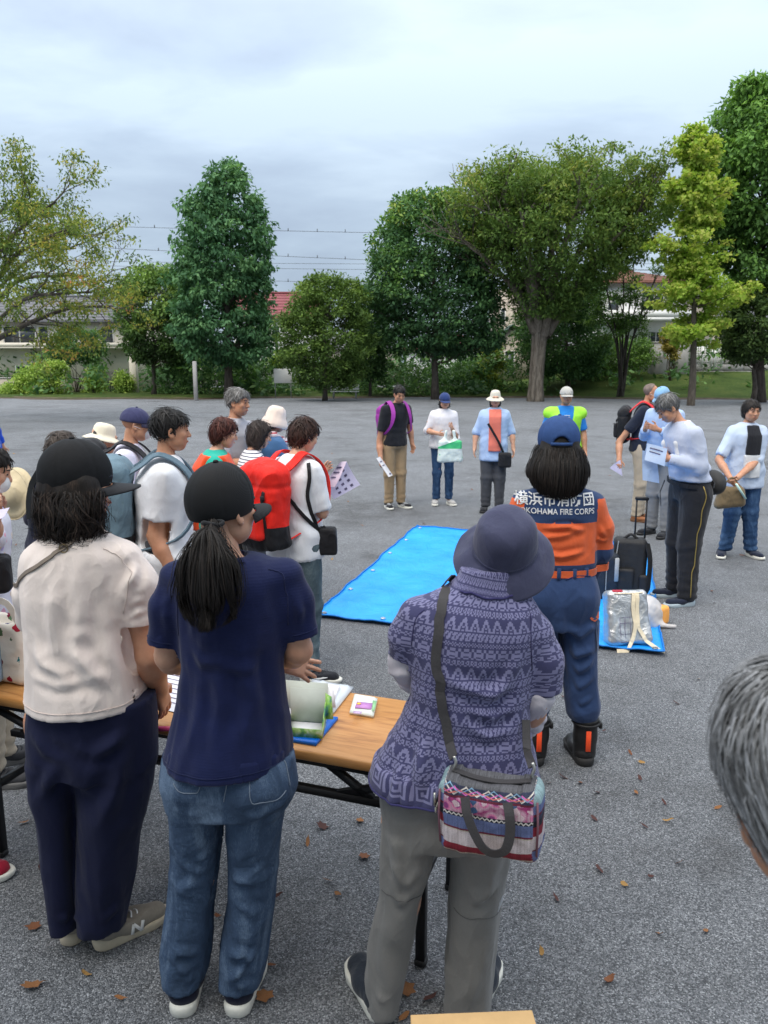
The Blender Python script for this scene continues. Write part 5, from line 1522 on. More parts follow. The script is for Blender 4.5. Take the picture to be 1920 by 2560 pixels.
folds = [([bk(300, 1440), bk(285, 1500), bk(296, 1560)], .014, .020), ([bk(240, 1350), bk(275, 1420), bk(300, 1470)], .010, .018), ([bk(110, 1400), bk(190, 1385), bk(262, 1352)], .009, .016),
         ([bk(135, 1420), bk(128, 1520), bk(140, 1640)], .008, .022), ([bk(180, 1400), bk(200, 1520), bk(190, 1650)], .008, .024), ([bk(170, 1610), bk(230, 1690), bk(300, 1722)], .012, .022),
         ([bk(305, 1570), bk(240, 1600), bk(165, 1590)], .009, .020), ([bk(70, 1600), bk(110, 1660), bk(180, 1700)], .009, .020), ([bk(240, 1500), bk(270, 1580), bk(310, 1640)], .008, .02), ([bk(80, 1690), bk(150, 1712), bk(210, 1705)], .007, .014),
         ([P(318, 1520, -.05), P(345, 1500, -.06), P(375, 1475, -.02)], .008, .012), ([P(312, 1545, -.05), P(345, 1530, -.06), P(378, 1520, -.02)], .007, .010), ([P(310, 1480, -.06), P(330, 1450, -.07), P(345, 1400, -.05)], .008, .014)]
CREAM = cloth(srgb(236, 222, 214), .05, .9, .5)
shirt, sv = finish('shirt', v, f, CREAM, A.t, folds, (.006, 7, .45))
hem_p = loop_at(sv, zs + .030, (rows[0][1], 0), 72)
tube_line(shirt, hem_p, .0012, cloth(srgb(214, 198, 190), .05), closed=True)
tube_line(shirt, on_surface(sv, f, crom([P(262, 1356, -.1), P(298, 1378, -.1), P(318, 1420, -.09), P(318, 1480, -.08), P(308, 1530, -.06)], 5)), .0013, cloth(srgb(214, 198, 190), .05))
tube_line(shirt, on_surface(sv, f, crom([P(140, 1330, -.1), P(190, 1340, -.1), P(238, 1330, -.1)], 6)), .0014, cloth(srgb(214, 198, 190), .05))
# trousers: wide, nearly merged legs
rp = [A.row(1735, 80, 384, .140), A.row(1790, 74, 390, .158), A.row(1860, 76, 390, .17), A.row(1905, 78, 388, .16)]
rl = [A.row(1880, 79, 225, .14), A.row(1955, 86, 205, .14), A.row(2020, 103, 199, .135), A.row(2090, 109, 198, .125), A.row(2190, 118, 198, .11, dy=-.01), A.row(2260, 128, 199, .10, dy=-.02), A.row(2335, 138, 203, .085, dy=-.03)]
rr = [A.row(1880, 180, 388, .14), A.row(1955, 199, 380, .145), A.row(2020, 200, 362, .14), A.row(2090, 199, 342, .13), A.row(2190, 199, 330, .12, dy=-.01), A.row(2260, 200, 314, .11, dy=-.02), A.row(2332, 205, 306, .09, dy=-.03)]
F = Field(.0085); F.prof(rp, k=.04); F.prof(rl, k=.008); F.prof(rr, k=.012); F.clip(lambda X, Y, Z: .062 - .2 * (Y - .02) - Z + 0 * X)
v, f = F.mesh(2)
b2 = lambda px, py: P(px, py, -.14)
folds = [([b2(190, 1860), b2(240, 1880), b2(320, 1840)], .012, .02), ([b2(195, 1885), b2(215, 1960), b2(300, 1800)], .008, .03), ([b2(85, 1845), b2(120, 1880), b2(190, 1900)], .009, .02), ([b2(330, 1800), b2(300, 1950), b2(240, 2080)], .010, .03),
         ([b2(350, 1800), b2(345, 1950), b2(320, 2100)], .008, .02), ([b2(150, 1900), b2(120, 1960), b2(105, 2000)], .01, .02), ([P(140, 2000, -.1), P(150, 2120, -.1), P(165, 2300, -.1)], .006, .03), ([P(270, 2050, -.1), P(250, 2180, -.1), P(245, 2300, -.1)], .007, .03), ([P(210, 2240, -.1), P(250, 2290, -.1), P(300, 2270, -.1)], .008, .016), ([P(140, 2280, -.1), P(170, 2300, -.1), P(198, 2290, -.1)], .006, .012)]
F = None; finish('trousers', v, f, cloth(srgb(25, 29, 56), .16, .9, .3, 900, .05), A.t, folds, (.006, 6, .5))
g1, g2 = gr(168, 2366), gr(238, 2372)
TAUPE = plain('suede', srgb(138, 130, 118), .9, .1, 60, .3, 300); SOLE_T = plain('rubber', srgb(196, 182, 158), .7, .08)
shoe_obj(A.t, g1 - A.base, math.radians(6), TAUPE, SOLE_T, .25, .09, .004, .08)
sh_r = shoe_obj(A.t, g2 - A.base, math.radians(50), TAUPE, SOLE_T, .26, .092, .004, .08, laces=plain('lace', (.72, .70, .68), .8))
m = MB()                                              # the pale letter N on the side of the right shoe
for (q0, q1) in (((.108, .030), (.116, .062)), ((.116, .062), (.140, .030)), ((.140, .030), (.148, .062))):
    m.strap([(.0515 - 2.0 * (q[1] - .03) ** 1 * .06, q[0], q[1]) for q in (q0, ((q0[0] + q1[0]) / 2, (q0[1] + q1[1]) / 2), q1)], (1, 0, .25), .010, .0035)
v = np.concatenate(m.v) @ rotz(-math.radians(50)).T + (g2 - A.base); link('emblem', mesh_np('emblem', v, m.f), plain('white_patch', (.75, .74, .72), .6), sh_r)
# hair: shoulder length, wavy
F = Field(.006)
F.ell((0, -.016, .010), (.080, .100, .080), k=.02); F.ell((-.01, -.055, -.06), (.088, .07, .09), k=.04); F.ell((.012, -.02, -.085), (.09, .06, .075), k=.04)
for s in (-1, 1): F.ell((s * .078, .01, -.045), (.026, .048, .075), k=.03)
F.chain([(.076, .045, -.03), (.080, .06, -.06), (.076, .060, -.10)], [.014, .014, .007], k=.02); F.chain([(-.076, .045, -.03), (-.080, .06, -.06), (-.075, .060, -.10)], [.014, .014, .007], k=.02)
xs, zz = np.array([-.2, .03, .05, .065, .12]), np.array([-.4, -.3, -.2, .02, .05])
F.clip(lambda X, Y, Z: (np.interp(Y, xs, zz) - Z) * .6 + 0 * X)
v, f = F.mesh(2); v = rotpt(M, C, v * V(.94, .94, .98))
v = push(v, f, .010 * np.sin(v[:, 2] * 70 + 5 * vnoise(v * 12)) * np.clip((C[2] - .05 - v[:, 2]) / .06, 0, 1) + .004 * fbm(v * 20, 2))
HBW = hairm((.012, .0085, .007), (.055, .036, .026)); ho, hv = hair_obj(A.t, v, f, HBW, amp=.006, fr=30)
strands(ho, 'lock', hv, f, HBW, 2300, 12, .015, .0019, .008, sel=lambda v: v[:, 2] < C[2] - .01, seed=3, jitter=.28, flow=lambda p: (.55 * math.sin(p[2] * 75 + p[0] * 40 + p[1] * 30), .5 * math.cos(p[2] * 62 + p[0] * 30), -1), hang=.05)
cp = cap_hat(A.t, C, M, CAPBLK, plain('cap_fabric', (.020, .021, .025), .7, .2, 30, .2, 90, spec=.25), 0.97, h=.0062, vis_len=.084, droop=.32, tilt=7, hgt=1.14, edge=-.014)
m = MB(); tl = rotpt(M, C, crom([(-.03, -.112, .02), (-.05, -.128, -.02), (-.045, -.135, -.07), (-.03, -.132, -.12)], 4)); m.strap(tl, (-.6, -1, .1), .026, .003); m.build('strap', CAPBLK, cp)
# cross-body strap with its ring (the bag hangs out of sight in front)
strap_px = [(236, 1318, -.02), (205, 1330, -.075), (165, 1352, -.11), (120, 1385, -.125), (85, 1420, -.11), (62, 1452, -.04), (60, 1470, .05)]
spt = on_surface(sv, shirt.data and np.array([p.vertices[:] for p in shirt.data.polygons]), crom([P(*q) for q in strap_px], 5), .002)
bagA = thing('shoulder_bag', 'thin taupe cross-body strap over the cream T-shirt', 'bag', A.base)
nrm = normals(sv, f) if len(sv) == len(v) else None
M_taupe = plain('taupe_leather', srgb(120, 108, 96), .6, .1, 60, .2)
m = MB(); cen = P(188, 1450); m.strap(spt, spt - cen, .013, .003); m.build('strap', M_taupe, bagA, True)
q = spt[len(spt) * 2 // 5]; m = MB(); m.tube([q + V(.012 * math.cos(a), -.004, .012 * math.sin(a)) for a in np.linspace(0, 6.2832, 17)], .0022, 6, cap=False); m.build('ring', plain('brass', (.35, .27, .16), .3, metal=.9), bagA, True)
F = Field(.008); F.rbox(P(170, 1640, .22), (.16, .07, .14), .025); v, f = F.mesh(1); link('pouch', mesh_np('pouch', v, f), M_taupe, bagA)

# ---------------------------------------------------------------- woman in the navy T-shirt
B = Fig('person', 'woman in navy T-shirt and jeans, black mesh cap, long ponytail', 565, 2.05)
P = B.P
C = P(558, 1268, .02); M = headM(36, 4)
sk = dict(C=C, M=M, neck=P(566, 1398), neck_r=.05, torso=[B.row(1880, 430, 710, .10), B.row(1700, 460, 700, .095), B.row(1560, 450, 705, .105), B.row(1470, 450, 705, .10), B.row(1425, 470, 690, .08), B.row(1400, 515, 620, .055)],
          R=dict(p=(P(712, 1440), P(748, 1625, .015), P(706, 1652, .20)), d=(.9, .25, -.42), n=(.1, .9, -.5), curl=.35, spread=.25),
          L=dict(p=(P(432, 1445), P(420, 1640, .03), P(448, 1668, .24)), d=(.5, .5, -.35), n=(.6, .2, -.7), curl=.6),
          legs=[[P(495, 1960), P(487, 2190), P(455, 2470)], [P(640, 1960), P(632, 2190), P(590, 2480)]])
make_body(B.t, sk, SKIN_W, hb=.013, hh=.006, hd=.0042, g=.90)
rows = [B.row(1893, 411, 722, .162, n=2.2), B.row(1856, 418, 727, .152), B.row(1757, 437, 719, .122), B.row(1660, 451, 709, .115), B.row(1594, 446, 712, .120), B.row(1520, 437, 719, .122), B.row(1460, 429, 726, .115), B.row(1432, 418, 738, .102), B.row(1414, 424, 730, .085), B.row(1398, 466, 682, .07), B.row(1382, 522, 622, .058)]
F = Field(.006); F.prof(rows, k=.02)
F.sleeve([P(444, 1446), P(422, 1520), P(405, 1612)], [.046, .049, .046], .035); F.sleeve([P(712, 1436), P(736, 1505), P(759, 1592)], [.047, .050, .046], .035)
hollow(F, rows, rows[0][0]); F.cap(P(566, 1390), P(570, 1340, .02), .052, .056, k=.008, mode='sub')
v, f = F.mesh(4)
bk = lambda px, py: P(px, py, -.12)
folds = [([bk(700, 1470), bk(690, 1560), bk(700, 1620)], .008, .016), ([bk(455, 1480), bk(462, 1570), bk(450, 1640)], .008, .016), ([bk(655, 1600), bk(680, 1700), bk(665, 1850)], .009, .020), ([bk(620, 1640), bk(640, 1760), bk(600, 1860)], .007, .024), ([bk(470, 1680), bk(490, 1780), bk(470, 1900)], .007, .022),
         ([bk(720, 1640), bk(640, 1680), bk(560, 1670)], .006, .016), ([bk(440, 1620), bk(500, 1660), bk(560, 1655)], .006, .016), ([bk(540, 1680), bk(548, 1760), bk(532, 1850)], .005, .02), ([bk(700, 1760), bk(690, 1830), bk(705, 1890)], .008, .014), ([P(425, 1480, -.04), P(415, 1540, -.05), P(425, 1600, -.03)], .006, .012), ([P(735, 1480, -.04), P(750, 1530, -.05), P(742, 1580, -.03)], .006, .012)]
NV = NT('knit'); o = NV.obj(); c1 = srgb(21, 30, 70)
c = NV.ramp(NV.noise(o, 7, 4, .6), [(.3, tone(c1, .82)), (.7, tone(c1, 1.18))])
wv = NV.node('ShaderNodeTexWave', bands_direction='Z', wave_type='BANDS'); NV.l.new(o, wv.inputs['Vector']); wv.inputs['Scale'].default_value = 42; wv.inputs['Distortion'].default_value = .6
NVM = NV.out(c, .82, NV.bump(wv.outputs['Fac'], .14, .002, NV.bump(NV.noise(NV.obj((1, 1, .5)), 24, 4, .6, .6), .4, .006)), Sheen_Weight=.12, Specular_IOR_Level=.2)
shirt, sv = finish('shirt', v, f, NVM, B.t, folds, (.005, 7, .45))
SEAM_N = cloth(srgb(30, 38, 78), .1)
tube_line(shirt, loop_at(sv, rows[0][0] + .026, (rows[0][1], 0), 72), .0012, SEAM_N, closed=True)
for pts in ([P(472, 1400, -.08), P(440, 1440, -.09), P(432, 1520, -.08), P(440, 1590, -.06)], [P(680, 1396, -.08), P(716, 1430, -.09), P(724, 1510, -.08), P(722, 1570, -.06)], [P(525, 1392, -.07), P(572, 1400, -.08), P(618, 1390, -.07)]):
    tube_line(shirt, on_surface(sv, f, crom(pts, 6)), .0013, SEAM_N)
def ring_at(v, e, n, off, rad=.075):
    """closed line round a sleeve, off short of its end e; n along the arm"""
    e = np.array(e, float); n = np.array(n, float) / np.linalg.norm(n); a = np.cross(n, V(0, 1, .2)); a /= np.linalg.norm(a); b = np.cross(n, a); q = v - e; d = q @ n; P_ = []
    ra = np.hypot(q @ a, q @ b); m = (np.abs(d + off) < .012) & (ra < rad); an = np.arctan2(q @ b, q @ a)
    for k in range(28):
        t = -math.pi + 2 * math.pi * (k + .5) / 28; w = m & (np.abs(np.angle(np.exp(1j * (an - t)))) < .22)
        if w.any(): P_.append(e - n * off + (np.median(ra[w]) + .0012) * (a * math.cos(t) + b * math.sin(t)))
    return P_
for q0, q1 in ((P(422, 1520), P(405, 1612)), (P(736, 1505), P(759, 1592))):
    rp_ = ring_at(sv, q1, q1 - q0, .022)
    if len(rp_) > 8: tube_line(shirt, rp_, .0013, SEAM_N, closed=True)
# jeans
rp = [B.row(1880, 408, 734, .118), B.row(1945, 404, 741, .136), B.row(2000, 416, 722, .135)]
rl = [B.row(1985, 418, 560, .115), B.row(2060, 428, 556, .105), B.row(2139, 434, 549, .09), B.row(2250, 424, 535, .082), B.row(2363, 410, 525, .075, dy=-.01), B.row(2430, 410, 511, .068, dy=-.02), B.row(2468, 410, 499, .062, dy=-.03)]
rr = [B.row(1985, 568, 716, .115), B.row(2060, 571, 702, .105), B.row(2139, 576, 692, .09), B.row(2250, 577, 683, .082), B.row(2363, 554, 667, .075, dy=-.01), B.row(2430, 553, 656, .068, dy=-.02), B.row(2478, 556, 641, .062, dy=-.03)]
F = Field(.0098); F.prof(rp, k=.04); F.prof(rl, k=.012); F.prof(rr, k=.012); F.clip(lambda X, Y, Z: .075 - Z + 0 * X + 0 * Y)
for s, px in ((0, 490), (0, 648)): F.ell(P(px, 1968, -.068), (.085, .07, .075), k=.05)
v, f = F.mesh(2)
folds = [([P(430, 2010, -.1), P(490, 2030, -.12), P(555, 2008, -.1)], .010, .016), ([P(570, 2020, -.1), P(640, 2035, -.12), P(708, 2000, -.1)], .010, .016)]
rng = np.random.RandomState(8)
for cx0, cx1, y0, y1 in ((424, 540, 2120, 2280), (572, 688, 2120, 2290), (410, 515, 2380, 2460), (552, 655, 2390, 2470)):
    for k in range(5):
        y = y0 + (y1 - y0) * (k + rng.rand()) / 5; a = rng.rand() * .5; s = rng.normal(); L = .3 + .5 * rng.rand(); x0 = cx0 + (cx1 - cx0) * a; x1 = min(cx1, x0 + (cx1 - cx0) * L)
        folds.append(([P(x0, y - 16 * s, -.08), P((x0 + x1) / 2, y + 12 * rng.rand(), -.09), P(x1, y + 16 * s, -.08)], .004 + .006 * rng.rand(), .008 + .009 * rng.rand()))
JEAN = denim(srgb(62, 80, 105), srgb(110, 129, 152))
jeans, jv = finish('trousers', v, f, JEAN, B.t, folds, (.005, 8, .7))
ST = plain('stitch', srgb(120, 132, 148), .8)
for pts in ([P(563, 1935, -.14), P(563, 1968, -.14), P(562, 2000, -.13)], [P(503, 1930, -.14), P(497, 1976, -.14), P(480, 1983, -.14), P(452, 1978, -.13), P(436, 1958, -.12)], [P(622, 1930, -.14), P(628, 2000, -.14), P(655, 2006, -.14), P(690, 1999, -.12), P(712, 1975, -.1)], [P(716, 1890, -.06), P(720, 1940, -.08), P(712, 1962, -.08)]):
    pp = on_surface(jv, f, crom(pts, 8), .0012); tube_line(jeans, pp, .0013, ST)
BLK_N = cloth(srgb(26, 28, 46), .15); WSOLE = plain('white_rubber', srgb(222, 220, 210), .6, .06)
for i, (px, yw) in enumerate(((455, -4), (588, 6))):
    shoe_obj(B.t, gr(px, 2546) - B.base, math.radians(yw), BLK_N, WSOLE, .25, .098, .004, .085)
# ponytail and the hair under the cap
v, f = hair_mass('short', .885, .006); v = rotpt(M, C, v)
ho, hv = hair_obj(B.t, v, f, HB)
Pp = [P(532, 1308, -.095), P(518, 1350, -.135), P(518, 1410, -.155), P(522, 1465, -.165), P(512, 1512, -.165)]
F = Field(.006)
F.chain(Pp, [.013, .020, .032, .028, .004], k=.015, sq=((0, 1, 0), .5)); F.chain([Pp[1], P(482, 1395, -.15), P(458, 1450, -.15)], [.011, .014, .004], k=.015, sq=((0, 1, 0), .5)); F.chain([Pp[1], P(552, 1400, -.16), P(582, 1480, -.165)], [.012, .018, .004], k=.015, sq=((0, 1, 0), .5))
v, f = F.mesh(2)
po, pv = hair_obj(B.t, v, f, HB, 'ponytail', .005, 26)
root = Pp[0]
fl = lambda p: ((p[0] - (root[0] + P(515, 1500)[0]) / 2) * 2.0, 0, -1)
strands(po, 'lock', pv, f, HB, 2400, 17, .016, .0016, .004, flow=fl, seed=5, jitter=.10, hang=.075)
m = MB(); m.tube([root + V(.026 * math.cos(a), .016 * math.sin(a), .003 * math.sin(2 * a)) for a in np.linspace(0, 6.2832, 17)], .006, 6, cap=False); m.build('hair_tie', BLACK, po, True)
# mesh cap: ribbed fabric
KN = NT('mesh_cap'); o = KN.obj((1, 1, 1), rot=(.6, .3, .5)); wv = KN.node('ShaderNodeTexWave', bands_direction='X'); KN.l.new(o, wv.inputs['Vector']); wv.inputs['Scale'].default_value = 130; wv.inputs['Distortion'].default_value = .3
KNM = KN.out(KN.ramp(wv.outputs['Fac'], [(.2, (.008, .008, .009)), (.9, (.014, .0145, .016))]), .75, KN.bump(wv.outputs['Fac'], .1, .001), Specular_IOR_Level=.3)
cap_hat(B.t, C, M, KNM, KNM, .91, h=.0062, vis_len=.078, droop=.4, tilt=9, hgt=1.16, edge=-.022)

# ---------------------------------------------------------------- woman in the patterned purple tunic
Cf = Fig('person', 'woman in patterned purple tunic, navy bucket hat and grey trousers', 1150, 2.02)
P = Cf.P
C = P(1262, 1372, .05); M = headM(14, -8, 6)
sk = dict(C=C, M=M, neck=P(1222, 1462), neck_r=.055, torso=[Cf.row(1930, 1000, 1300, .11), Cf.row(1750, 1050, 1310, .10), Cf.row(1600, 1040, 1330, .105), Cf.row(1530, 1060, 1330, .09), Cf.row(1480, 1130, 1300, .06)],
          R=dict(p=(P(1338, 1580), P(1344, 1745, .0), P(1300, 1835, .14)), d=(-.7, .6, -.3), r=1.02),
          L=dict(p=(P(1040, 1530), P(1010, 1660, .03), P(1060, 1720, .22)), d=(.7, .6, -.2), r=1.02),
          legs=[[P(1025, 2050), P(1000, 2250), P(958, 2500)], [P(1200, 2050), P(1190, 2250), P(1166, 2510)]])
make_body(Cf.t, sk, SKIN_W, hb=.012, hh=.008, hd=.006)
rows = [Cf.row(1948, 916, 1348, .175, n=2.1), Cf.row(1895, 934, 1340, .160), Cf.row(1850, 962, 1330, .146), Cf.row(1800, 994, 1324, .134), Cf.row(1740, 1018, 1324, .128), Cf.row(1680, 1022, 1334, .126), Cf.row(1620, 1014, 1348, .126), Cf.row(1565, 1012, 1360, .12), Cf.row(1525, 1028, 1352, .105), Cf.row(1494, 1062, 1334, .086), Cf.row(1468, 1118, 1306, .070), Cf.row(1440, 1148, 1290, .062), Cf.row(1420, 1152, 1290, .060)]
F = Field(.0056); F.prof(rows, k=.02)
F.sleeve([P(1044, 1540), P(1018, 1590, .01), P(1008, 1640, .02)], [.054, .052, .047], .03); F.sleeve([P(1336, 1590), P(1358, 1650), P(1364, 1728)], [.056, .054, .048], .03)
hollow(F, rows, rows[0][0], .010, .06)
v, f = F.mesh(4)
bk = lambda px, py: P(px, py, -.13)
folds = [([bk(1310, 1720), bk(1210, 1740), bk(1110, 1700)], .010, .018), ([bk(1320, 1770), bk(1240, 1800), bk(1160, 1770)], .011, .018), ([bk(1300, 1830), bk(1220, 1840), bk(1150, 1800)], .009, .018), ([bk(1330, 1640), bk(1280, 1700), bk(1200, 1790)], .008, .02), ([bk(1080, 1480), bk(1060, 1600), bk(1080, 1700)], .006, .02),
         ([bk(1000, 1850), bk(985, 1950), bk(975, 2030)], .014, .022), ([bk(1050, 1830), bk(1050, 1950), bk(1045, 2050)], .012, .022), ([bk(950, 1890), bk(935, 1960), bk(945, 2010)], .010, .018), ([bk(1120, 1860), bk(1130, 1960), bk(1120, 2050)], .010, .022), ([bk(1030, 1750), bk(1045, 1800), bk(1020, 1880)], .009, .018), ([bk(1160, 1450), bk(1220, 1475), bk(1290, 1470)], .006, .008)]
TU = NT('tunic_knit')
BIT = """....XX....|...XXXX...|...XXXX...|..XX..XX..|..XX..XX..|.XX.XX.XX.|.XX....XX.|XXX.XX.XXX|..........|XX.XX.XX.X|X.XX.XX.XX|.XX..XX..X|.XX.XXX.XX|XX..XX..XX|..........|.X..X.X..X|X.XX.X.XX.|.X..X.X..X|..........|XX..XX..XX|XX..XX..XX|..XX..XX..|XXXX..XXXX|XXXX..XXXX|..XX..XX..|XX..XX..XX|..........|.XX.XX.XX.|X.X.X.X.X.|.XX.XX.XX.|X..X..X..X|..........""".split('|')
KEY = """XXXXXXXXX.|X.......X.|X.XXXXX.X.|X.X...X.X.|X.X.X.X.X.|X.X.XXX.X.|X.X.....X.|X.XXXXXXX.|X.........|XXXXXXXXXX""".split('|')
def bitmap(t, uv, rowsb, ncol, cell):
    """look a bit pattern up: one number per row in a stepped ramp, one binary digit per column"""
    n = len(rowsb); s = t.node('ShaderNodeSeparateXYZ'); t.l.new(uv, s.inputs[0])
    col = t.math('FLOOR', t.math('FLOORED_MODULO', t.math('DIVIDE', s.outputs[0], cell), ncol))
    row = t.math('FLOOR', t.math('FLOORED_MODULO', t.math('DIVIDE', s.outputs[1], cell), n))
    stops = []
    for i in range(n):
        q = sum(1 << c for c, ch in enumerate(rowsb[n - 1 - i]) if ch == 'X') / 1024.0
        stops.append((i / n, (q, q, q)))
    r = t.ramp(t.math('DIVIDE', t.math('ADD', row, .5), n), stops, 'CONSTANT')
    val = t.math('ROUND', t.math('MULTIPLY', r, 1024.0))
    return t.math('FLOORED_MODULO', t.math('FLOOR', t.math('DIVIDE', val, t.math('POWER', 2.0, col))), 2.0)
uv = TU.node('ShaderNodeAttribute', attribute_name='uvp').outputs['Vector']
p1 = bitmap(TU, uv, BIT, 10, .0042); p2 = bitmap(TU, uv, KEY, 10, .0072)
sp = TU.node('ShaderNodeSeparateXYZ'); TU.l.new(uv, sp.inputs[0])
low = TU.math('LESS_THAN', sp.outputs[1], .062); vlow = TU.math('LESS_THAN', sp.outputs[1], .012)
bit = TU.math('ADD', TU.math('MULTIPLY', p1, TU.math('SUBTRACT', 1.0, low)), TU.math('MULTIPLY', TU.math('MULTIPLY', p2, low), TU.math('SUBTRACT', 1.0, vlow)))
o = TU.obj(); ns = TU.noise(o, 300, 2, .6)
c = TU.mix(bit, srgb(74, 74, 110), srgb(136, 135, 170)); c = TU.mix(.18, c, TU.ramp(ns, [(.3, (.02, .02, .05)), (.7, (.3, .3, .45))]), 'OVERLAY')
TUM = TU.out(c, .85, TU.bump(TU.noise(TU.obj((1, 1, .6)), 24, 4, .55, .6), .4, .006, TU.bump(ns, .2, .001)), Sheen_Weight=.15, Specular_IOR_Level=.2)
z0 = rows[0][0]; RZ = np.array(sorted([(r[0], r[1]) for r in rows]))
def tu_uv(v):
    cx = np.interp(v[:, 2], RZ[:, 0], RZ[:, 1]); a = np.arctan2(v[:, 0] - cx, -v[:, 1])
    kk = np.interp(v[:, 2], [z0, z0 + .2, z0 + .6], [.20, .165, .165])
    return np.stack([a * kk, (v[:, 2] - z0) * 1.05 + .012 * np.sin(a), 0 * a], 1)
tun, tv = finish('tunic', v, f, TUM, Cf.t, folds, (.006, 6, .45), attr='uvp', ar=tu_uv)
DKP = cloth(srgb(56, 54, 98), .1)
tube_line(tun, loop_at(tv, rows[0][0] + .004, (rows[0][1], 0), 90, .0005), .0035, DKP, 'hem', closed=True)
tube_line(tun, on_surface(tv, f, crom([P(1140, 1462, -.08), P(1200, 1487, -.1), P(1262, 1492, -.1), P(1305, 1480, -.08)], 6), .002), .004, DKP, 'collar_seam')
tube_line(tun, on_surface(tv, f, crom([P(1048, 1505, -.09), P(1024, 1560, -.09), P(1022, 1620, -.08)], 6), .001), .0016, DKP); tube_line(tun, on_surface(tv, f, crom([P(1350, 1530, -.09), P(1340, 1600, -.1), P(1340, 1680, -.08)], 6), .001), .0016, DKP)
WS = cloth(srgb(206, 200, 208), .05, .9, .6)
for q in (sk['R'], sk['L']):
    S, E_, W_ = q['p']; F = Field(.006); F.chain([E_ + (S - E_) * .3, E_, E_ + (W_ - E_) * .5, W_], [.046, .041, .040, .033], k=.02); v2, f2 = F.mesh(1)
    finish('arm_cover', v2, f2, WS, Cf.t, nz=(.004, 12, 1.6), extra=lambda v: .0025 * np.sin(v[:, 2] * 160 + 5 * vnoise(v * 14)))
GRY = cloth(srgb(118, 117, 115), .08, .8, .5)
rp = [Cf.row(1930, 945, 1300, .135), Cf.row(2040, 952, 1284, .14), Cf.row(2075, 955, 1278, .13)]
rl = [Cf.row(2050, 953, 1100, .12), Cf.row(2160, 950, 1082, .108), Cf.row(2240, 945, 1052, .096), Cf.row(2340, 921, 1036, .09), Cf.row(2440, 914, 1014, .085, dy=-.01), Cf.row(2512, 918, 1000, .08, dy=-.02)]
rr = [Cf.row(2050, 1118, 1280, .12), Cf.row(2140, 1130, 1272, .108), Cf.row(2240, 1127, 1254, .096), Cf.row(2340, 1124, 1240, .09), Cf.row(2440, 1115, 1232, .085, dy=-.01), Cf.row(2530, 1113, 1222, .08, dy=-.02)]
F = Field(.0098); F.prof(rp, k=.04); F.prof(rl, k=.012); F.prof(rr, k=.012); v, f = F.mesh(2)
folds = [([P(960, 2150, -.1), P(1010, 2230, -.12), P(1040, 2180, -.1)], .009, .018), ([P(955, 2190, -.1), P(1000, 2265, -.11), P(1045, 2225, -.1)], .009, .016), ([P(970, 2080, -.1), P(985, 2160, -.12), P(1000, 2215, -.11)], .008, .02), ([P(1140, 2200, -.1), P(1190, 2265, -.12), P(1240, 2215, -.1)], .010, .018), ([P(1240, 2140, -.1), P(1215, 2230, -.11), P(1180, 2265, -.1)], .008, .02), ([P(930, 2350, -.1), P(960, 2420, -.1), P(990, 2500, -.1)], .006, .025), ([P(1180, 2400, -.1), P(1185, 2460, -.1), P(1160, 2525, -.1)], .008, .03), ([P(925, 2440, -.1), P(940, 2490, -.1), P(960, 2510, -.09)], .006, .012)]
tr, tvv = finish('trousers', v, f, GRY, Cf.t, folds, (.005, 7, .6))
GS = cloth(srgb(92, 91, 90), .05)
tube_line(tr, on_surface(tvv, f, crom([P(946, 2225, -.05), P(970, 2245, -.09), P(1000, 2252, -.1), P(1045, 2230, -.06)], 6)), .0013, GS); tube_line(tr, on_surface(tvv, f, crom([P(1129, 2270, -.05), P(1160, 2298, -.09), P(1200, 2298, -.1), P(1248, 2268, -.05)], 6)), .0013, GS)
m = MB()
for k in range(3): m.strap(on_surface(tvv, f, [P(1236 + k * 2, 2275 - k * 9, -.07), P(1244 + k * 2, 2258 - k * 9, -.06), P(1250, 2248 - k * 7, -.05)], .001), (.4, -1, 0), .0035, .0008)
m.build('emblem', plain('pale_print', (.35, .36, .38), .6), tr)
DKS = cloth(srgb(38, 44, 54), .15)
shoe_obj(Cf.t, gr(962, 2556) - Cf.base, math.radians(-24), DKS, WSOLE, .25, .1, .004, .085)
shoe_obj(Cf.t, gr(1172, 2550) - Cf.base, math.radians(24), DKS, WSOLE, .25, .1, .004, .085)
v, f = hair_mass('short', .88, .007); hair_obj(Cf.t, rotpt(M, C, v), f, hairm((.02, .018, .018)))
HATM = cloth(srgb(66, 68, 92), .14, .9, .45)
MH = M @ rotx(math.radians(26)) * .95
rowsH = [(.001, .1325), (.015, .1322), (.03, .131), (.045, .128), (.058, .1235), (.069, .117), (.078, .108), (.085, .095), (.089, .08), (.093, .05), (.096, .022)]
for i in range(12):
    u = i / 11; rowsH.append((.098 + .052 * u, .016 - .046 * u ** 1.15 + (.0011 if i % 2 else -.0011)))
rowsH += [(.151, -.034), (.148, -.036), (.120, -.008), (.094, .012), (.086, .03)]
hat = brim_hat(Cf.t, C, MH, HATM, rowsH, 'bucket_hat', 64, .006, .98, 1.08, seed=4)
for p in hat.data.polygons: p.use_smooth = True
m = MB(); m.tube([(.0955 * .98 * math.cos(a), .0955 * 1.08 * math.sin(a) - .01, .03) for a in np.linspace(0, 6.2832, 41)], .0022, 5, cap=False); link('seam', mesh_np('seam', rotpt(MH, C, np.concatenate(m.v)), m.f), HATM, hat)

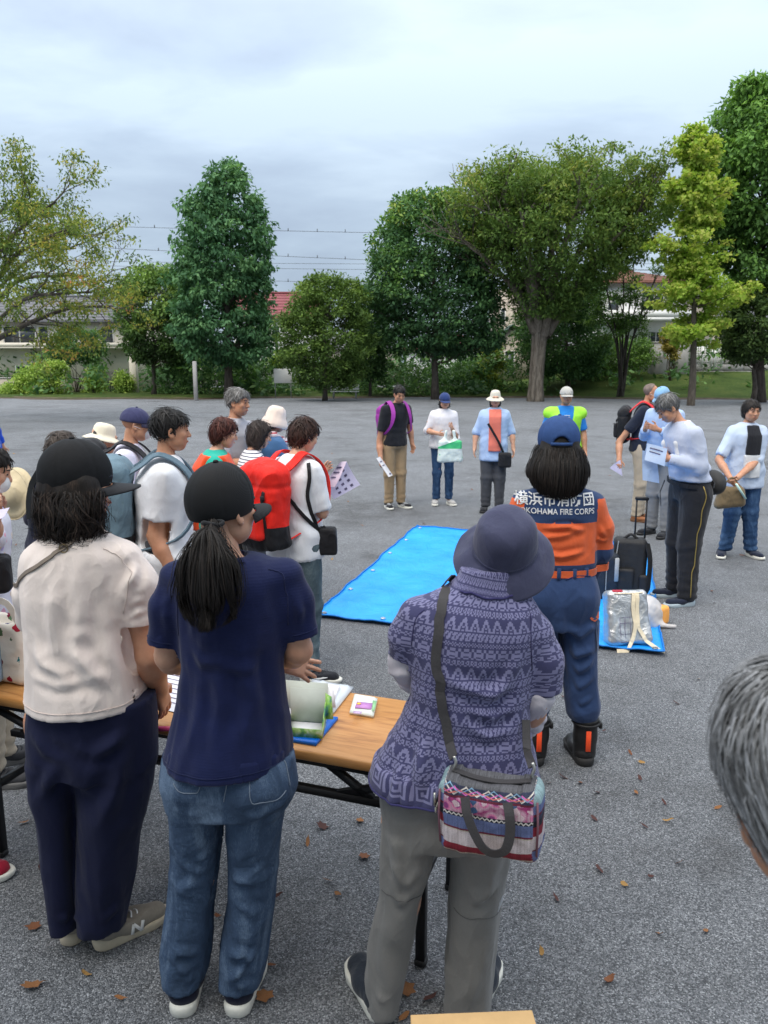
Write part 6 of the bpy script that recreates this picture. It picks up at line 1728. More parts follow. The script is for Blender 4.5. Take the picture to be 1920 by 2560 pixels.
# patterned holdall on a long shoulder strap
Bg = thing('shoulder_bag', 'patterned pink and blue holdall hanging behind the purple tunic', 'bag', at(1228, 2020, 1.80))
bb = np.array(Bg.location); Pg = lambda px, py, dy=0.0: at(px, py, 1.80 + dy) - bb
ca, cb2 = Pg(1150, 2100), Pg(1364, 2080)
Lb = .262; Hb = .200
F = Field(.0046); Mb = rotz(-.30) @ roty(math.radians(-1))
F.rbox((0, 0, -.012), (Lb, .125, Hb), .034, Mb, k=0)
F.ell(rotpt(Mb, (0, 0, 0), [(0, 0, .12)])[0], (.09, .03, .035), Mb, k=.02, mode='sub')
v, f = F.mesh(2)
q = (v) @ Mb                                             # bag's own axes
side_ = np.abs(q[:, 0]) > Lb / 2 - .018
u_ = np.where(side_, q[:, 1] * 1.0 + .4, q[:, 0]); vv_ = (q[:, 2] + .012 + Hb / 2) / Hb
sag = .05 * (1 - (q[:, 0] / (Lb / 2)) ** 2) * (~side_)
bag_uv = np.stack([u_, vv_ + sag * .8 - .04, side_ * 1.0], 1)
d = .004 * fbm(v * 14, 3) + .003 * fbm(v * 40, 2) - .010 * np.exp(-((q[:, 2] - .07) / .02) ** 2) * (np.abs(q[:, 0]) < .08)
v = push(v, f, d); me = mesh_np('bag_body', v, f); vattr(me, 'uvp', bag_uv)
BT = NT('bag_print'); uv = BT.node('ShaderNodeAttribute', attribute_name='uvp').outputs['Vector']; s = BT.node('ShaderNodeSeparateXYZ'); BT.l.new(uv, s.inputs[0]); U, Vv = s.outputs[0], s.outputs[1]
NAVYC, MAR, PINK, LILAC, LACE, RED, BEI, BLK, TEAL = (.035, .04, .075), (.13, .02, .04), (.42, .07, .20), (.12, .15, .30), (.52, .46, .48), (.20, .02, .035), (.45, .40, .34), (.02, .02, .03), (.25, .36, .38)
base = BT.ramp(Vv, [(0, MAR), (.03, BEI), (.055, RED), (.17, LACE), (.365, BEI), (.38, MAR), (.405, LILAC), (.56, BLK), (.615, PINK), (.80, MAR), (.825, NAVYC), (.955, (.10, .10, .11))], 'CONSTANT')
sbase = BT.ramp(Vv, [(0, MAR), (.03, LILAC), (.19, MAR), (.21, LACE), (.40, RED), (.52, BLK), (.60, NAVYC), (.66, MAR), (.69, LILAC), (.80, TEAL)], 'CONSTANT')
isS = BT.math('GREATER_THAN', s.outputs[2], .5)
colr = BT.mix(isS, base, sbase)
mp = BT.node('ShaderNodeMapping'); mp.inputs['Scale'].default_value = (1, .205, 0); BT.l.new(uv, mp.inputs['Vector']); uvm = mp.outputs[0]
pais = BT.vor(uvm, 34, out='Distance'); paisC = BT.vor(uvm, 60, out='Color'); ps = BT.node('ShaderNodeSeparateColor'); BT.l.new(paisC, ps.inputs[0])
inpink = BT.math('MULTIPLY', BT.math('GREATER_THAN', Vv, .615), BT.math('LESS_THAN', Vv, .80)); inpink = BT.math('MULTIPLY', inpink, BT.math('SUBTRACT', 1.0, isS))
pc = BT.ramp(pais, [(0, (.62, .55, .5)), (.12, (.5, .06, .22)), (.3, (.18, .04, .17)), (.42, (.62, .16, .33)), (.6, (.5, .32, .40)), (.8, (.3, .04, .15))])
pc = BT.mix(BT.math('GREATER_THAN', ps.outputs[0], .8), pc, (.06, .12, .25)); pc = BT.mix(BT.math('GREATER_THAN', ps.outputs[1], .85), pc, (.6, .45, .5))
colr = BT.mix(inpink, colr, pc)
def zig(per, amp, mid, wd, ph=0.0):
    tri = BT.math('ABSOLUTE', BT.math('SUBTRACT', BT.math('FRACT', BT.math('ADD', BT.math('DIVIDE', U, per), ph)), .5))
    return BT.math('LESS_THAN', BT.math('ABSOLUTE', BT.math('SUBTRACT', Vv, BT.math('ADD', mid - amp / 2, BT.math('MULTIPLY', tri, amp * 2)))), wd)
inn = BT.math('SUBTRACT', 1.0, isS)
for per, amp, mid, wd, colz, ph in ((.012, .03, .588, .010, (.6, .58, .55), 0), (.056, .10, .90, .010, (.6, .55, .5), 0), (.056, .08, .885, .010, (.55, .12, .38), .5), (.056, .05, .875, .008, (.55, .16, .14), .25), (.056, .09, .91, .007, (.2, .35, .5), .75)):
    colr = BT.mix(BT.math('MULTIPLY', zig(per, amp, mid, wd, ph), inn), colr, colz)
nn = BT.noise(uvm, 420, 2, .7); strk = BT.noise(BT.obj((1, 1, 1), rot=(.4, .3, .6)), 180, 3, .7, .4); warp = BT.node('ShaderNodeMapping'); warp.inputs['Scale'].default_value = (260, 8, 1); BT.l.new(uvm, warp.inputs['Vector']); ik = BT.noise(warp.outputs[0], 1, 3, .7)
colr = BT.mix(.55, colr, BT.ramp(BT.math('ADD', BT.math('MULTIPLY', nn, .5), BT.math('MULTIPLY', ik, .5)), [(.36, (.12, .12, .12)), (.64, (.9, .9, .9))]), 'OVERLAY')
BTM = BT.out(colr, .75, BT.bump(BT.noise(BT.obj(), 500, 2, .6), .2, .001, BT.bump(BT.noise(BT.obj(), 30, 3, .6), .3, .005)), Specular_IOR_Level=.25)
bo = link('bag_body', me, BTM, Bg)
M_web = plain('webbing', (.055, .052, .055), .8, .12, 200, .3, 500); M_zip = plain('zip_metal', (.55, .54, .5), .3, metal=.9)
def bagp(x, y, z): return rotpt(Mb, (0, 0, 0), [(x, y, z)])[0]
m = MB(); pts = crom([bagp(-.055, -.064, .058), bagp(-.045, -.082, .02), bagp(-.02, -.092, -.03), bagp(.0, -.094, -.055), bagp(.025, -.094, -.062), bagp(.05, -.09, -.05), bagp(.06, -.085, -.01), bagp(.058, -.08, .035), bagp(.05, -.066, .062)], 4)
m.strap(pts, pts - bagp(0, .2, 0), .024, .003); m.build('handle', M_web, Bg, True)
for s in (-1, 1):
    m = MB(); m.tube([bagp(s * Lb / 2 * .93, -.052, -.082), bagp(s * Lb / 2 * .95, -.058, -.0), bagp(s * Lb / 2 * .93, -.054, .065)], .0028, 6); m.build('piping', plain('piping', (.2, .09, .12), .7), bo, True)
m = MB(); m.strap(crom([bagp(-Lb / 2 - .003, -.05, .015), bagp(-Lb / 2 - .004, 0, .02), bagp(-Lb / 2 - .003, .05, .015)], 4), (-1, 0, 0), .012, .002); m.build('zip', plain('zip_tape', (.02, .02, .022), .7), Bg)
for yy in (-.03, .012):
    m = MB(); m.bevbox(bagp(-Lb / 2 - .005, yy, -.003), (.004, .03, .014), .001, M=Mb); m.build('label_tab', plain('label_tab', (.45, .45, .38), .6), Bg)
m = MB(); m.box(bagp(-Lb / 2 - .006, -.047, .03), (.006, .006, .035), M=Mb); m.build('zip_pull', M_zip, Bg)
m = MB(); m.strap(crom([bagp(-.1, 0, .092), bagp(-.04, 0, .078), bagp(.03, 0, .076), bagp(.1, 0, .09)], 4), (0, 0, 1), .02, .003); m.build('zip', M_web, Bg)
endL, endR = bagp(-.098, .0, .09), bagp(.1, .01, .095)
sp_w = [P(1112, 1460, -.02), P(1092, 1500, -.1), P(1082, 1560, -.135), P(1082, 1640, -.142), P(1092, 1720, -.142), P(1108, 1800, -.150), P(1124, 1864, -.165)]
spw = np.array(crom(sp_w, 5)); on = on_surface(tv, np.array([p.vertices[:] for p in tun.data.polygons]), spw, .003)
onw = on + Cf.base - bb; onw = np.concatenate([onw, [endL + V(0, 0, .035)]])
m = MB(); nm = np.stack([onw[:, 0] * 0 - .25, onw[:, 0] * 0 - 1.0, np.linspace(.8, .1, len(onw))], 1); m.strap(onw, nm, .026, .003); m.build('strap', M_web, Bg, True)
front = [P(1112, 1460, -.02), P(1140, 1455, .06), P(1230, 1600, .14), P(1330, 1740, .1)]
fr = np.array(crom(front, 4)) + Cf.base - bb; m = MB(); m.strap(fr, (0, 1, .3), .026, .003); m.build('strap', M_web, Bg, True)
sr = np.array(crom([P(1315, 1800, -.085), P(1316, 1850, -.115), P(1318, 1880, -.14)], 3)) + Cf.base - bb; sr = np.concatenate([sr, [endR + V(0, 0, .03)]]); m = MB(); m.strap(sr, (0, -1, 0), .022, .003); m.build('strap', M_web, Bg, True)
for e in (endL, endR):
    m = MB(); m.tube(crom([e + V(0, 0, .04), e + V(.005, -.004, .025), e + V(0, -.004, .01), e], 3), .0045, 6); m.build('clasp', M_zip, Bg, True)

# ---------------------------------------------------------------- member of the fire corps
D = Fig('person', 'woman in navy and orange fire corps uniform with blue cap', 1395, 3.50)
P = D.P
C = P(1396, 1112, .02); M = headM(6, 2)
UB = cloth(srgb(46, 66, 104), .12, .85, .45); UO = cloth(srgb(216, 98, 56), .08, .85, .45)
sk = dict(C=C, M=M, neck=P(1396, 1205), neck_r=.05, torso=[D.row(1500, 1310, 1485, .11), D.row(1410, 1315, 1470, .1), D.row(1300, 1310, 1478, .105), D.row(1250, 1310, 1480, .09), D.row(1215, 1350, 1440, .06)],
          R=dict(p=(P(1485, 1255), P(1508, 1375, .03), P(1470, 1440, .16)), d=(-.6, .7, -.2)), L=dict(p=(P(1306, 1250), P(1275, 1370, .03), P(1320, 1440, .16)), d=(.6, .7, -.2)),
          legs=[[P(1350, 1530), P(1350, 1660), P(1338, 1740)], [P(1440, 1530), P(1450, 1660), P(1456, 1740)]])
make_body(D.t, sk, SKIN_W, hb=.012, hh=.007, hd=.006)
rows = [D.row(1424, 1304, 1484, .112), D.row(1404, 1300, 1490, .12), D.row(1370, 1298, 1489, .122), D.row(1310, 1296, 1492, .12), D.row(1270, 1296, 1497, .112), D.row(1242, 1304, 1494, .098), D.row(1225, 1325, 1470, .08), D.row(1210, 1355, 1440, .06)]
F = Field(.0074); F.prof(rows, k=.02)
F.chain([P(1482, 1262), P(1502, 1320, .01), P(1505, 1378, .03), P(1480, 1432, .12)], [.060, .055, .048, .040], k=.03); F.chain([P(1310, 1258), P(1284, 1320, .01), P(1278, 1375, .03), P(1310, 1435, .12)], [.060, .055, .048, .040], k=.03)
v, f = F.mesh(2)
zb1, zb2, zb3 = P(0, 1296)[2], P(0, 1398)[2], P(0, 1366, .03)[2]
bk = lambda px, py: P(px, py, -.12)
folds = [([bk(1365, 1322), bk(1420, 1318), bk(1475, 1330)], .010, .012), ([bk(1330, 1350), bk(1400, 1340), bk(1470, 1322)], .007, .014), ([bk(1340, 1380), bk(1400, 1392), bk(1475, 1378)], .009, .012), ([bk(1488, 1310), bk(1482, 1350), bk(1488, 1395)], .008, .012), ([P(1490, 1300, -.04), P(1505, 1330, -.05), P(1515, 1345, -.03)], .006, .010), ([P(1490, 1340, -.04), P(1500, 1352, -.05), P(1516, 1350, -.03)], .006, .008)]
d = sum(crease(v, *q) for q in folds) + .005 * fbm(v * V(8, 8, 5), 3); v = push(v, f, d)
cen = v[f].mean(1)
xm = P(1482, 1300)[0]; xm2 = P(1305, 1300)[0]
arm = (cen[:, 0] > xm) | (cen[:, 0] < xm2)
mi = np.where((cen[:, 2] < zb1) & (cen[:, 2] > zb2), 1, 0); mi = np.where(arm, np.where((cen[:, 2] < P(0, 1243)[2]) & (cen[:, 2] > zb3), 1, 0), mi)
me = mesh_np('jacket', v, f); me.materials.append(UB); me.materials.append(UO); me.polygons.foreach_set('material_index', mi.astype(np.int32)); jk = link('jacket', me, None, D.t)
def text_on(parent, txt, name, c0, width, mat, vsurf, bold=.006, squash=1.0, font_scale=None):
    cu = bpy.data.curves.new(name, 'FONT'); cu.body = txt; cu.size = 1.0; cu.offset = bold; cu.align_x = 'CENTER'; cu.resolution_u = 3
    ob = bpy.data.objects.new(name, cu); COL.objects.link(ob); dg = bpy.context.evaluated_depsgraph_get(); mt = bpy.data.meshes.new_from_object(ob.evaluated_get(dg))
    bpy.data.objects.remove(ob); n = len(mt.vertices); co = np.zeros(n * 3, np.float32); mt.vertices.foreach_get('co', co); co = co.reshape(-1, 3)
    import bmesh
    bm = bmesh.new(); bm.from_mesh(mt); bmesh.ops.triangulate(bm, faces=bm.faces); bmesh.ops.subdivide_edges(bm, edges=[e for e in bm.edges if e.calc_length() > .15], cuts=2); bm.to_mesh(mt); bm.free()
    n = len(mt.vertices); co = np.zeros(n * 3, np.float32); mt.vertices.foreach_get('co', co); co = co.reshape(-1, 3).astype(float)
    k = width / (co[:, 0].max() - co[:, 0].min()); x = (co[:, 0] - (co[:, 0].max() + co[:, 0].min()) / 2) * k; z = co[:, 1] * k * squash
    from mathutils.kdtree import KDTree
    vb = vsurf[vsurf[:, 1] < .02]; kd = KDTree(len(vb))
    for i, p in enumerate(vb): kd.insert((p[0], 0, p[2]), i)
    kd.balance()
    out = []
    for a, b in zip(x, z):
        X, Z = c0[0] + a, c0[2] + b
        nb = kd.find_n((X, 0, Z), 4); out.append((X, min(vb[q[1]][1] for q in nb) - .0025, Z))
    mt.vertices.foreach_set('co', np.array(out, np.float32).reshape(-1)); mt.update(); mt.name = name
    return link(name, mt, mat, parent)
M_print = plain('reflective_print', (.70, .71, .73), .55, .05)
text_on(jk, '横浜市消防団', 'lettering', P(1390, 1262, -.1), P(1488, 1250)[0] - P(1296, 1250)[0], M_print, v, .016)
text_on(jk, 'YOKOHAMA FIRE CORPS', 'lettering', P(1390, 1285, -.1), P(1487, 1270)[0] - P(1296, 1270)[0], M_print, v, .012, 1.15)
m = MB(); bl = loop_at(v, P(0, 1420)[2], (rows[0][1], 0), 48, .004, .02)
bl = np.concatenate([bl, bl[:1]]); m.strap(bl, bl - V(rows[0][1], 0, bl[0][2]), .032, .004); bt = m.build('belt', UO, D.t, True)
for px in (1378, 1425, 1458):
    q = surf_back(v, P(px, 1420)[0], P(0, 1420)[2]); m = MB(); m.bevbox(q + V(0, -.009, -.005), (.018, .006, .055), .002); m.build('belt_loop', UB, bt)
rp = [D.row(1412, 1306, 1482, .115), D.row(1445, 1300, 1488, .125), D.row(1500, 1296, 1496, .135), D.row(1560, 1300, 1494, .13)]
rl = [D.row(1550, 1300, 1392, .115), D.row(1620, 1302, 1392, .11), D.row(1700, 1298, 1380, .1), D.row(1760, 1294, 1374, .095), D.row(1792, 1305, 1362, .06)]
rr = [D.row(1550, 1398, 1494, .115), D.row(1620, 1400, 1490, .11), D.row(1700, 1406, 1492, .1), D.row(1755, 1414, 1498, .095), D.row(1780, 1418, 1496, .085), D.row(1798, 1430, 1486, .06)]
F = Field(.0085); F.prof(rp, k=.04); F.prof(rl, k=.012); F.prof(rr, k=.012); F.ell(P(1350, 1490, -.06), (.095, .09, .1), k=.05); F.ell(P(1440, 1490, -.06), (.095, .09, .1), k=.05); v, f = F.mesh(4)
bk = lambda px, py: P(px, py, -.11)
folds = [([bk(1410, 1560), bk(1450, 1590), bk(1485, 1560)], .010, .018), ([bk(1400, 1610), bk(1440, 1640), bk(1485, 1625)], .010, .018), ([bk(1410, 1660), bk(1450, 1680), bk(1488, 1650)], .009, .016), ([bk(1412, 1700), bk(1450, 1722), bk(1488, 1695)], .010, .016), ([bk(1420, 1745), bk(1455, 1765), bk(1492, 1742)], .010, .014), ([bk(1425, 1772), bk(1455, 1782), bk(1490, 1768)], .009, .010), ([bk(1396, 1500), bk(1394, 1550), bk(1396, 1590)], -.010, .012), ([bk(1320, 1560), bk(1350, 1585), bk(1385, 1560)], .009, .018)]
tr, tvv = finish('trousers', v, f, UB, D.t, folds, (.006, 7, .7))
for pts in ([P(1415, 1450, -.13), P(1445, 1440, -.13), P(1480, 1440, -.1)], [P(1312, 1455, -.1), P(1340, 1462, -.13), P(1368, 1448, -.13)]): tube_line(tr, on_surface(tvv, f, crom(pts, 6)), .0028, cloth(srgb(30, 48, 92), .1))
def flap(pxs, mat, name, parent):
    g = []
    for row_ in pxs: g.append(on_surface(tvv, f, [P(*q) for q in row_], .004))
    m = MB(); m.sheet(np.array(g), 0); return m.build(name, mat, parent, True)
flap([[(1466, 1535, -.09), (1480, 1522, -.06), (1492, 1508, -.02)], [(1470, 1545, -.09), (1482, 1534, -.06), (1494, 1522, -.02)], [(1476, 1551, -.08), (1486, 1544, -.05), (1494, 1538, -.02)]], UO, 'pocket_flap', tr)
pk = MB(); pk.sheet(np.array([on_surface(tvv, f, [P(1478, y, -.07), P(1486, y, -.045), P(1492, y - 4, -.01)], .006) for y in (1553, 1575, 1600, 1625)]), 0); pk.build('pocket', UB, tr, True)
BOOT = plain('boot_leather', (.014, .013, .013), .45, .2, 60, .25, 150); BSOLE = plain('boot_sole', (.025, .024, .024), .8)
for i, (px, yw) in enumerate(((1335, -14), (1456, -4))):
    g_ = gr(px, 1893) - D.base; g_[1] = -.065; g_[0] *= .985
    b_ = shoe_obj(D.t, g_, math.radians(yw), BOOT, BSOLE, .27, .105, .005, .085, name='boot')
    F = Field(.006); F.chain([g_ + V(0, .06, .05), g_ + V(0, .055, .14), g_ + V(0, .055, .235)], [.053, .054, .062], k=.02); F.clip(lambda X, Y, Z: Z - .235 + 0 * X + 0 * Y); F.clip(lambda X, Y, Z: .03 - Z + 0 * X + 0 * Y)
    v2, f2 = F.mesh(1); v2 = push(v2, f2, .003 * fbm(v2 * 18, 2)); link('boot_shaft', mesh_np('boot_shaft', v2, f2), BOOT, b_)
    m = MB(); m.bevbox(g_ + V(0, -.004, .135), (.024, .006, .105), .002, M=rotx(-.02)); m.build('reflector', plain('orange_patch', srgb(255, 84, 40), .5), b_)
    m = MB(); m.tube([g_ + V(.064 * math.cos(a), .055 + .064 * math.sin(a), .212) for a in np.linspace(0, 6.2832, 21)], .007, 6, cap=False); m.build('ankle_strap', BOOT, b_, True)
    m = MB(); m.bevbox(g_ + V(.062, .03, .205), (.016, .03, .03), .003); m.build('buckle', BOOT, b_)
# long straight hair
F = Field(.0065); F.ell((0, -.018, .012), (.080, .098, .078), k=.02)
F.chain([(0, -.06, -.0), (0, -.075, -.08), (-.002, -.086, -.10), (.0, -.088, -.125)], [.076, .090, .100, .080], k=.03, sq=((0, 1, 0), .5)); F.chain([(.075, .0, -.02), (.092, -.01, -.10), (.102, -.03, -.105)], [.024, .03, .018], k=.03); F.chain([(-.075, .0, -.02), (-.094, -.01, -.10), (-.104, -.03, -.105)], [.024, .03, .018], k=.03)
F.clip(lambda X, Y, Z: np.where(Z > -.02, Y - .05, Y - .045) * .7 + 0 * X)
v, f = F.mesh(2); v = rotpt(M, C, v); ho, hv = hair_obj(D.t, v, f, HB, amp=.005, fr=22)
strands(ho, 'lock', hv, f, HB, 2000, 14, .020, .0026, .007, sel=lambda v: v[:, 2] < C[2] - .0, seed=9, jitter=.07, hang=.032)
UC = plain('cap_blue', srgb(48, 74, 122), .8, .1, 30, .25, 90, spec=.2)
cap_hat(D.t, C, M, UC, UC, 1.05, h=.0062, vis_len=.072, rear=True, hgt=1.04, edge=-.002)

# ---------------------------------------------------------------- grey-haired man close to the lens at the right edge
E1 = Fig('person', 'grey-haired man seen from behind at the right edge', 1985, 1.0)
E1.base = V(.58, .60, 0); E1.t.location = E1.base
P = lambda px, py, Y: at(px, py, Y) - E1.base
C = P(2046, 1962, .705); M = headM(6, 14, -15)
LR = rotz(math.radians(45)); lq = lambda x, y, z: LR @ V(x, y, z)          # he stands turned to the left, head bent forward over his chest
TE = [(z, -.02 * (z > 1.1), .02 * (z > 1.1), r_ * .98, r_ * .95) for z, r_ in ((.80, .14), (.9, .15), (1.0, .142), (1.1, .142), (1.2, .146), (1.28, .135), (1.33, .10))]
sk = dict(C=C, M=M, neck=V(-.05, .04, 1.36), neck_r=.066, torso=TE, R=dict(p=(lq(.165, 0, 1.27), lq(.21, .0, 1.0), lq(.19, .12, .80))), L=dict(p=(lq(-.165, 0, 1.27), lq(-.21, .0, 1.0), lq(-.19, .12, .80))), legs=[[lq(.09, 0, .8), lq(.09, .02, .44), lq(.09, 0, .09)], [lq(-.09, 0, .8), lq(-.09, .02, .44), lq(-.09, 0, .09)]])
make_body(E1.t, sk, SKIN_T, hb=.013, hh=.0044, hd=.006, fem=False)
F = Field(.011); F.prof([(z, cx, cy, rx + .022, ry + .022) for z, cx, cy, rx, ry in [(.80, 0, 0, .155, .15)] + TE[1:]], k=.02); F.cap(lq(.14, 0, 1.285), lq(-.14, 0, 1.285), .075, .075, k=.05)
for q in (-1, 1): F.sleeve([lq(q * .155, 0, 1.27), lq(q * .19, 0, 1.12), lq(q * .205, 0, 1.04)], [.066, .062, .06], .04)
v, f = F.mesh(3); finish('shirt', v, f, cloth(srgb(180, 184, 190), .06), E1.t)
F = Field(.013); F.prof([(.74, 0, 0, .155, .15), (.9, 0, 0, .16, .155)], k=.03)
for L_ in sk['legs']: F.chain([L_[0], L_[1], L_[2] - V(0, 0, .02)], [.1, .08, .065], k=.03)
v, f = F.mesh(2); finish('trousers', v, f, cloth(srgb(52, 54, 60), .1), E1.t)
for q in (-1, 1): shoe_obj(E1.t, lq(q * .09, -.06, 0), math.radians(-45 + q * 8), BLACK, BSOLE, .27)
F = Field(.004); F.ell((0, -.016, .034), (.086, .108, .098), k=.02); F.ell((0, -.055, -.02), (.074, .062, .07), k=.03)
xs, zz = np.array([-.2, -.09, -.05, -.03, -.012, .02, .07, .12]), np.array([-.105, -.095, -.075, -.032, .016, .018, .055, .066]); F.clip(lambda X, Y, Z: (np.interp(Y, xs, zz) - Z) * .75 + 0 * X)
v, f = F.mesh(2); v = rotpt(M, C, v)
GH = hairm((.19, .188, .187), (.44, .44, .45)); ho, hv = hair_obj(E1.t, v, f, hairm((.09, .088, .088), (.2, .2, .205)), amp=.003, fr=30)
crown = rotpt(M, C, [(.0, -.045, .125)])[0]
def whorl(p):
    d = np.array(p) - crown; d[2] *= .3; n = np.linalg.norm(d) + 1e-6; return (d[0] / n - .25 * d[1] / n, d[1] / n + .25 * d[0] / n, -.9)
strands(ho, 'lock', hv, f, GH, 3900, 12, .009, .0013, .006, flow=whorl, seed=12, jitter=.22, hang=.012)
# ================================================================== PEOPLE standing round the tarpaulin
HBR = hairm((.030, .014, .010), (.075, .035, .024)); 
c_ = cloth
WHITE = c_(srgb(228, 229, 234), .04, .9, .5); BLUEJ = denim(srgb(44, 70, 104), srgb(84, 112, 146)); JGREY = denim(srgb(84, 100, 108), srgb(120, 134, 138))
KHAKI = c_(srgb(150, 128, 100), .1); BEIGE = c_(srgb(184, 170, 150), .08); DGREY = c_(srgb(66, 68, 74), .1); BLACKT = c_((.016, .017, .022), .25)
LBLUE = c_(srgb(168, 190, 224), .06); LBLUE2 = c_(srgb(186, 200, 222), .06); GREYT = c_(srgb(172, 172, 180), .06); ORANGE = c_(srgb(232, 82, 40), .07); TEAL = c_(srgb(40, 170, 150), .07)
SALMON = c_(srgb(226, 122, 104), .06); MIDBL = c_(srgb(38, 120, 196), .06); LIME = plain('hi_vis', srgb(158, 228, 58), .6, .06); BONNET = c_(srgb(226, 208, 196), .05); DENJ = c_(srgb(64, 100, 142), .12)
CREAMH = c_(srgb(226, 218, 198), .05); GREYH = c_(srgb(178, 176, 170), .08); STRAWH = c_(srgb(206, 190, 158), .08)
BLKR = plain('black_rubber', (.02, .02, .021), .6); NAVYS = c_(srgb(34, 40, 58), .15); WHT = plain('white_fabric', (.72, .72, .73), .8)
def stripe_mat(a, b, scale, ax='X', thr=.5):
    t = NT('striped_cloth'); o = t.obj(); s = t.node('ShaderNodeSeparateXYZ'); t.l.new(o, s.inputs[0])
    fr = t.math('FRACT', t.math('MULTIPLY', s.outputs['XYZ'.index(ax)], scale)); c = t.mix(t.math('GREATER_THAN', fr, thr), a, b)
    return t.out(c, .88, t.bump(t.noise(t.obj((1, 1, .6)), 24, 4, .6, .6), .45, .006), Specular_IOR_Level=.2)
FINE = c_(srgb(184, 192, 212), .05, .9, .6)
BREN = stripe_mat(srgb(228, 226, 230), srgb(60, 66, 92), 45, 'Z', .72)
def floral(bg, cols, scale=26):
    t = NT('floral_print'); o = t.obj(); d = t.vor(o, scale, out='Distance'); cc = t.node('ShaderNodeSeparateColor'); t.l.new(t.vor(o, scale, out='Color'), cc.inputs[0])
    col = t.ramp(cc.outputs[0], [(i / len(cols), c) for i, c in enumerate(cols)], 'CONSTANT')
    n = t.noise(o, scale * 2.4, 3, .6)
    k = t.math('LESS_THAN', t.math('ADD', d, t.math('MULTIPLY', n, .5)), .56)
    return t.out(t.mix(k, bg, col), .85, t.bump(t.noise(o, 24, 4, .6), .4, .006), Specular_IOR_Level=.2)
FLOR = floral(srgb(222, 220, 232), [srgb(190, 170, 214), srgb(150, 180, 226), srgb(226, 168, 190), srgb(236, 214, 190), srgb(160, 150, 206)], 20)
S = lambda mat, sole, **k: dict(mat=mat, sole=sole, **k)
SHB = S(BLACKT, BLKR); SHW = S(plain('grey_mesh', srgb(170, 168, 166), .8), WSOLE, laces=WHT); SHBW = S(BLACKT, WSOLE, accent=WHT, laces=WHT); SHN = S(NAVYS, WSOLE)
def shell(P, name, mat, keep, ease=.006, zr=(.86, 1.42), h=.011, base=.022):
    """an outer or inner layer over the shirt of a standing person: keep(X, Y, Z) < 0 stays"""
    s = P['s']; F = Field(h); rows = []
    for z, rx, ry in TORSO:
        k = 1.0 if z < 1.38 else (.55 if z < 1.44 else .2); e = base * k + ease
        rows.append((z * s, 0, P['ly'](z * s), rx * s * P['wide'] + e * (1.25 if z < 1.1 else 1), ry * s * (.5 + .5 * P['wide']) + e * 1.1, 2.3))
    F.prof(rows, k=0); s0 = V(P['sh'], P['ly'](1.38 * s), 1.375 * s)
    for q in (-1, 1): F.cap(s0 * V(q * .72, 1, 1), s0 * V(q, 1, 1) + V(q * .01, 0, -.02), .07 + ease, .068 + ease, k=.03)
    F.clip(lambda X, Y, Z: np.maximum(zr[0] * s - Z, Z - zr[1] * s) + 0 * X + 0 * Y); F.clip(keep)
    v, f = F.mesh(2); v = push(v, f, .005 * fbm(v * V(8, 8, 5) + 3, 3))
    return link(name, mesh_np(name, v, f), mat, P['t'])
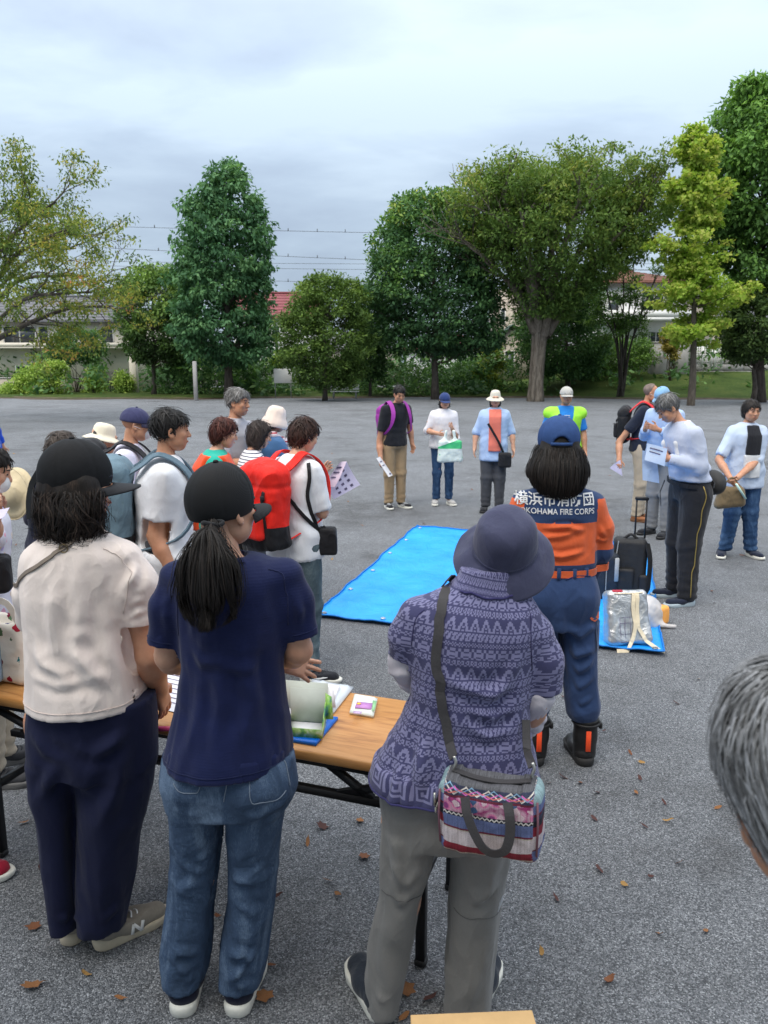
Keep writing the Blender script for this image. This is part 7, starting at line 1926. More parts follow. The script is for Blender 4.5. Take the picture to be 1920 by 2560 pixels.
def backpack(P, label, mat, mat2, size=(.30, .17, .46), strap=None, zc=1.17, pocket=True, extra=None, smat=None):
    t = thing('backpack', label, 'backpack', P['base'], P['rz']); s = P['s']; w, d, hh = size
    yb = -.125 * s - .03 + P['ly'](zc * s); z = zc * s
    F = Field(.010); F.rbox((0, yb - d / 2, z), (w, d, hh), .05, k=0); F.ell((0, yb - d * .4, z + hh * .46), (w * .42, d * .42, .06), k=.03); v, f = F.mesh(2)
    v = push(v, f, .012 * fbm(v * 9 + 5, 3) + .012 * np.clip(ridge(v * V(7, 7, 4) + 2, 2), -.3, 1) - .006 * np.exp(-((v[:, 2] - z - hh * .28) / .012) ** 2)); low = v[f].mean(1)[:, 2] < z - hh * .2
    me = mesh_np('pack', v, f); me.materials.append(mat); me.materials.append(mat2); me.polygons.foreach_set('material_index', low.astype(np.int32)); pk = link('pack', me, None, t)
    if pocket:
        F = Field(.010); F.rbox((0, yb - d - .018, z - hh * .14), (w * .72, .06, hh * .42), .025, k=0); v, f = F.mesh(2); v = push(v, f, .006 * fbm(v * 12, 3)); link('pocket', mesh_np('pocket', v, f), mat, t)
        m = MB(); m.strap([(-w * .3, yb - d - .05, z + hh * .05), (0, yb - d - .053, z + hh * .055), (w * .3, yb - d - .05, z + hh * .05)], (0, -1, 0), .012, .003); m.build('zip', mat2, t)
    for q in (-1, 1):
        m = MB(); m.strap(crom([(q * w * .40, yb - d * .4, z + hh * .40), (q * w * .36, yb - d - .006, z + hh * .22), (q * w * .37, yb - d - .008, z - hh * .1), (q * w * .38, yb - d * .8, z - hh * .42)], 4), (q * .3, -1, .1), .02, .004); m.build('compression_strap', mat2, t, True)
        m = MB(); m.bevbox((q * w * .365, yb - d - .016, z + hh * .16), (.03, .014, .03), .004); m.build('buckle', mat2, t)
    m = MB(); m.tube(crom([(-.04, yb - .03, z + hh * .5), (0, yb - .05, z + hh * .58), (.04, yb - .03, z + hh * .5)], 4), .009, 6); m.build('handle', mat2, t)
    sx = P['sh'] * .62; so = (P['sh'] * P['wide'] ** .5)
    for q in (-1, 1):
        y0 = P['ly'](1.4 * s)
        pts = crom([(q * sx * .8, yb - .01, z + hh * .40), (q * sx, y0 - .10, 1.415 * s), (q * sx * 1.02, y0 - .02, 1.466 * s), (q * sx * 1.05, y0 + .085, 1.41 * s), (q * sx * 1.12, y0 + .148, 1.30 * s), (q * sx * 1.35, y0 + .135, 1.16 * s), (q * so * 1.02, y0 + .04, 1.05 * s), (q * w * .42, yb - .02, z - hh * .38)], 4)
        c = V(0, y0, 0); n = pts - np.stack([pts[:, 0] * .5, 0 * pts[:, 1] + y0, np.full(len(pts), 1.2 * s)], 1)
        m = MB(); m.strap(pts, n, np.interp(np.linspace(0, 1, len(pts)), [0, .1, .6, .75, 1], [.05, .06, .055, .03, .025]), .008); m.build('strap', smat or strap or mat, t, True)
    return t
def sheet_thing(name, label, cat, corners, mat, curl=.01, n=9, thick=.0006, group=None, prints=None):
    """a limp sheet between four world corners a b c d (a-b top edge, d-c bottom edge)"""
    a, b, c, d = [np.array(q, float) for q in corners]; o = (a + b + c + d) / 4; t = thing(name, label, cat, o, 0, group)
    U, W = np.meshgrid(np.linspace(0, 1, n), np.linspace(0, 1, n), indexing='ij')
    G = lambda U, W: (a + (b - a) * U[..., None]) * (1 - W[..., None]) + (d + (c - d) * U[..., None]) * W[..., None]
    nn = np.cross(b - a, d - a); nn /= np.linalg.norm(nn); nn = nn * (-1 if nn[2] < -.8 else 1)
    Pq = G(U, W) + nn * (curl * (np.sin(U * 3.1) * .7 + .3 * np.sin(W * 4 + U * 2)))[..., None]
    m = MB(); m.sheet(Pq - o); v = np.concatenate(m.v); k = len(v)
    f = m.f + [tuple(i + k for i in q[::-1]) for q in m.f]
    link('page', mesh_np('page', np.concatenate([v, v - nn * thick]), f, True), mat, t)
    if prints:
        pm = MB(); side = 1
        for (u0, w0, u1, w1) in prints:
            uu = np.array([[u0, u0], [u1, u1]]); ww = np.array([[w0, w1], [w0, w1]])
            q = G(uu, ww) + nn * (curl * (np.sin(uu * 3.1) * .7 + .3 * np.sin(ww * 4 + uu * 2)) + side * .0022)[..., None] - o
            pm.sheet(q); q2 = q - nn * (.0022 * 2 + thick); pm.sheet(q2)
        pm.build('print', prints_mat, t)
    return t
prints_mat = plain('print_ink', (.12, .10, .18), .8, .5, 60)
PAPER = plain('paper', (.74, .73, .76), .85, .03); PAPERL = plain('lilac_paper', srgb(206, 200, 226), .85, .04)
up = lambda px, py, Y: at(px, py, Y)

# --- left cluster behind the table
Fm = person('man in white T-shirt with blue-grey backpack standing behind the table', 408, 3.92, -76, 1.71, dict(mat=WHITE, sleeve=.42, ease=.036, hem=.80), dict(mat=DGREY), SHB, ('short', (.014, .013, .013)), None, ((up(388, 1340, 3.76), up(436, 1440, 3.72)), 'front'), (-6, 4), 2, False, SKIN_T, 1.04)
bp_ = backpack(Fm, 'blue-grey hiking backpack on the man in white T-shirt', nylon(srgb(104, 128, 142)), nylon((.016, .016, .019)), (.31, .21, .50), zc=1.17, smat=nylon(srgb(96, 118, 132)))
Gm = person('woman in white T-shirt with red backpack reading a leaflet', 735, 4.58, -42, 1.63, dict(mat=WHITE, sleeve=.46, ease=.034, hem=.80), dict(mat=JGREY, fit=1.05), S(BLACKT, WSOLE, accent=WHT, laces=BLACKT), ('full', (.030, .014, .010), (.075, .035, .024)), None, ((up(806, 1282, 4.52), up(808, 1200, 4.74)), (up(740, 1270, 4.95), up(800, 1190, 5.02))), (6, 22), 3, True, SKIN_W, foot_yaw=(52, 10), stance=.1)
RED = nylon(srgb(226, 40, 30)); PBLK = nylon((.016, .016, .019))
backpack(Gm, 'bright red and black backpack on the woman reading a leaflet', RED, PBLK, (.32, .18, .48), zc=1.15)
sheet_thing('leaflet', 'lilac leaflet with rows of small pictures held by the backpacked woman', 'leaflet', (up(866, 1153, 4.80), up(901, 1212, 4.86), up(834, 1248, 4.74), up(812, 1204, 4.70)), PAPERL, .012,
            prints=[(.15 + .22 * i, .2 + .24 * j, .15 + .22 * i + .09, .2 + .24 * j + .10) for i in range(4) for j in range(3)])
sheet_thing('leaflet', 'folded front page of a leaflet in front of the lilac one', 'leaflet', (up(848, 1158, 4.72), up(868, 1154, 4.76), up(836, 1218, 4.70), up(810, 1216, 4.66)), plain('pink_paper', srgb(222, 206, 224), .85, .04), .02, prints=[(.2, .2, .8, .26), (.2, .4, .8, .45), (.2, .6, .7, .65)])
t = thing('pouch_bag', 'small black cross-body pouch hanging at the hip of the backpacked woman', 'bag', up(818, 1352, 4.52))
o3 = np.array(t.location); F = Field(.006); F.rbox((0, 0, 0), (.12, .09, .17), .02, k=0); v, f = F.mesh(2); v[:, 0] *= 1 + .9 * (-v[:, 2]) ; v = push(v, f, .004 * fbm(v * 16, 2)); link('pouch', mesh_np('pouch', v, f), PBLK, t)
gsh = [c for c in Gm['t'].children if c.name.startswith('shirt')][0]; gf = np.array([p.vertices[:] for p in gsh.data.polygons]); Rg = rotz(-Gm['rz'])
m = MB()
for q in ([(690, 1235, 4.40), (730, 1262, 4.40), (770, 1300, 4.42), (800, 1325, 4.48)], [(798, 1325, 4.48), (782, 1285, 4.44), (770, 1240, 4.42), (774, 1195, 4.42), (770, 1150, 4.44)]):
    pts = on_surface(Gm['sv'], gf, [Rg @ (up(*z) - Gm['base']) for z in crom(q, 4)], .004); pts = np.array([W2(Gm, z) for z in pts]) - o3
    if q[0][0] < 700: pts = np.concatenate([pts, [V(-.01, -.02, .09)]])
    m.strap(pts, (0, -1, .1), .022, .004)
m.build('strap', PBLK, t, True)
Hm = person('masked woman in pastel floral blouse at the left edge behind the table', -78, 3.36, -72, 1.57, dict(mat=FLOR, sleeve=.5, ease=.045), dict(mat=BEIGE, fit=.95), S(plain('grey_trainer', (.05, .05, .055), .8), plain('grey_sole', (.16, .155, .15), .7), laces=BLACKT), ('full', (.016, .013, .012)), None, ((up(-18, 1345, 3.25), up(-14, 1282, 3.10), dict(curl=.8)), (up(-40, 1340, 3.5), up(-12, 1285, 3.5))), (0, 18), 4, True, SKIN_W, mask=WHT, wide=1.08)
sheet_thing('leaflet', 'small pink-white paper in the hand of the masked woman', 'leaflet', (up(-6, 1274, 3.04), up(24, 1268, 3.04), up(12, 1292, 3.0), up(-8, 1300, 3.0)), PAPERL, .004)
t = thing('pouch_bag', 'black bag on the shoulder of the masked floral woman', 'bag', up(8, 1435, 3.22)); F = Field(.007); F.rbox((-.04, 0, 0), (.14, .1, .17), .03, rotz(.3), k=0); v, f = F.mesh(2); v = push(v, f, .006 * fbm(v * 14, 2)); link('pouch', mesh_np('pouch', v, f), PBLK, t)
m = MB(); m.strap(crom([(-.02, -.03, .07), (-.05, -.08, .22), (-.16, -.08, .34)], 4), (0, -1, 0), .03, .004); m.build('strap', PBLK, t, True)
person('person in red slip-on shoes standing just outside the left edge', 0, 2.66, -80, 1.6, dict(mat=DGREY, ease=.03, sleeve=.9), dict(mat=DGREY, fit=.9), S(c_(srgb(150, 28, 50), .1), WSOLE), ('short', (.02, .018, .017)), None, ('down', 'down'), pxy=(-1.61, 2.68, 0), foot_yaw=(0, 0), face=False, step=.3)
Im = person('woman in dark navy top with a straw hat slung on her back', 138, 4.45, -25, 1.53, dict(mat=c_(srgb(34, 36, 58), .12), sleeve=.5, ease=.03), dict(mat=DGREY), SHB, ('full', (.055, .042, .034), (.12, .095, .08)), None, ('down', 'front'), (10, 10), 5, True, wide=1.08)
t = thing('straw_hat', 'beige straw hat hanging on the back of the navy-topped woman', 'hat', W2(Im, (-.11, -.19, 1.20)), Im['rz']); m = MB(); m.lathe([(.001, .07), (.05, .065), (.075, .04), (.08, .0), (.12, -.008), (.15, -.016), (.148, -.021), (.1, -.006), (.07, .0)], n=32, M=rotx(1.35)); m.build('crown', STRAWH, t, True)
m = MB(); m.tube([(.152 * math.cos(a), -.155 * math.sin(a) * math.sin(1.35) * 0 - .018, .15 * math.sin(a)) for a in np.linspace(0, 6.2832, 33)], .004, 5, cap=False); m.build('cord', STRAWH, t, True)
person('woman in cream sun hat standing behind the black-capped woman', 238, 5.25, -60, 1.53, dict(mat=c_(srgb(206, 200, 196), .06), sleeve=.6), dict(mat=DGREY), SHB, ('full', (.03, .026, .024)), ('brim', CREAMH), ('front', 'front'), (0, 15), 4, True, SKIN_W)
Km = person('masked man in navy cap and pale shirt with black rucksack', 322, 5.0, -82, 1.66, dict(mat=c_(srgb(214, 212, 230), .05), sleeve=.5), dict(mat=DGREY), SHB, ('short', (.02, .018, .017)), ('cap', c_(srgb(56, 58, 92), .12), c_(srgb(46, 46, 70), .12)), ('front', 'front'), (-8, 10), 3, False, mask=WHT, glasses=True)
backpack(Km, 'black rucksack with a red tag on the man in navy cap', PBLK, PBLK, (.30, .19, .48), zc=1.2)
Lm = person('red-haired woman in orange vest over teal sleeves', 527, 5.35, -78, 1.57, dict(mat=TEAL, sleeve=.46, ease=.026), dict(mat=DGREY), SHB, ('full', (.05, .014, .010), (.12, .035, .024)), None, ('front', 'front'), (-5, 15), 6, True, SKIN_W, 1.08)
shell(Lm, 'vest', ORANGE, lambda X, Y, Z: np.abs(X) - .175 + 0 * Y + 0 * Z, .014, base=.026)
Mm = person('grey-haired man in light grey T-shirt with folded arms', 592, 6.1, -118, 1.77, dict(mat=GREYT, sleeve=.42), dict(mat=DGREY), SHB, ('short', (.14, .135, .13), (.34, .33, .33)), None, ('fold', 'fold'), (-10, 6), 1, False, SKIN_T, 1.03)
Nm = person('woman in cream bonnet hat and blue denim jacket', 672, 6.35, -52, 1.60, dict(mat=DENJ, sleeve=.9, ease=.034), dict(mat=DGREY), SHB, ('full', (.03, .024, .02)), ('brim', BONNET, [(.003, .135), (.05, .13), (.08, .105), (.092, .06), (.098, .02), (.115, -.01), (.13, -.05), (.138, -.085), (.134, -.088), (.12, -.05), (.1, -.005), (.085, .03)]), ('front', 'front'), (0, 14), 4, True, SKIN_W)
F = Field(.008); F.chain([(-.07, .03, 1.36), (-.05, .13, 1.3), (-.055, .155, 1.1)], [.03, .032, .03], k=.02); F.chain([(.07, .03, 1.36), (.05, .13, 1.3), (.05, .155, 1.05)], [.03, .032, .03], k=.02); F.chain([(-.075, .02, 1.36), (-.05, -.06, 1.37), (.05, -.06, 1.37), (.075, .02, 1.36)], [.03] * 4, k=.02); v, f = F.mesh(2); finish('scarf', v, f, stripe_mat(srgb(232, 214, 218), srgb(178, 60, 70), 26, 'Z', .7), Nm['t'], drape=0)
person('woman in striped breton top behind the orange-vested woman', 628, 5.9, -70, 1.50, dict(mat=BREN, sleeve=.5), dict(mat=DGREY), SHB, ('bob', (.03, .022, .02)), None, ('front', 'front'), (0, 15), 3, True, SKIN_W)

# --- far side of the tarpaulin
Om = person('man in black T-shirt and khaki trousers with purple backpack', 985, 10.5, -152, 1.69, dict(mat=BLACKT, sleeve=.42), dict(mat=KHAKI, fit=1.0), SHBW, ('short', (.014, .013, .012)), None, ((up(948, 1105, 10.4), up(952, 1150, 10.3), dict(curl=.9)), 'down'), (10, 22), 7, False, SKIN_T)
backpack(Om, 'purple backpack on the man in black T-shirt', plain('purple_nylon', srgb(150, 50, 150), .7, .08), plain('purple_dark', srgb(96, 34, 104), .7), (.28, .16, .42))
sheet_thing('leaflet', 'white leaflet with red mark held by the man in khaki trousers', 'leaflet', (up(941, 1146, 10.24), up(950, 1141, 10.24), up(982, 1188, 10.2), up(972, 1193, 10.2)), PAPER, .008, prints=[(.2, .2, .8, .24), (.2, .4, .8, .44), (.5, .85, .9, .92)])
Pm = person('woman in blue cap and white top carrying a plastic bag', 1105, 10.75, -172, 1.58, dict(mat=c_(srgb(222, 220, 224), .05), sleeve=.55, ease=.04), dict(mat=BLUEJ, fit=.85, hem=.075), SHW, ('bob', (.02, .017, .016)), ('cap', c_(srgb(44, 62, 110), .1)), ('front', ((up(1140, 1095, 10.7), up(1130, 1070, 10.45)))), (0, 14), 2, True, SKIN_W)
t = thing('carrier_bag', 'white plastic carrier bag with green print hanging from a forearm', 'bag', up(1124, 1125, 10.4)); F = Field(.010); F.rbox((0, 0, -.02), (.30, .07, .30), .03, k=0); F.chain([(-.08, 0, .1), (-.05, 0, .25)], [.03, .02], k=.05); F.chain([(.08, 0, .1), (.05, 0, .25)], [.03, .02], k=.05); v, f = F.mesh(2); v[:, 0] *= 1.1 - .5 * v[:, 2]; v = push(v, f, .016 * fbm(v * 11, 3))
PT = NT('plastic_print'); oo = PT.obj(); s_ = PT.node('ShaderNodeSeparateXYZ'); PT.l.new(oo, s_.inputs[0]); bnd = PT.math('MULTIPLY', PT.math('GREATER_THAN', s_.outputs[2], .02), PT.math('LESS_THAN', PT.math('ADD', s_.outputs[2], PT.math('MULTIPLY', s_.outputs[0], -.35)), .10)); lg = PT.math('LESS_THAN', PT.vor(oo, 9, out='Distance'), .12)
link('bag', mesh_np('bag', v, f), PT.out(PT.mix(PT.math('MAXIMUM', bnd, PT.math('MULTIPLY', lg, .6)), srgb(214, 226, 222), srgb(70, 186, 120)), .35, PT.bump(PT.noise(oo, 14, 4, .6), .6, .01), Specular_IOR_Level=.5), t)
Qm = person('woman in beige sun hat, light blue shirt and grey trousers', 1230, 10.2, 176, 1.63, dict(mat=LBLUE, sleeve=.62, ease=.044, hem=.72), dict(mat=DGREY, fit=1.02), SHB, ('bob', (.02, .018, .017)), ('brim', c_(srgb(214, 206, 190), .06)), ('down', 'down'), (0, 8), 1, True, SKIN_W)
shell(Qm, 'inner_shirt', SALMON, lambda X, Y, Z: np.maximum(np.abs(X) - .08 + .0 * Z, .02 - Y), .024, (.84, 1.43), base=.03)
t = thing('pouch_bag', 'black shoulder bag at the hip of the woman in light blue shirt', 'bag', up(1262, 1150, 10.05)); F = Field(.008); F.rbox((0, 0, 0), (.17, .09, .2), .03, k=0); v, f = F.mesh(1); link('pouch', mesh_np('pouch', v, f), PBLK, t); m = MB(); m.strap(crom([(-.02, 0, .09), (-.10, -.05, .25), (-.24, -.06, .48)], 4), (0, -1, 0), .03, .005); m.build('strap', PBLK, t, True)
Rm = person('marshal in lime hi-vis vest, blue shirt and pale cap', 1402, 9.6, 178, 1.69, dict(mat=MIDBL, sleeve=.45, ease=.03), dict(mat=DGREY), SHB, ('short', (.06, .058, .056)), ('cap', GREYH), ('down', 'down'), (0, 5), 0, False, SKIN_T)
shell(Rm, 'vest', LIME, lambda X, Y, Z: np.where(Y > .03, .055 + .09 * np.clip((Z - 1.2) / .25, 0, 1) * .5 - np.abs(X), -1.0) + 0 * Z, .014, (.74, 1.44), base=.03)
m = MB(); q = V(.105, .165, 1.22); m.bevbox(q, (.035, .008, .045), .006); m.build('emblem', plain('pink_print', srgb(214, 150, 130), .7), Rm['t']); m = MB()
for k in range(3): m.box((0, .142, 1.33 - k * .02), (.07, .006, .007))
m.build('print', WHT, Rm['t'])
# --- right cluster
Sm = person('bald man in navy T-shirt with a red-strapped backpack', 1592, 9.6, -112, 1.73, dict(mat=c_(srgb(34, 40, 56), .12), sleeve=.42), dict(mat=BEIGE, fit=1.02), S(plain('tan_leather', srgb(150, 96, 60), .6), plain('tan_sole', srgb(120, 84, 58), .7)), ('bald', (.16, .12, .10)), None, ((up(1548, 1105, 9.5), up(1548, 1150, 9.35), dict(curl=.9)), 'front'), (0, 14), 3, False, SKIN_T, mask=WHT)
backpack(Sm, 'dark backpack with red strap on the bald man', PBLK, PBLK, (.28, .14, .42), smat=plain('red_strap', srgb(214, 50, 54), .7))
sheet_thing('leaflet', 'lilac-white paper hanging from the hand of the bald man', 'leaflet', (up(1540, 1156, 9.3), up(1551, 1150, 9.3), up(1556, 1190, 9.3), up(1524, 1170, 9.3)), PAPERL, .006, prints=[(.3, .3, .4, .36), (.55, .5, .65, .56)])
Tm = person('man in light blue cap and pale shirt reading beside the bald man', 1650, 8.7, 128, 1.73, dict(mat=LBLUE, sleeve=.9, ease=.034, hem=.84), dict(mat=c_(srgb(120, 122, 126), .08), fit=1.0), SHB, ('short', (.05, .05, .05)), ('cap', c_(srgb(132, 172, 206), .08)), ('phone', 'phone'), (0, 25), 4, False, SKIN_T)
sheet_thing('cloth_towel', 'light blue cloth hanging from the hands of the pale-capped man', 'cloth', (up(1606, 1126, 6.05), up(1640, 1134, 6.05), up(1648, 1208, 6.05), up(1606, 1200, 6.05)), LBLUE, .02, thick=.004)
Um = person('stooped old man in pale striped shirt and black zip-sided trousers', 1722, 6.15, 98, 1.74, dict(mat=FINE, sleeve=.97, ease=.02, hem=.99), dict(mat=BLACKT, fit=1.22, hem=.05), S(NAVYS, plain('pale_sole', srgb(170, 184, 192), .6), laces=NAVYS), ('short', (.10, .10, .10), (.26, .26, .26)), None, ((up(1756, 1172, 6.28), up(1672, 1145, 6.16), dict(curl=.7)), (up(1752, 1168, 5.95), up(1668, 1146, 5.98), dict(curl=.7))), (0, 38), 13, False, SKIN, 1.06, stance=.12, foot_yaw=(4, -6))
F = Field(.008); s1 = Um['s']; lz = Um['ly']
F.chain([(-.085, lz(1.36) + .10, 1.32), (-.085, lz(1.42) + .02, 1.46), (0, lz(1.44) - .045, 1.465), (.085, lz(1.42) + .02, 1.46), (.085, lz(1.36) + .11, 1.30)], [.026, .024, .026, .024, .026], k=.02); F.chain([(.085, lz(1.36) + .11, 1.30), (.09, lz(1.2) + .115, 1.14)], [.028, .026], k=.02); F.chain([(-.085, lz(1.36) + .10, 1.32), (-.09, lz(1.2) + .115, 1.16)], [.028, .026], k=.02)
v, f = F.mesh(2); finish('towel', v, f, WHT, Um['t'], nz=(.006, 14, .6), drape=0)
m = MB(); bx = [V(-.158, .0, 1.0), V(-.176, .0, .86), V(-.176, .012, .66), V(-.182, .02, .48), V(-.188, -.0, .30), V(-.186, -.03, .08)]; bx = [V(-p[0], p[1], p[2]) for p in bx]
tro = [c for c in Um['t'].children if c.name.startswith('trousers')][0]; nv = len(tro.data.vertices); cv = np.zeros(nv * 3); tro.data.vertices.foreach_get('co', cv); cv = cv.reshape(-1, 3); cf = np.array([p.vertices[:] for p in tro.data.polygons])
def side_line(sgn, zs_):
    out = []
    for z in zs_:
        mm = (np.abs(cv[:, 2] - z) < .012) & (cv[:, 0] * sgn > .03)
        if not mm.any(): continue
        q = cv[mm]; out.append(q[np.argmax(q[:, 0] * sgn)] + V(.002 * sgn, 0, 0))
    return crom(out, 2)
for sg in (1, -1):
    m = MB(); m.tube(side_line(sg, np.linspace(1.0, .09, 15)), .0042, 5); m.build('zip', plain('gold_zip', srgb(176, 152, 86), .35, metal=.6), tro, True)
sheet_thing('leaflet', 'folded pale blue paper held up by the stooped old man', 'leaflet', (up(1618, 1108, 6.02), up(1668, 1122, 5.84), up(1662, 1166, 5.88), up(1612, 1150, 6.04)), plain('blue_paper', srgb(216, 226, 240), .8, .03), .01, prints=[(.15, .2, .8, .26), (.15, .4, .7, .46)])
t = thing('waist_bag', 'black waist bag on the hip of the stooped old man', 'bag', Um['base'], Um['rz']); F = Field(.008); F.ell((.05, -.22, .98), (.14, .085, .10), k=0); v, f = F.mesh(2); v = push(v, f, .008 * fbm(v * 12, 2)); link('pouch', mesh_np('pouch', v, f), plain('waist_nylon', (.03, .03, .03), .7), t)
m = MB(); lp = [(.215 * math.cos(a), .165 * math.sin(a) + .005, 1.0 + .02 * math.cos(a)) for a in np.linspace(-2.6, 2.8, 30)]; m.strap(lp, np.array(lp) - V(0, 0, 1.0), .03, .004); m.strap([(.1, .172, 1.0), (.13, .19, .90), (.12, .18, .78)], (.3, 1, 0), .022, .003); m.build('strap', PBLK, t, True); m = MB(); m.bevbox((.15, -.26, .97), (.02, .02, .03), .004); m.build('tag', plain('red_tag', srgb(220, 60, 40), .6), t)
Vm = person('woman in light blue shirt over black top holding a brown bag', 1850, 7.7, -176, 1.60, dict(mat=LBLUE2, sleeve=.50, ease=.042, hem=.76), dict(mat=BLUEJ, fit=1.02), S(NAVYS, WSOLE), ('full', (.022, .018, .016)), None, ((up(1797, 1150, 7.6), up(1826, 1196, 7.42), dict(curl=.7)), (up(1893, 1150, 7.6), up(1842, 1196, 7.40), dict(curl=.7))), (0, 8), 1, True, SKIN, 1.06, foot_yaw=(28, -8), stance=.13)
shell(Vm, 'inner_shirt', BLACKT, lambda X, Y, Z: np.maximum(np.maximum(np.abs(X) - .05 - .025 * np.clip((1.40 - Z) / .2, 0, 1), .02 - Y), 1.06 - Z), .025, (.84, 1.43), base=.03); shell(Vm, 'inner_hem', c_(srgb(206, 208, 212), .08), lambda X, Y, Z: np.maximum(np.maximum(np.abs(X) - .085, .02 - Y), Z - 1.06), .022, (.88, 1.38), base=.03)
t = thing('tote_bag', 'brown cloth bag held in both hands by the woman in jeans', 'bag', up(1826, 1238, 7.36)); F = Field(.009); F.rbox((0, 0, -.015), (.27, .10, .22), .05, k=0); v, f = F.mesh(2); v[:, 0] *= 1 - 1.2 * v[:, 2]; v = push(v, f, .018 * fbm(v * 9, 3)); link('bag', mesh_np('bag', v, f), c_(srgb(112, 96, 72), .14), t)
m = MB(); m.tube(crom([(-.09, 0, .08), (-.02, 0, .16), (.02, 0, .16), (.09, 0, .08)], 4), .010, 6); m.build('handle', c_(srgb(112, 96, 72), .14), t, True)
t = thing('flyer', 'rolled green and white flyer sticking out beside the brown bag', 'leaflet', up(1852, 1228, 7.28)); m = MB(); m.tube([(-.05, 0, .07), (0, 0, .0), (.05, .0, -.07)], .022, 8, flat=.4); m.build('roll', plain('mint_paper', srgb(196, 226, 214), .7), t, True)
person('person in bright blue jacket cut off by the left edge', -12, 10.0, -92, 1.66, dict(mat=c_(srgb(30, 76, 190), .08), sleeve=.9), dict(mat=c_(srgb(140, 160, 180), .08)), SHB, ('short', (.02, .018, .017)), None, ('down', 'down'), wide=1.0)
person('distant person in white top at the right edge by the trees', 1914, 25.0, -150, 1.62, dict(mat=WHITE, sleeve=.5), dict(mat=BLACKT), SHB, ('short', (.02, .018, .017)), None, ('front', 'front'))

# ================================================================== TABLE, TARPAULIN, BAGS, BOX
# folding table with wood-grain top and black frame
TA = math.atan2(-.327, .945); T0 = V(.14, 2.135)
ux, uy = V(.945, -.327), V(.327, .945)
tab = thing('folding_table', 'long folding table with wood-grain top and black steel frame', 'table', (T0[0] - ux[0] * .9 + uy[0] * .235, T0[1] - ux[1] * .9 + uy[1] * .235, 0), TA)
WD = NT('wood_grain'); o = WD.obj((1.0, 9, 9)); nz_ = WD.noise(o, 3.2, 6, .6, 1.2); n2 = WD.noise(WD.obj((3, 60, 60)), 3, 3, .6)
c = WD.ramp(WD.math('ADD', WD.math('MULTIPLY', nz_, .75), WD.math('MULTIPLY', n2, .25)), [(.3, srgb(150, 96, 50)), (.47, srgb(196, 138, 78)), (.6, srgb(206, 150, 90)), (.75, srgb(172, 116, 62))])
WDM = WD.out(c, .38, WD.bump(n2, .05, .001), Specular_IOR_Level=.45)
FRM = plain('black_steel', (.012, .012, .014), .45, .2, 20, .08); CHR = plain('steel', (.45, .46, .47), .3, metal=.9)
m = MB(); m.bevbox((0, 0, .682), (1.8, .47, .036), .006); m.build('tabletop', WDM, tab)
for s in (-1, 1):
    m = MB(); m.box((0, s * .195, .652), (1.68, .03, .024)); m.build('rail', FRM, tab)
    m = MB(); m.box((0, s * .195, .545), (1.50, .024, .024)); m.build('rail', FRM, tab)
    m = MB(); m.tube([(-.62, s * .1, .60), (.62, s * .1, .60)], .008, 6); m.build('shelf_bar', FRM, tab)
    for e in (-1, 1):
        m = MB(); m.box((e * .865, s * .195, .325), (.03, .032, .65)); m.build('leg', FRM, tab)
        m = MB(); m.bevbox((e * .865, s * .195, .012), (.038, .04, .024), .005); m.build('foot', BLKR, tab)
        for a, b in (((e * .86, .645), (e * .58, .548)), ((e * .55, .645), (e * .70, .552))):
            L = math.hypot(b[0] - a[0], b[1] - a[1]); m = MB(); m.box(((a[0] + b[0]) / 2, s * .195 + .001 * e, (a[1] + b[1]) / 2), (L, .02, .022), M=roty(-math.atan2(b[1] - a[1], b[0] - a[0]))); m.build('brace', FRM, tab)
for e in (-1, 1):
    a, b = V(e * .855, 0, .30), V(e * .50, 0, .63); m = MB(); m.tube([a + V(0, .01, 0), b + V(0, .01, 0)], .010, 8); m.build('strut', CHR, tab, True); m = MB(); m.tube([a - V(0, .012, 0), b - V(0, .012, 0)], .010, 8); m.build('strut', CHR, tab, True)
    m = MB(); m.box((e * .865, 0, .30), (.024, .36, .024)); m.build('crossbar', FRM, tab)
zt = .7005
tp = lambda px, py, z=zt: gr(px, py, z)
sheet_thing('paper', 'white printed sheet on the table between the two capped women', 'paper', [tp(405, 1650, .7025) , tp(480, 1665, .7025), tp(470, 1790, .7025), tp(395, 1770, .7025)], PAPER, .003, prints=[(.1, .12 + .09 * k, .9, .135 + .09 * k) for k in range(9)])
# clear pouch, box lids, blue file, wet-wipe packet
def flat_thing(name, label, cat, corners, h, mat, part, z0=zt, puff=.0, n=11, wr=.0):
    cs = [tp(*q, z0)[:2] for q in corners]; o = np.mean(cs, 0); t = thing(name, label, cat, (o[0], o[1], z0))
    a, b, c, d = [V(q[0] - o[0], q[1] - o[1], 0) for q in cs]
    U, W = np.meshgrid(np.linspace(0, 1, n), np.linspace(0, 1, n), indexing='ij'); G = (a + (b - a) * U[..., None]) * (1 - W[..., None]) + (d + (c - d) * U[..., None]) * W[..., None]
    e = np.clip(np.minimum(np.minimum(U, 1 - U), np.minimum(W, 1 - W)) * 6, 0, 1); G[..., 2] = h + puff * e ** .5 + wr * e * fbm(np.stack([U.ravel() * 7, W.ravel() * 7, 0 * U.ravel()], 1), 2).reshape(U.shape)
    m = MB(); m.sheet(G, h - .0005); return t, m.build(part, mat, t, True)
flat_thing('document_file', 'blue plastic file under the opened green carton', 'file', [(735, 1790), (845, 1800), (790, 1866), (690, 1850)], .012, plain('blue_plastic', srgb(16, 110, 214), .35, .05), 'cover')
CLR = NT('clear_film').out((.62, .66, .70), .18, Specular_IOR_Level=.6)
t, _ = flat_thing('plastic_pouch', 'crinkled clear plastic pouch of papers behind the cartons', 'pouch', [(780, 1702), (884, 1722), (835, 1785), (770, 1775)], .008, CLR, 'film', puff=.014, wr=.012)
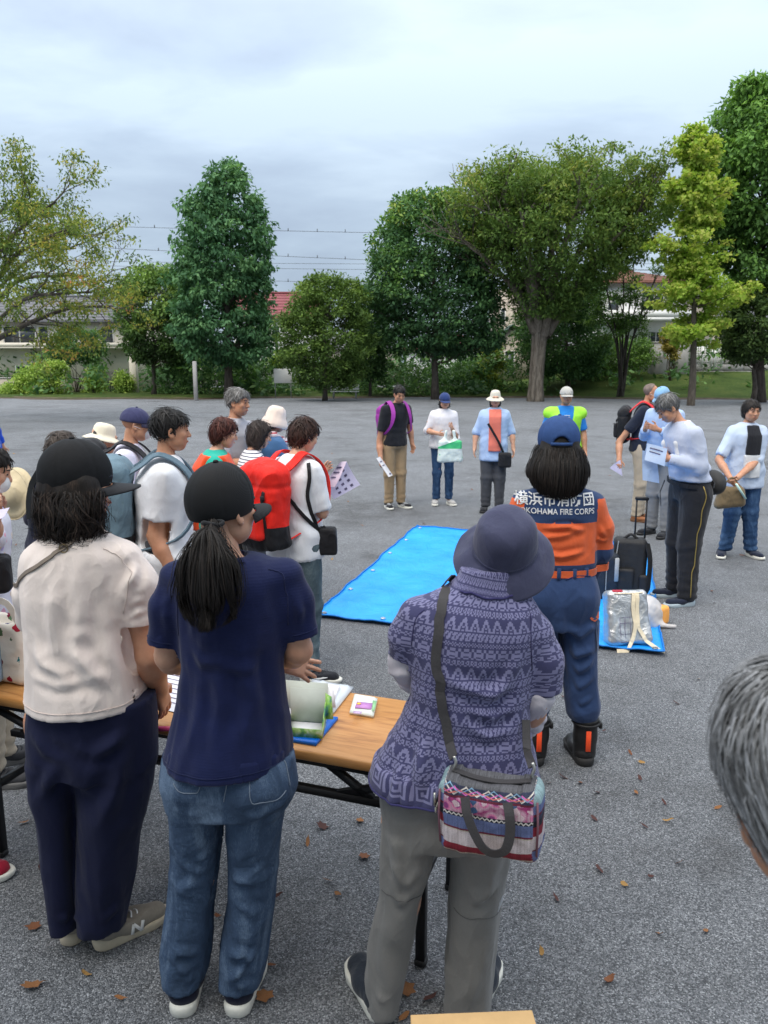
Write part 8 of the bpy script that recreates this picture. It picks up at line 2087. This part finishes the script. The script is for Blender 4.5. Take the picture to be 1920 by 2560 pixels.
flat_thing('card', 'white card slipped inside the clear pouch', 'card', [(812, 1728), (850, 1735), (838, 1762), (806, 1755)], .034, PAPER, 'card')
GREENP = NT('green_print'); oo = GREENP.obj(); GREENP = GREENP.out(GREENP.ramp(GREENP.noise(oo, 22, 4, .6, .6), [(.35, srgb(40, 110, 130)), (.48, srgb(130, 186, 70)), (.6, srgb(196, 220, 150)), (.7, srgb(236, 240, 232))]), .4)
GBOX = plain('grey_board', srgb(196, 202, 192), .75, .03); WBOX = plain('white_board', srgb(226, 224, 228), .7, .03)
def open_carton(label, corners, hf, lidh, mats, z0, back_lean=.25):
    cs = [tp(*q, z0)[:2] for q in corners]; o = np.mean(cs, 0); t = thing('open_carton', label, 'carton', (o[0], o[1], z0))
    a, b, c, d = [V(q[0] - o[0], q[1] - o[1], 0) for q in cs]; up_ = V(0, 0, 1); th = .0025                     # a,b back; d,c front
    def quad(name, pts, mat):
        pts = np.array(pts); n = np.cross(pts[1] - pts[0], pts[3] - pts[0]); n = n / np.linalg.norm(n) * th
        m = MB(); m.raw(np.concatenate([pts, pts + n]), [(0, 1, 2, 3), (7, 6, 5, 4), (0, 4, 5, 1), (1, 5, 6, 2), (2, 6, 7, 3), (3, 7, 4, 0)]); return m.build(name, mat, t)
    quad('base', [a, b, c, d], GBOX); quad('front', [d, c, c + up_ * hf, d + up_ * hf], mats[0]); quad('side', [a, d, d + up_ * hf, a + up_ * hf], mats[1]); quad('side', [b, c, c + up_ * hf, b + up_ * (hf + lidh * .45)], mats[1])
    bk_ = (a - d); bk_ /= np.linalg.norm(bk_); e1, e2 = a + up_ * lidh + bk_ * back_lean * lidh, b + up_ * lidh + bk_ * back_lean * lidh
    quad('lid', [a, b, e2, e1], GBOX); dr = (b - a) / np.linalg.norm(b - a)
    quad('flap', [b + up_ * .02, b + dr * .026 + up_ * .022, e2 + dr * .022 - up_ * .025, e2 - up_ * .012], mats[1]); quad('lining', [d + up_ * .002 + bk_ * .006, c + up_ * .002 + bk_ * .006, b + up_ * .004 - bk_ * .004, a + up_ * .004 - bk_ * .004], WBOX)
    return t
open_carton('opened green printed carton with its grey lid standing up', [(728, 1806), (815, 1812), (806, 1846), (728, 1840)], .03, .115, (GREENP, GREENP), zt + .012)
open_carton('opened white carton standing behind the green one', [(712, 1772), (822, 1782), (816, 1812), (712, 1802)], .02, .10, (WBOX, WBOX), zt)
t, _ = flat_thing('wipes_packet', 'small packet of wipes with purple and green print lying on the table', 'packet', [(886, 1742), (944, 1752), (934, 1796), (874, 1786)], .010, plain('packet_white', srgb(226, 234, 226), .35, .04), 'packet', puff=.012)
pk0 = V(*t.location); pm = lambda px, py: gr(px, py, zt + .0245) - pk0
for q, mt_ in (([(892, 1753), (932, 1757), (928, 1772), (887, 1768)], plain('purple_print', srgb(196, 136, 200), .4)), ([(884, 1776), (905, 1778), (903, 1784), (882, 1782)], plain('lilac_print', srgb(206, 180, 214), .4)), ([(932, 1750), (942, 1752), (936, 1776), (930, 1774)], plain('green_print2', srgb(150, 204, 150), .4))):
    m = MB(); pts = np.array([pm(*z) for z in q]); pts[:, 2] = .0235; m.raw(np.concatenate([pts, pts - V(0, 0, .001)]), [(0, 1, 2, 3), (7, 6, 5, 4), (0, 4, 5, 1), (1, 5, 6, 2), (2, 6, 7, 3), (3, 7, 4, 0)]); m.build('print', mt_, t)
m = MB(); m.raw(*ball((.008, .008, .0015))); m.build('print', plain('yellow_print', srgb(236, 190, 60), .4), t, loc=tuple(pm(897, 1759) * V(1, 1, 0) + V(0, 0, .025)))
t = thing('marker_pen', 'pink marker lying at the table edge beside the navy T-shirt', 'pen', tp(412, 1822, .708), TA + .3); m = MB(); m.tube([(-.04, 0, 0), (.04, 0, 0)], .009, 8); m.build('barrel', plain('pink_plastic', srgb(206, 70, 120), .4), t, True)
# floral tote and bottle at the far left of the table
TOTE = floral(srgb(236, 228, 216), [srgb(40, 130, 140), srgb(170, 40, 60), srgb(60, 60, 110), srgb(120, 30, 60), srgb(90, 120, 90)], 17)
tt0 = tp(26, 1702); t = thing('tote_bag', 'white tote with red and teal flower print standing on the table', 'bag', tt0); F = Field(.006); F.rbox((0, .03, .125), (.22, .13, .25), .03, rotz(-.3), k=0); F.ell((0, .03, .26), (.09, .045, .07), rotz(-.3), k=.02, mode='sub'); v, f = F.mesh(2); v = push(v, f, .009 * fbm(v * 12, 3)); link('bag', mesh_np('bag', v, f), TOTE, t)
m = MB(); m.strap(crom([(-.07, -.02, .24), (-.03, -.04, .33), (.04, -.05, .33), (.075, -.04, .24)], 4), (0, -1, 0), .025, .003); m.build('handle', TOTE, t, True)
bt0 = tp(12, 1700); t = thing('bottle', 'glass bottle with cork-coloured cap in the pocket of the floral tote', 'bottle', (bt0[0] - .01, bt0[1] - .055, .72)); m = MB(); m.lathe([(.028, 0), (.03, .01), (.03, .14), (.024, .16)], n=16); m.build('body', plain('printed_glass', srgb(150, 176, 200), .2, .35, 60), t, True); m = MB(); m.lathe([(.024, .16), (.0255, .165), (.0255, .2), (.022, .205)], n=16); m.build('cap', plain('cork', srgb(186, 124, 78), .7), t, True)

# blue tarpaulin
TB = NT('blue_sheet'); oo = TB.obj(); cc = TB.ramp(TB.noise(oo, 2.2, 5, .6), [(.3, srgb(14, 140, 232)), (.7, srgb(38, 164, 248))])
TBM = TB.out(cc, .42, TB.bump(TB.noise(TB.obj((1, .6, 1)), 5, 6, .62, 1.0), .7, .03, TB.bump(TB.noise(oo, 60, 3, .6), .3, .003)), Specular_IOR_Level=.4)
cs = [V(.39, 9.1, 0), V(2.85, 8.1, 0), V(1.87, 4.88, 0), V(-.54, 5.7, 0)]
tr0 = np.mean(cs, 0); tarp = thing('tarpaulin', 'big bright blue plastic sheet spread on the gravel', 'tarpaulin', tr0)
n = 90; U, W = np.meshgrid(np.linspace(0, 1, n), np.linspace(0, 1, n), indexing='ij'); G = (cs[0] + (cs[1] - cs[0]) * U[..., None]) * (1 - W[..., None]) + (cs[3] + (cs[2] - cs[3]) * U[..., None]) * W[..., None] - tr0
q = np.stack([U.ravel() * 9, W.ravel() * 12, 0 * U.ravel()], 1); ee = np.minimum(np.minimum(U, 1 - U), np.minimum(W, 1 - W))
fold = np.exp(-((np.abs((U * 7) % 1 - .5) - .5) / .03) ** 2) + np.exp(-((np.abs((W * 9) % 1 - .5) - .5) / .03) ** 2)
G[..., 2] = .012 + .007 * fold + .012 * np.clip(ridge(q * .9, 3).reshape(U.shape), -.4, 1) + .004 * fbm(q * 3, 2).reshape(U.shape) + .004 * (ee < .01)
jit = fbm(q * .8 + 4, 2).reshape(U.shape) * .022 * np.clip(1 - ee * 14, 0, 1); G[..., 0] += jit; G[..., 1] += jit * .7
m = MB(); m.sheet(G, .004); m.build('sheet', TBM, tarp, True)
m = MB(); edge = np.concatenate([G[:, -1], G[-1, ::-1], G[::-1, 0], G[0, :]]); m.tube(edge + V(0, 0, .003), .006, 5); m.build('hem', plain('blue_hem', srgb(10, 116, 200), .5), tarp, True)
M_eye = plain('eyelet', (.6, .6, .58), .3, metal=.9)
for k in range(6):
    for q in (G[2, 2 + int(k * 17)], G[-3, 2 + int(k * 17)], G[2 + int(k * 17), -3]):
        m = MB(); m.tube([q + V(.016 * math.cos(a), .016 * math.sin(a), .008) for a in np.linspace(0, 6.2832, 13)], .005, 5, cap=False); m.build('eyelet', M_eye, tarp, True)
# trolley rucksack with raised handle, dark navy bag beside it
t0 = gr(1568, 1492); t = thing('trolley_bag', 'black wheeled rucksack with telescopic handle raised', 'suitcase', t0, -.25)
NY = plain('black_nylon', (.017, .017, .019), .65, .2, 40, .35, 90)
F = Field(.007); F.rbox((0, 0, .275), (.27, .19, .47), .045, rotx(-.04), k=0); v, f = F.mesh(2); v = push(v, f, .006 * fbm(v * 9, 3)); link('case', mesh_np('case', v, f), NY, t)
F = Field(.006); F.rbox((-.04, -.105, .17), (.15, .05, .2), .02, k=0); v, f = F.mesh(2); v = push(v, f, .004 * fbm(v * 14, 2)); link('pocket', mesh_np('pocket', v, f), NY, t)
F = Field(.006); F.rbox((.11, -.10, .14), (.07, .05, .17), .02, k=0); v, f = F.mesh(2); link('pocket', mesh_np('pocket', v, f), NY, t)
m = MB(); m.strap(crom([(.125, -.06, .48), (.15, -.10, .35), (.148, -.09, .12), (.14, -.04, .05)], 4), (1, -1, 0), .045, .012); m.build('strap', NY, t, True); m = MB(); m.tube(crom([(-.06, -.02, .50), (0, -.02, .545), (.06, -.02, .50)], 4), .012, 7); m.build('grip', NY, t, True)
for x in (.035, .115): 
    m = MB(); m.tube([(x, .06, .45), (x, .06, .83)], .0075, 8); m.build('handle_tube', FRM, t, True)
m = MB(); m.bevbox((.075, .06, .835), (.11, .03, .03), .008); m.build('handle', FRM, t); m = MB(); m.bevbox((.03, .035, .42), (.022, .014, .05), .004); m.build('tag', plain('red_tag', srgb(220, 60, 60), .6), t)
for x in (-.1, .1):
    m = MB(); m.lathe([(.028, -.014), (.03, -.008), (.03, .008), (.028, .014)], n=16, M=roty(math.pi / 2), c=(x, .08, .032)); m.build('wheel', BLKR, t, True)
m = MB(); m.strap([(-.1, -.098, .5), (-.12, -.1, .3), (-.12, -.1, .1)], (0, -1, 0), .008, .002); m.build('zip', plain('zip_grey', (.3, .3, .3), .5), t)
t0 = gr(1508, 1496); t = thing('holdall', 'dark navy bag with pale lining standing beside the trolley rucksack', 'bag', t0, .15); F = Field(.007); F.rbox((0, 0, .2), (.2, .18, .4), .05, k=0); v, f = F.mesh(2); v = push(v, f, .008 * fbm(v * 8, 3)); link('bag', mesh_np('bag', v, f), plain('navy_nylon', (.018, .024, .036), .65, .2, 40, .3), t)
m = MB(); m.bevbox((.06, -.094, .27), (.035, .012, .2), .006); m.build('lining', plain('grey_lining', (.4, .41, .42), .7), t); m = MB(); m.tube(crom([(-.05, 0, .4), (0, 0, .47), (.06, 0, .4)], 4), .012, 6); m.build('handle', NY, t, True); m = MB(); m.strap([(-.03, -.095, .36), (-.03, -.098, .1)], (0, -1, 0), .008, .002); m.build('zip', plain('zip_grey', (.3, .3, .3), .5), t)
# silver emergency bag with cream straps
SV = NT('silver_foil'); oo = SV.obj(); SVM = SV.out((.52, .53, .54), .34, SV.bump(SV.noise(SV.obj((1, 1, .8)), 9, 5, .6, 1.2), .7, .03), Metallic=.75)
t0 = gr(1572, 1618); t = thing('emergency_bag', 'silver foil emergency rucksack with cream webbing straps', 'bag', t0, .08)
F = Field(.006); tl = rotx(.30); F.rbox((0, .075, .19), (.30, .13, .37), .035, rotx(-.32), k=0); v, f = F.mesh(2); v[:, 0] *= 1 - .35 * (v[:, 2] - .15); v = push(v, f, .012 * fbm(v * 9, 3) + .006 * np.clip(ridge(v * 7, 2), 0, 1)); link('bag', mesh_np('bag', v, f), SVM, t); sv2, sf2 = v, f
CW = c_(srgb(222, 208, 180), .06); onb = lambda pts, o=.004: on_surface(sv2, sf2, crom(pts, 5), o)
m = MB(); a = onb([(.035, .05, .385), (.025, -.0, .28), (.03, -.03, .16), (.0, -.06, .04)]); m.strap(np.concatenate([a, [(-.05, -.10, .012), (-.12, -.09, .01)]]), (0, -1, .5), .026, .003); m.build('strap', CW, t, True); m = MB(); a = onb([(.055, .05, .385), (.06, -.0, .28), (.055, -.03, .16), (.10, -.05, .06)]); m.strap(np.concatenate([a, [(.17, -.10, .012), (.2, -.13, .01)]]), (0, -1, .5), .026, .003); m.build('strap', CW, t, True)
m = MB(); m.tube(onb([(-.1, .06, .37), (0, .05, .375), (.1, .06, .37)]), .004, 5); m.build('drawstring', CW, t, True); m = MB(); m.bevbox((-.07, .09, .375), (.08, .03, .02), .006); m.build('contents', plain('red_item', srgb(170, 40, 60), .6), t)
m = MB()
for (x0, z0, x1, z1) in ((-.07, .22, .0, .22), (-.07, .05, .0, .05), (-.07, .22, -.07, .05), (-.035, .22, -.035, .05), (0, .22, 0, .05), (-.07, .18, 0, .18), (-.07, .11, 0, .11)): m.tube(on_surface(sv2, sf2, [V(x0, -.02 - (.2 - z0) * .2, z0), V((x0 + x1) / 2, -.02 - (.2 - (z0 + z1) / 2) * .2, (z0 + z1) / 2), V(x1, -.02 - (.2 - z1) * .2, z1)], .001), .0016, 4)
m.build('print', prints_mat, t)
# plastic carrier with something orange inside, on the gravel
PLW = NT('thin_plastic').out((.66, .63, .62), .35, Transmission_Weight=.25, Specular_IOR_Level=.5)
t0 = gr(1640, 1572); t = thing('carrier_bag', 'half-clear plastic bag with orange contents slumped on the gravel', 'bag', t0, .2); F = Field(.007); F.ell((-.03, .12, .09), (.15, .13, .13), k=0); F.cap((.0, .02, .02), (.13, -.03, .02), .03, .008, k=.05); F.clip(lambda X, Y, Z: .004 - Z + 0 * X + 0 * Y); v, f = F.mesh(2); v = push(v, f, .022 * fbm(v * 9, 3)); v[:, 2] = np.maximum(v[:, 2], .003); link('bag', mesh_np('bag', v, f), PLW, t)
F = Field(.007); F.rbox((.08, .08, .08), (.11, .1, .15), .03, rotz(.4), k=0); v, f = F.mesh(1); v = push(v, f, .01 * fbm(v * 10, 2)); link('contents', mesh_np('contents', v, f), plain('orange_cloth', srgb(240, 166, 84), .7), t)
# cardboard box under the lens
CB = plain('cardboard', srgb(214, 176, 124), .85, .05, 30, .1); a, b = gr(1026, 2536, .36), gr(1330, 2524, .36); dv = b - a; wd = np.linalg.norm(dv); an = math.atan2(dv[1], dv[0]); nrm_ = V(math.sin(an), -math.cos(an), 0); cc_ = (a + b) / 2 + nrm_ * .15
t = thing('cardboard_box', 'closed tan cardboard box on the gravel at the bottom edge', 'box', (cc_[0], cc_[1], 0), an); m = MB(); m.bevbox((0, 0, .177), (wd, .30, .354), .003); m.build('body', CB, t)
for s in (-1, 1):
    m = MB(); m.bevbox((0, s * .0752, .3575), (wd, .1492, .005), .0015); m.build('flap', CB, t)
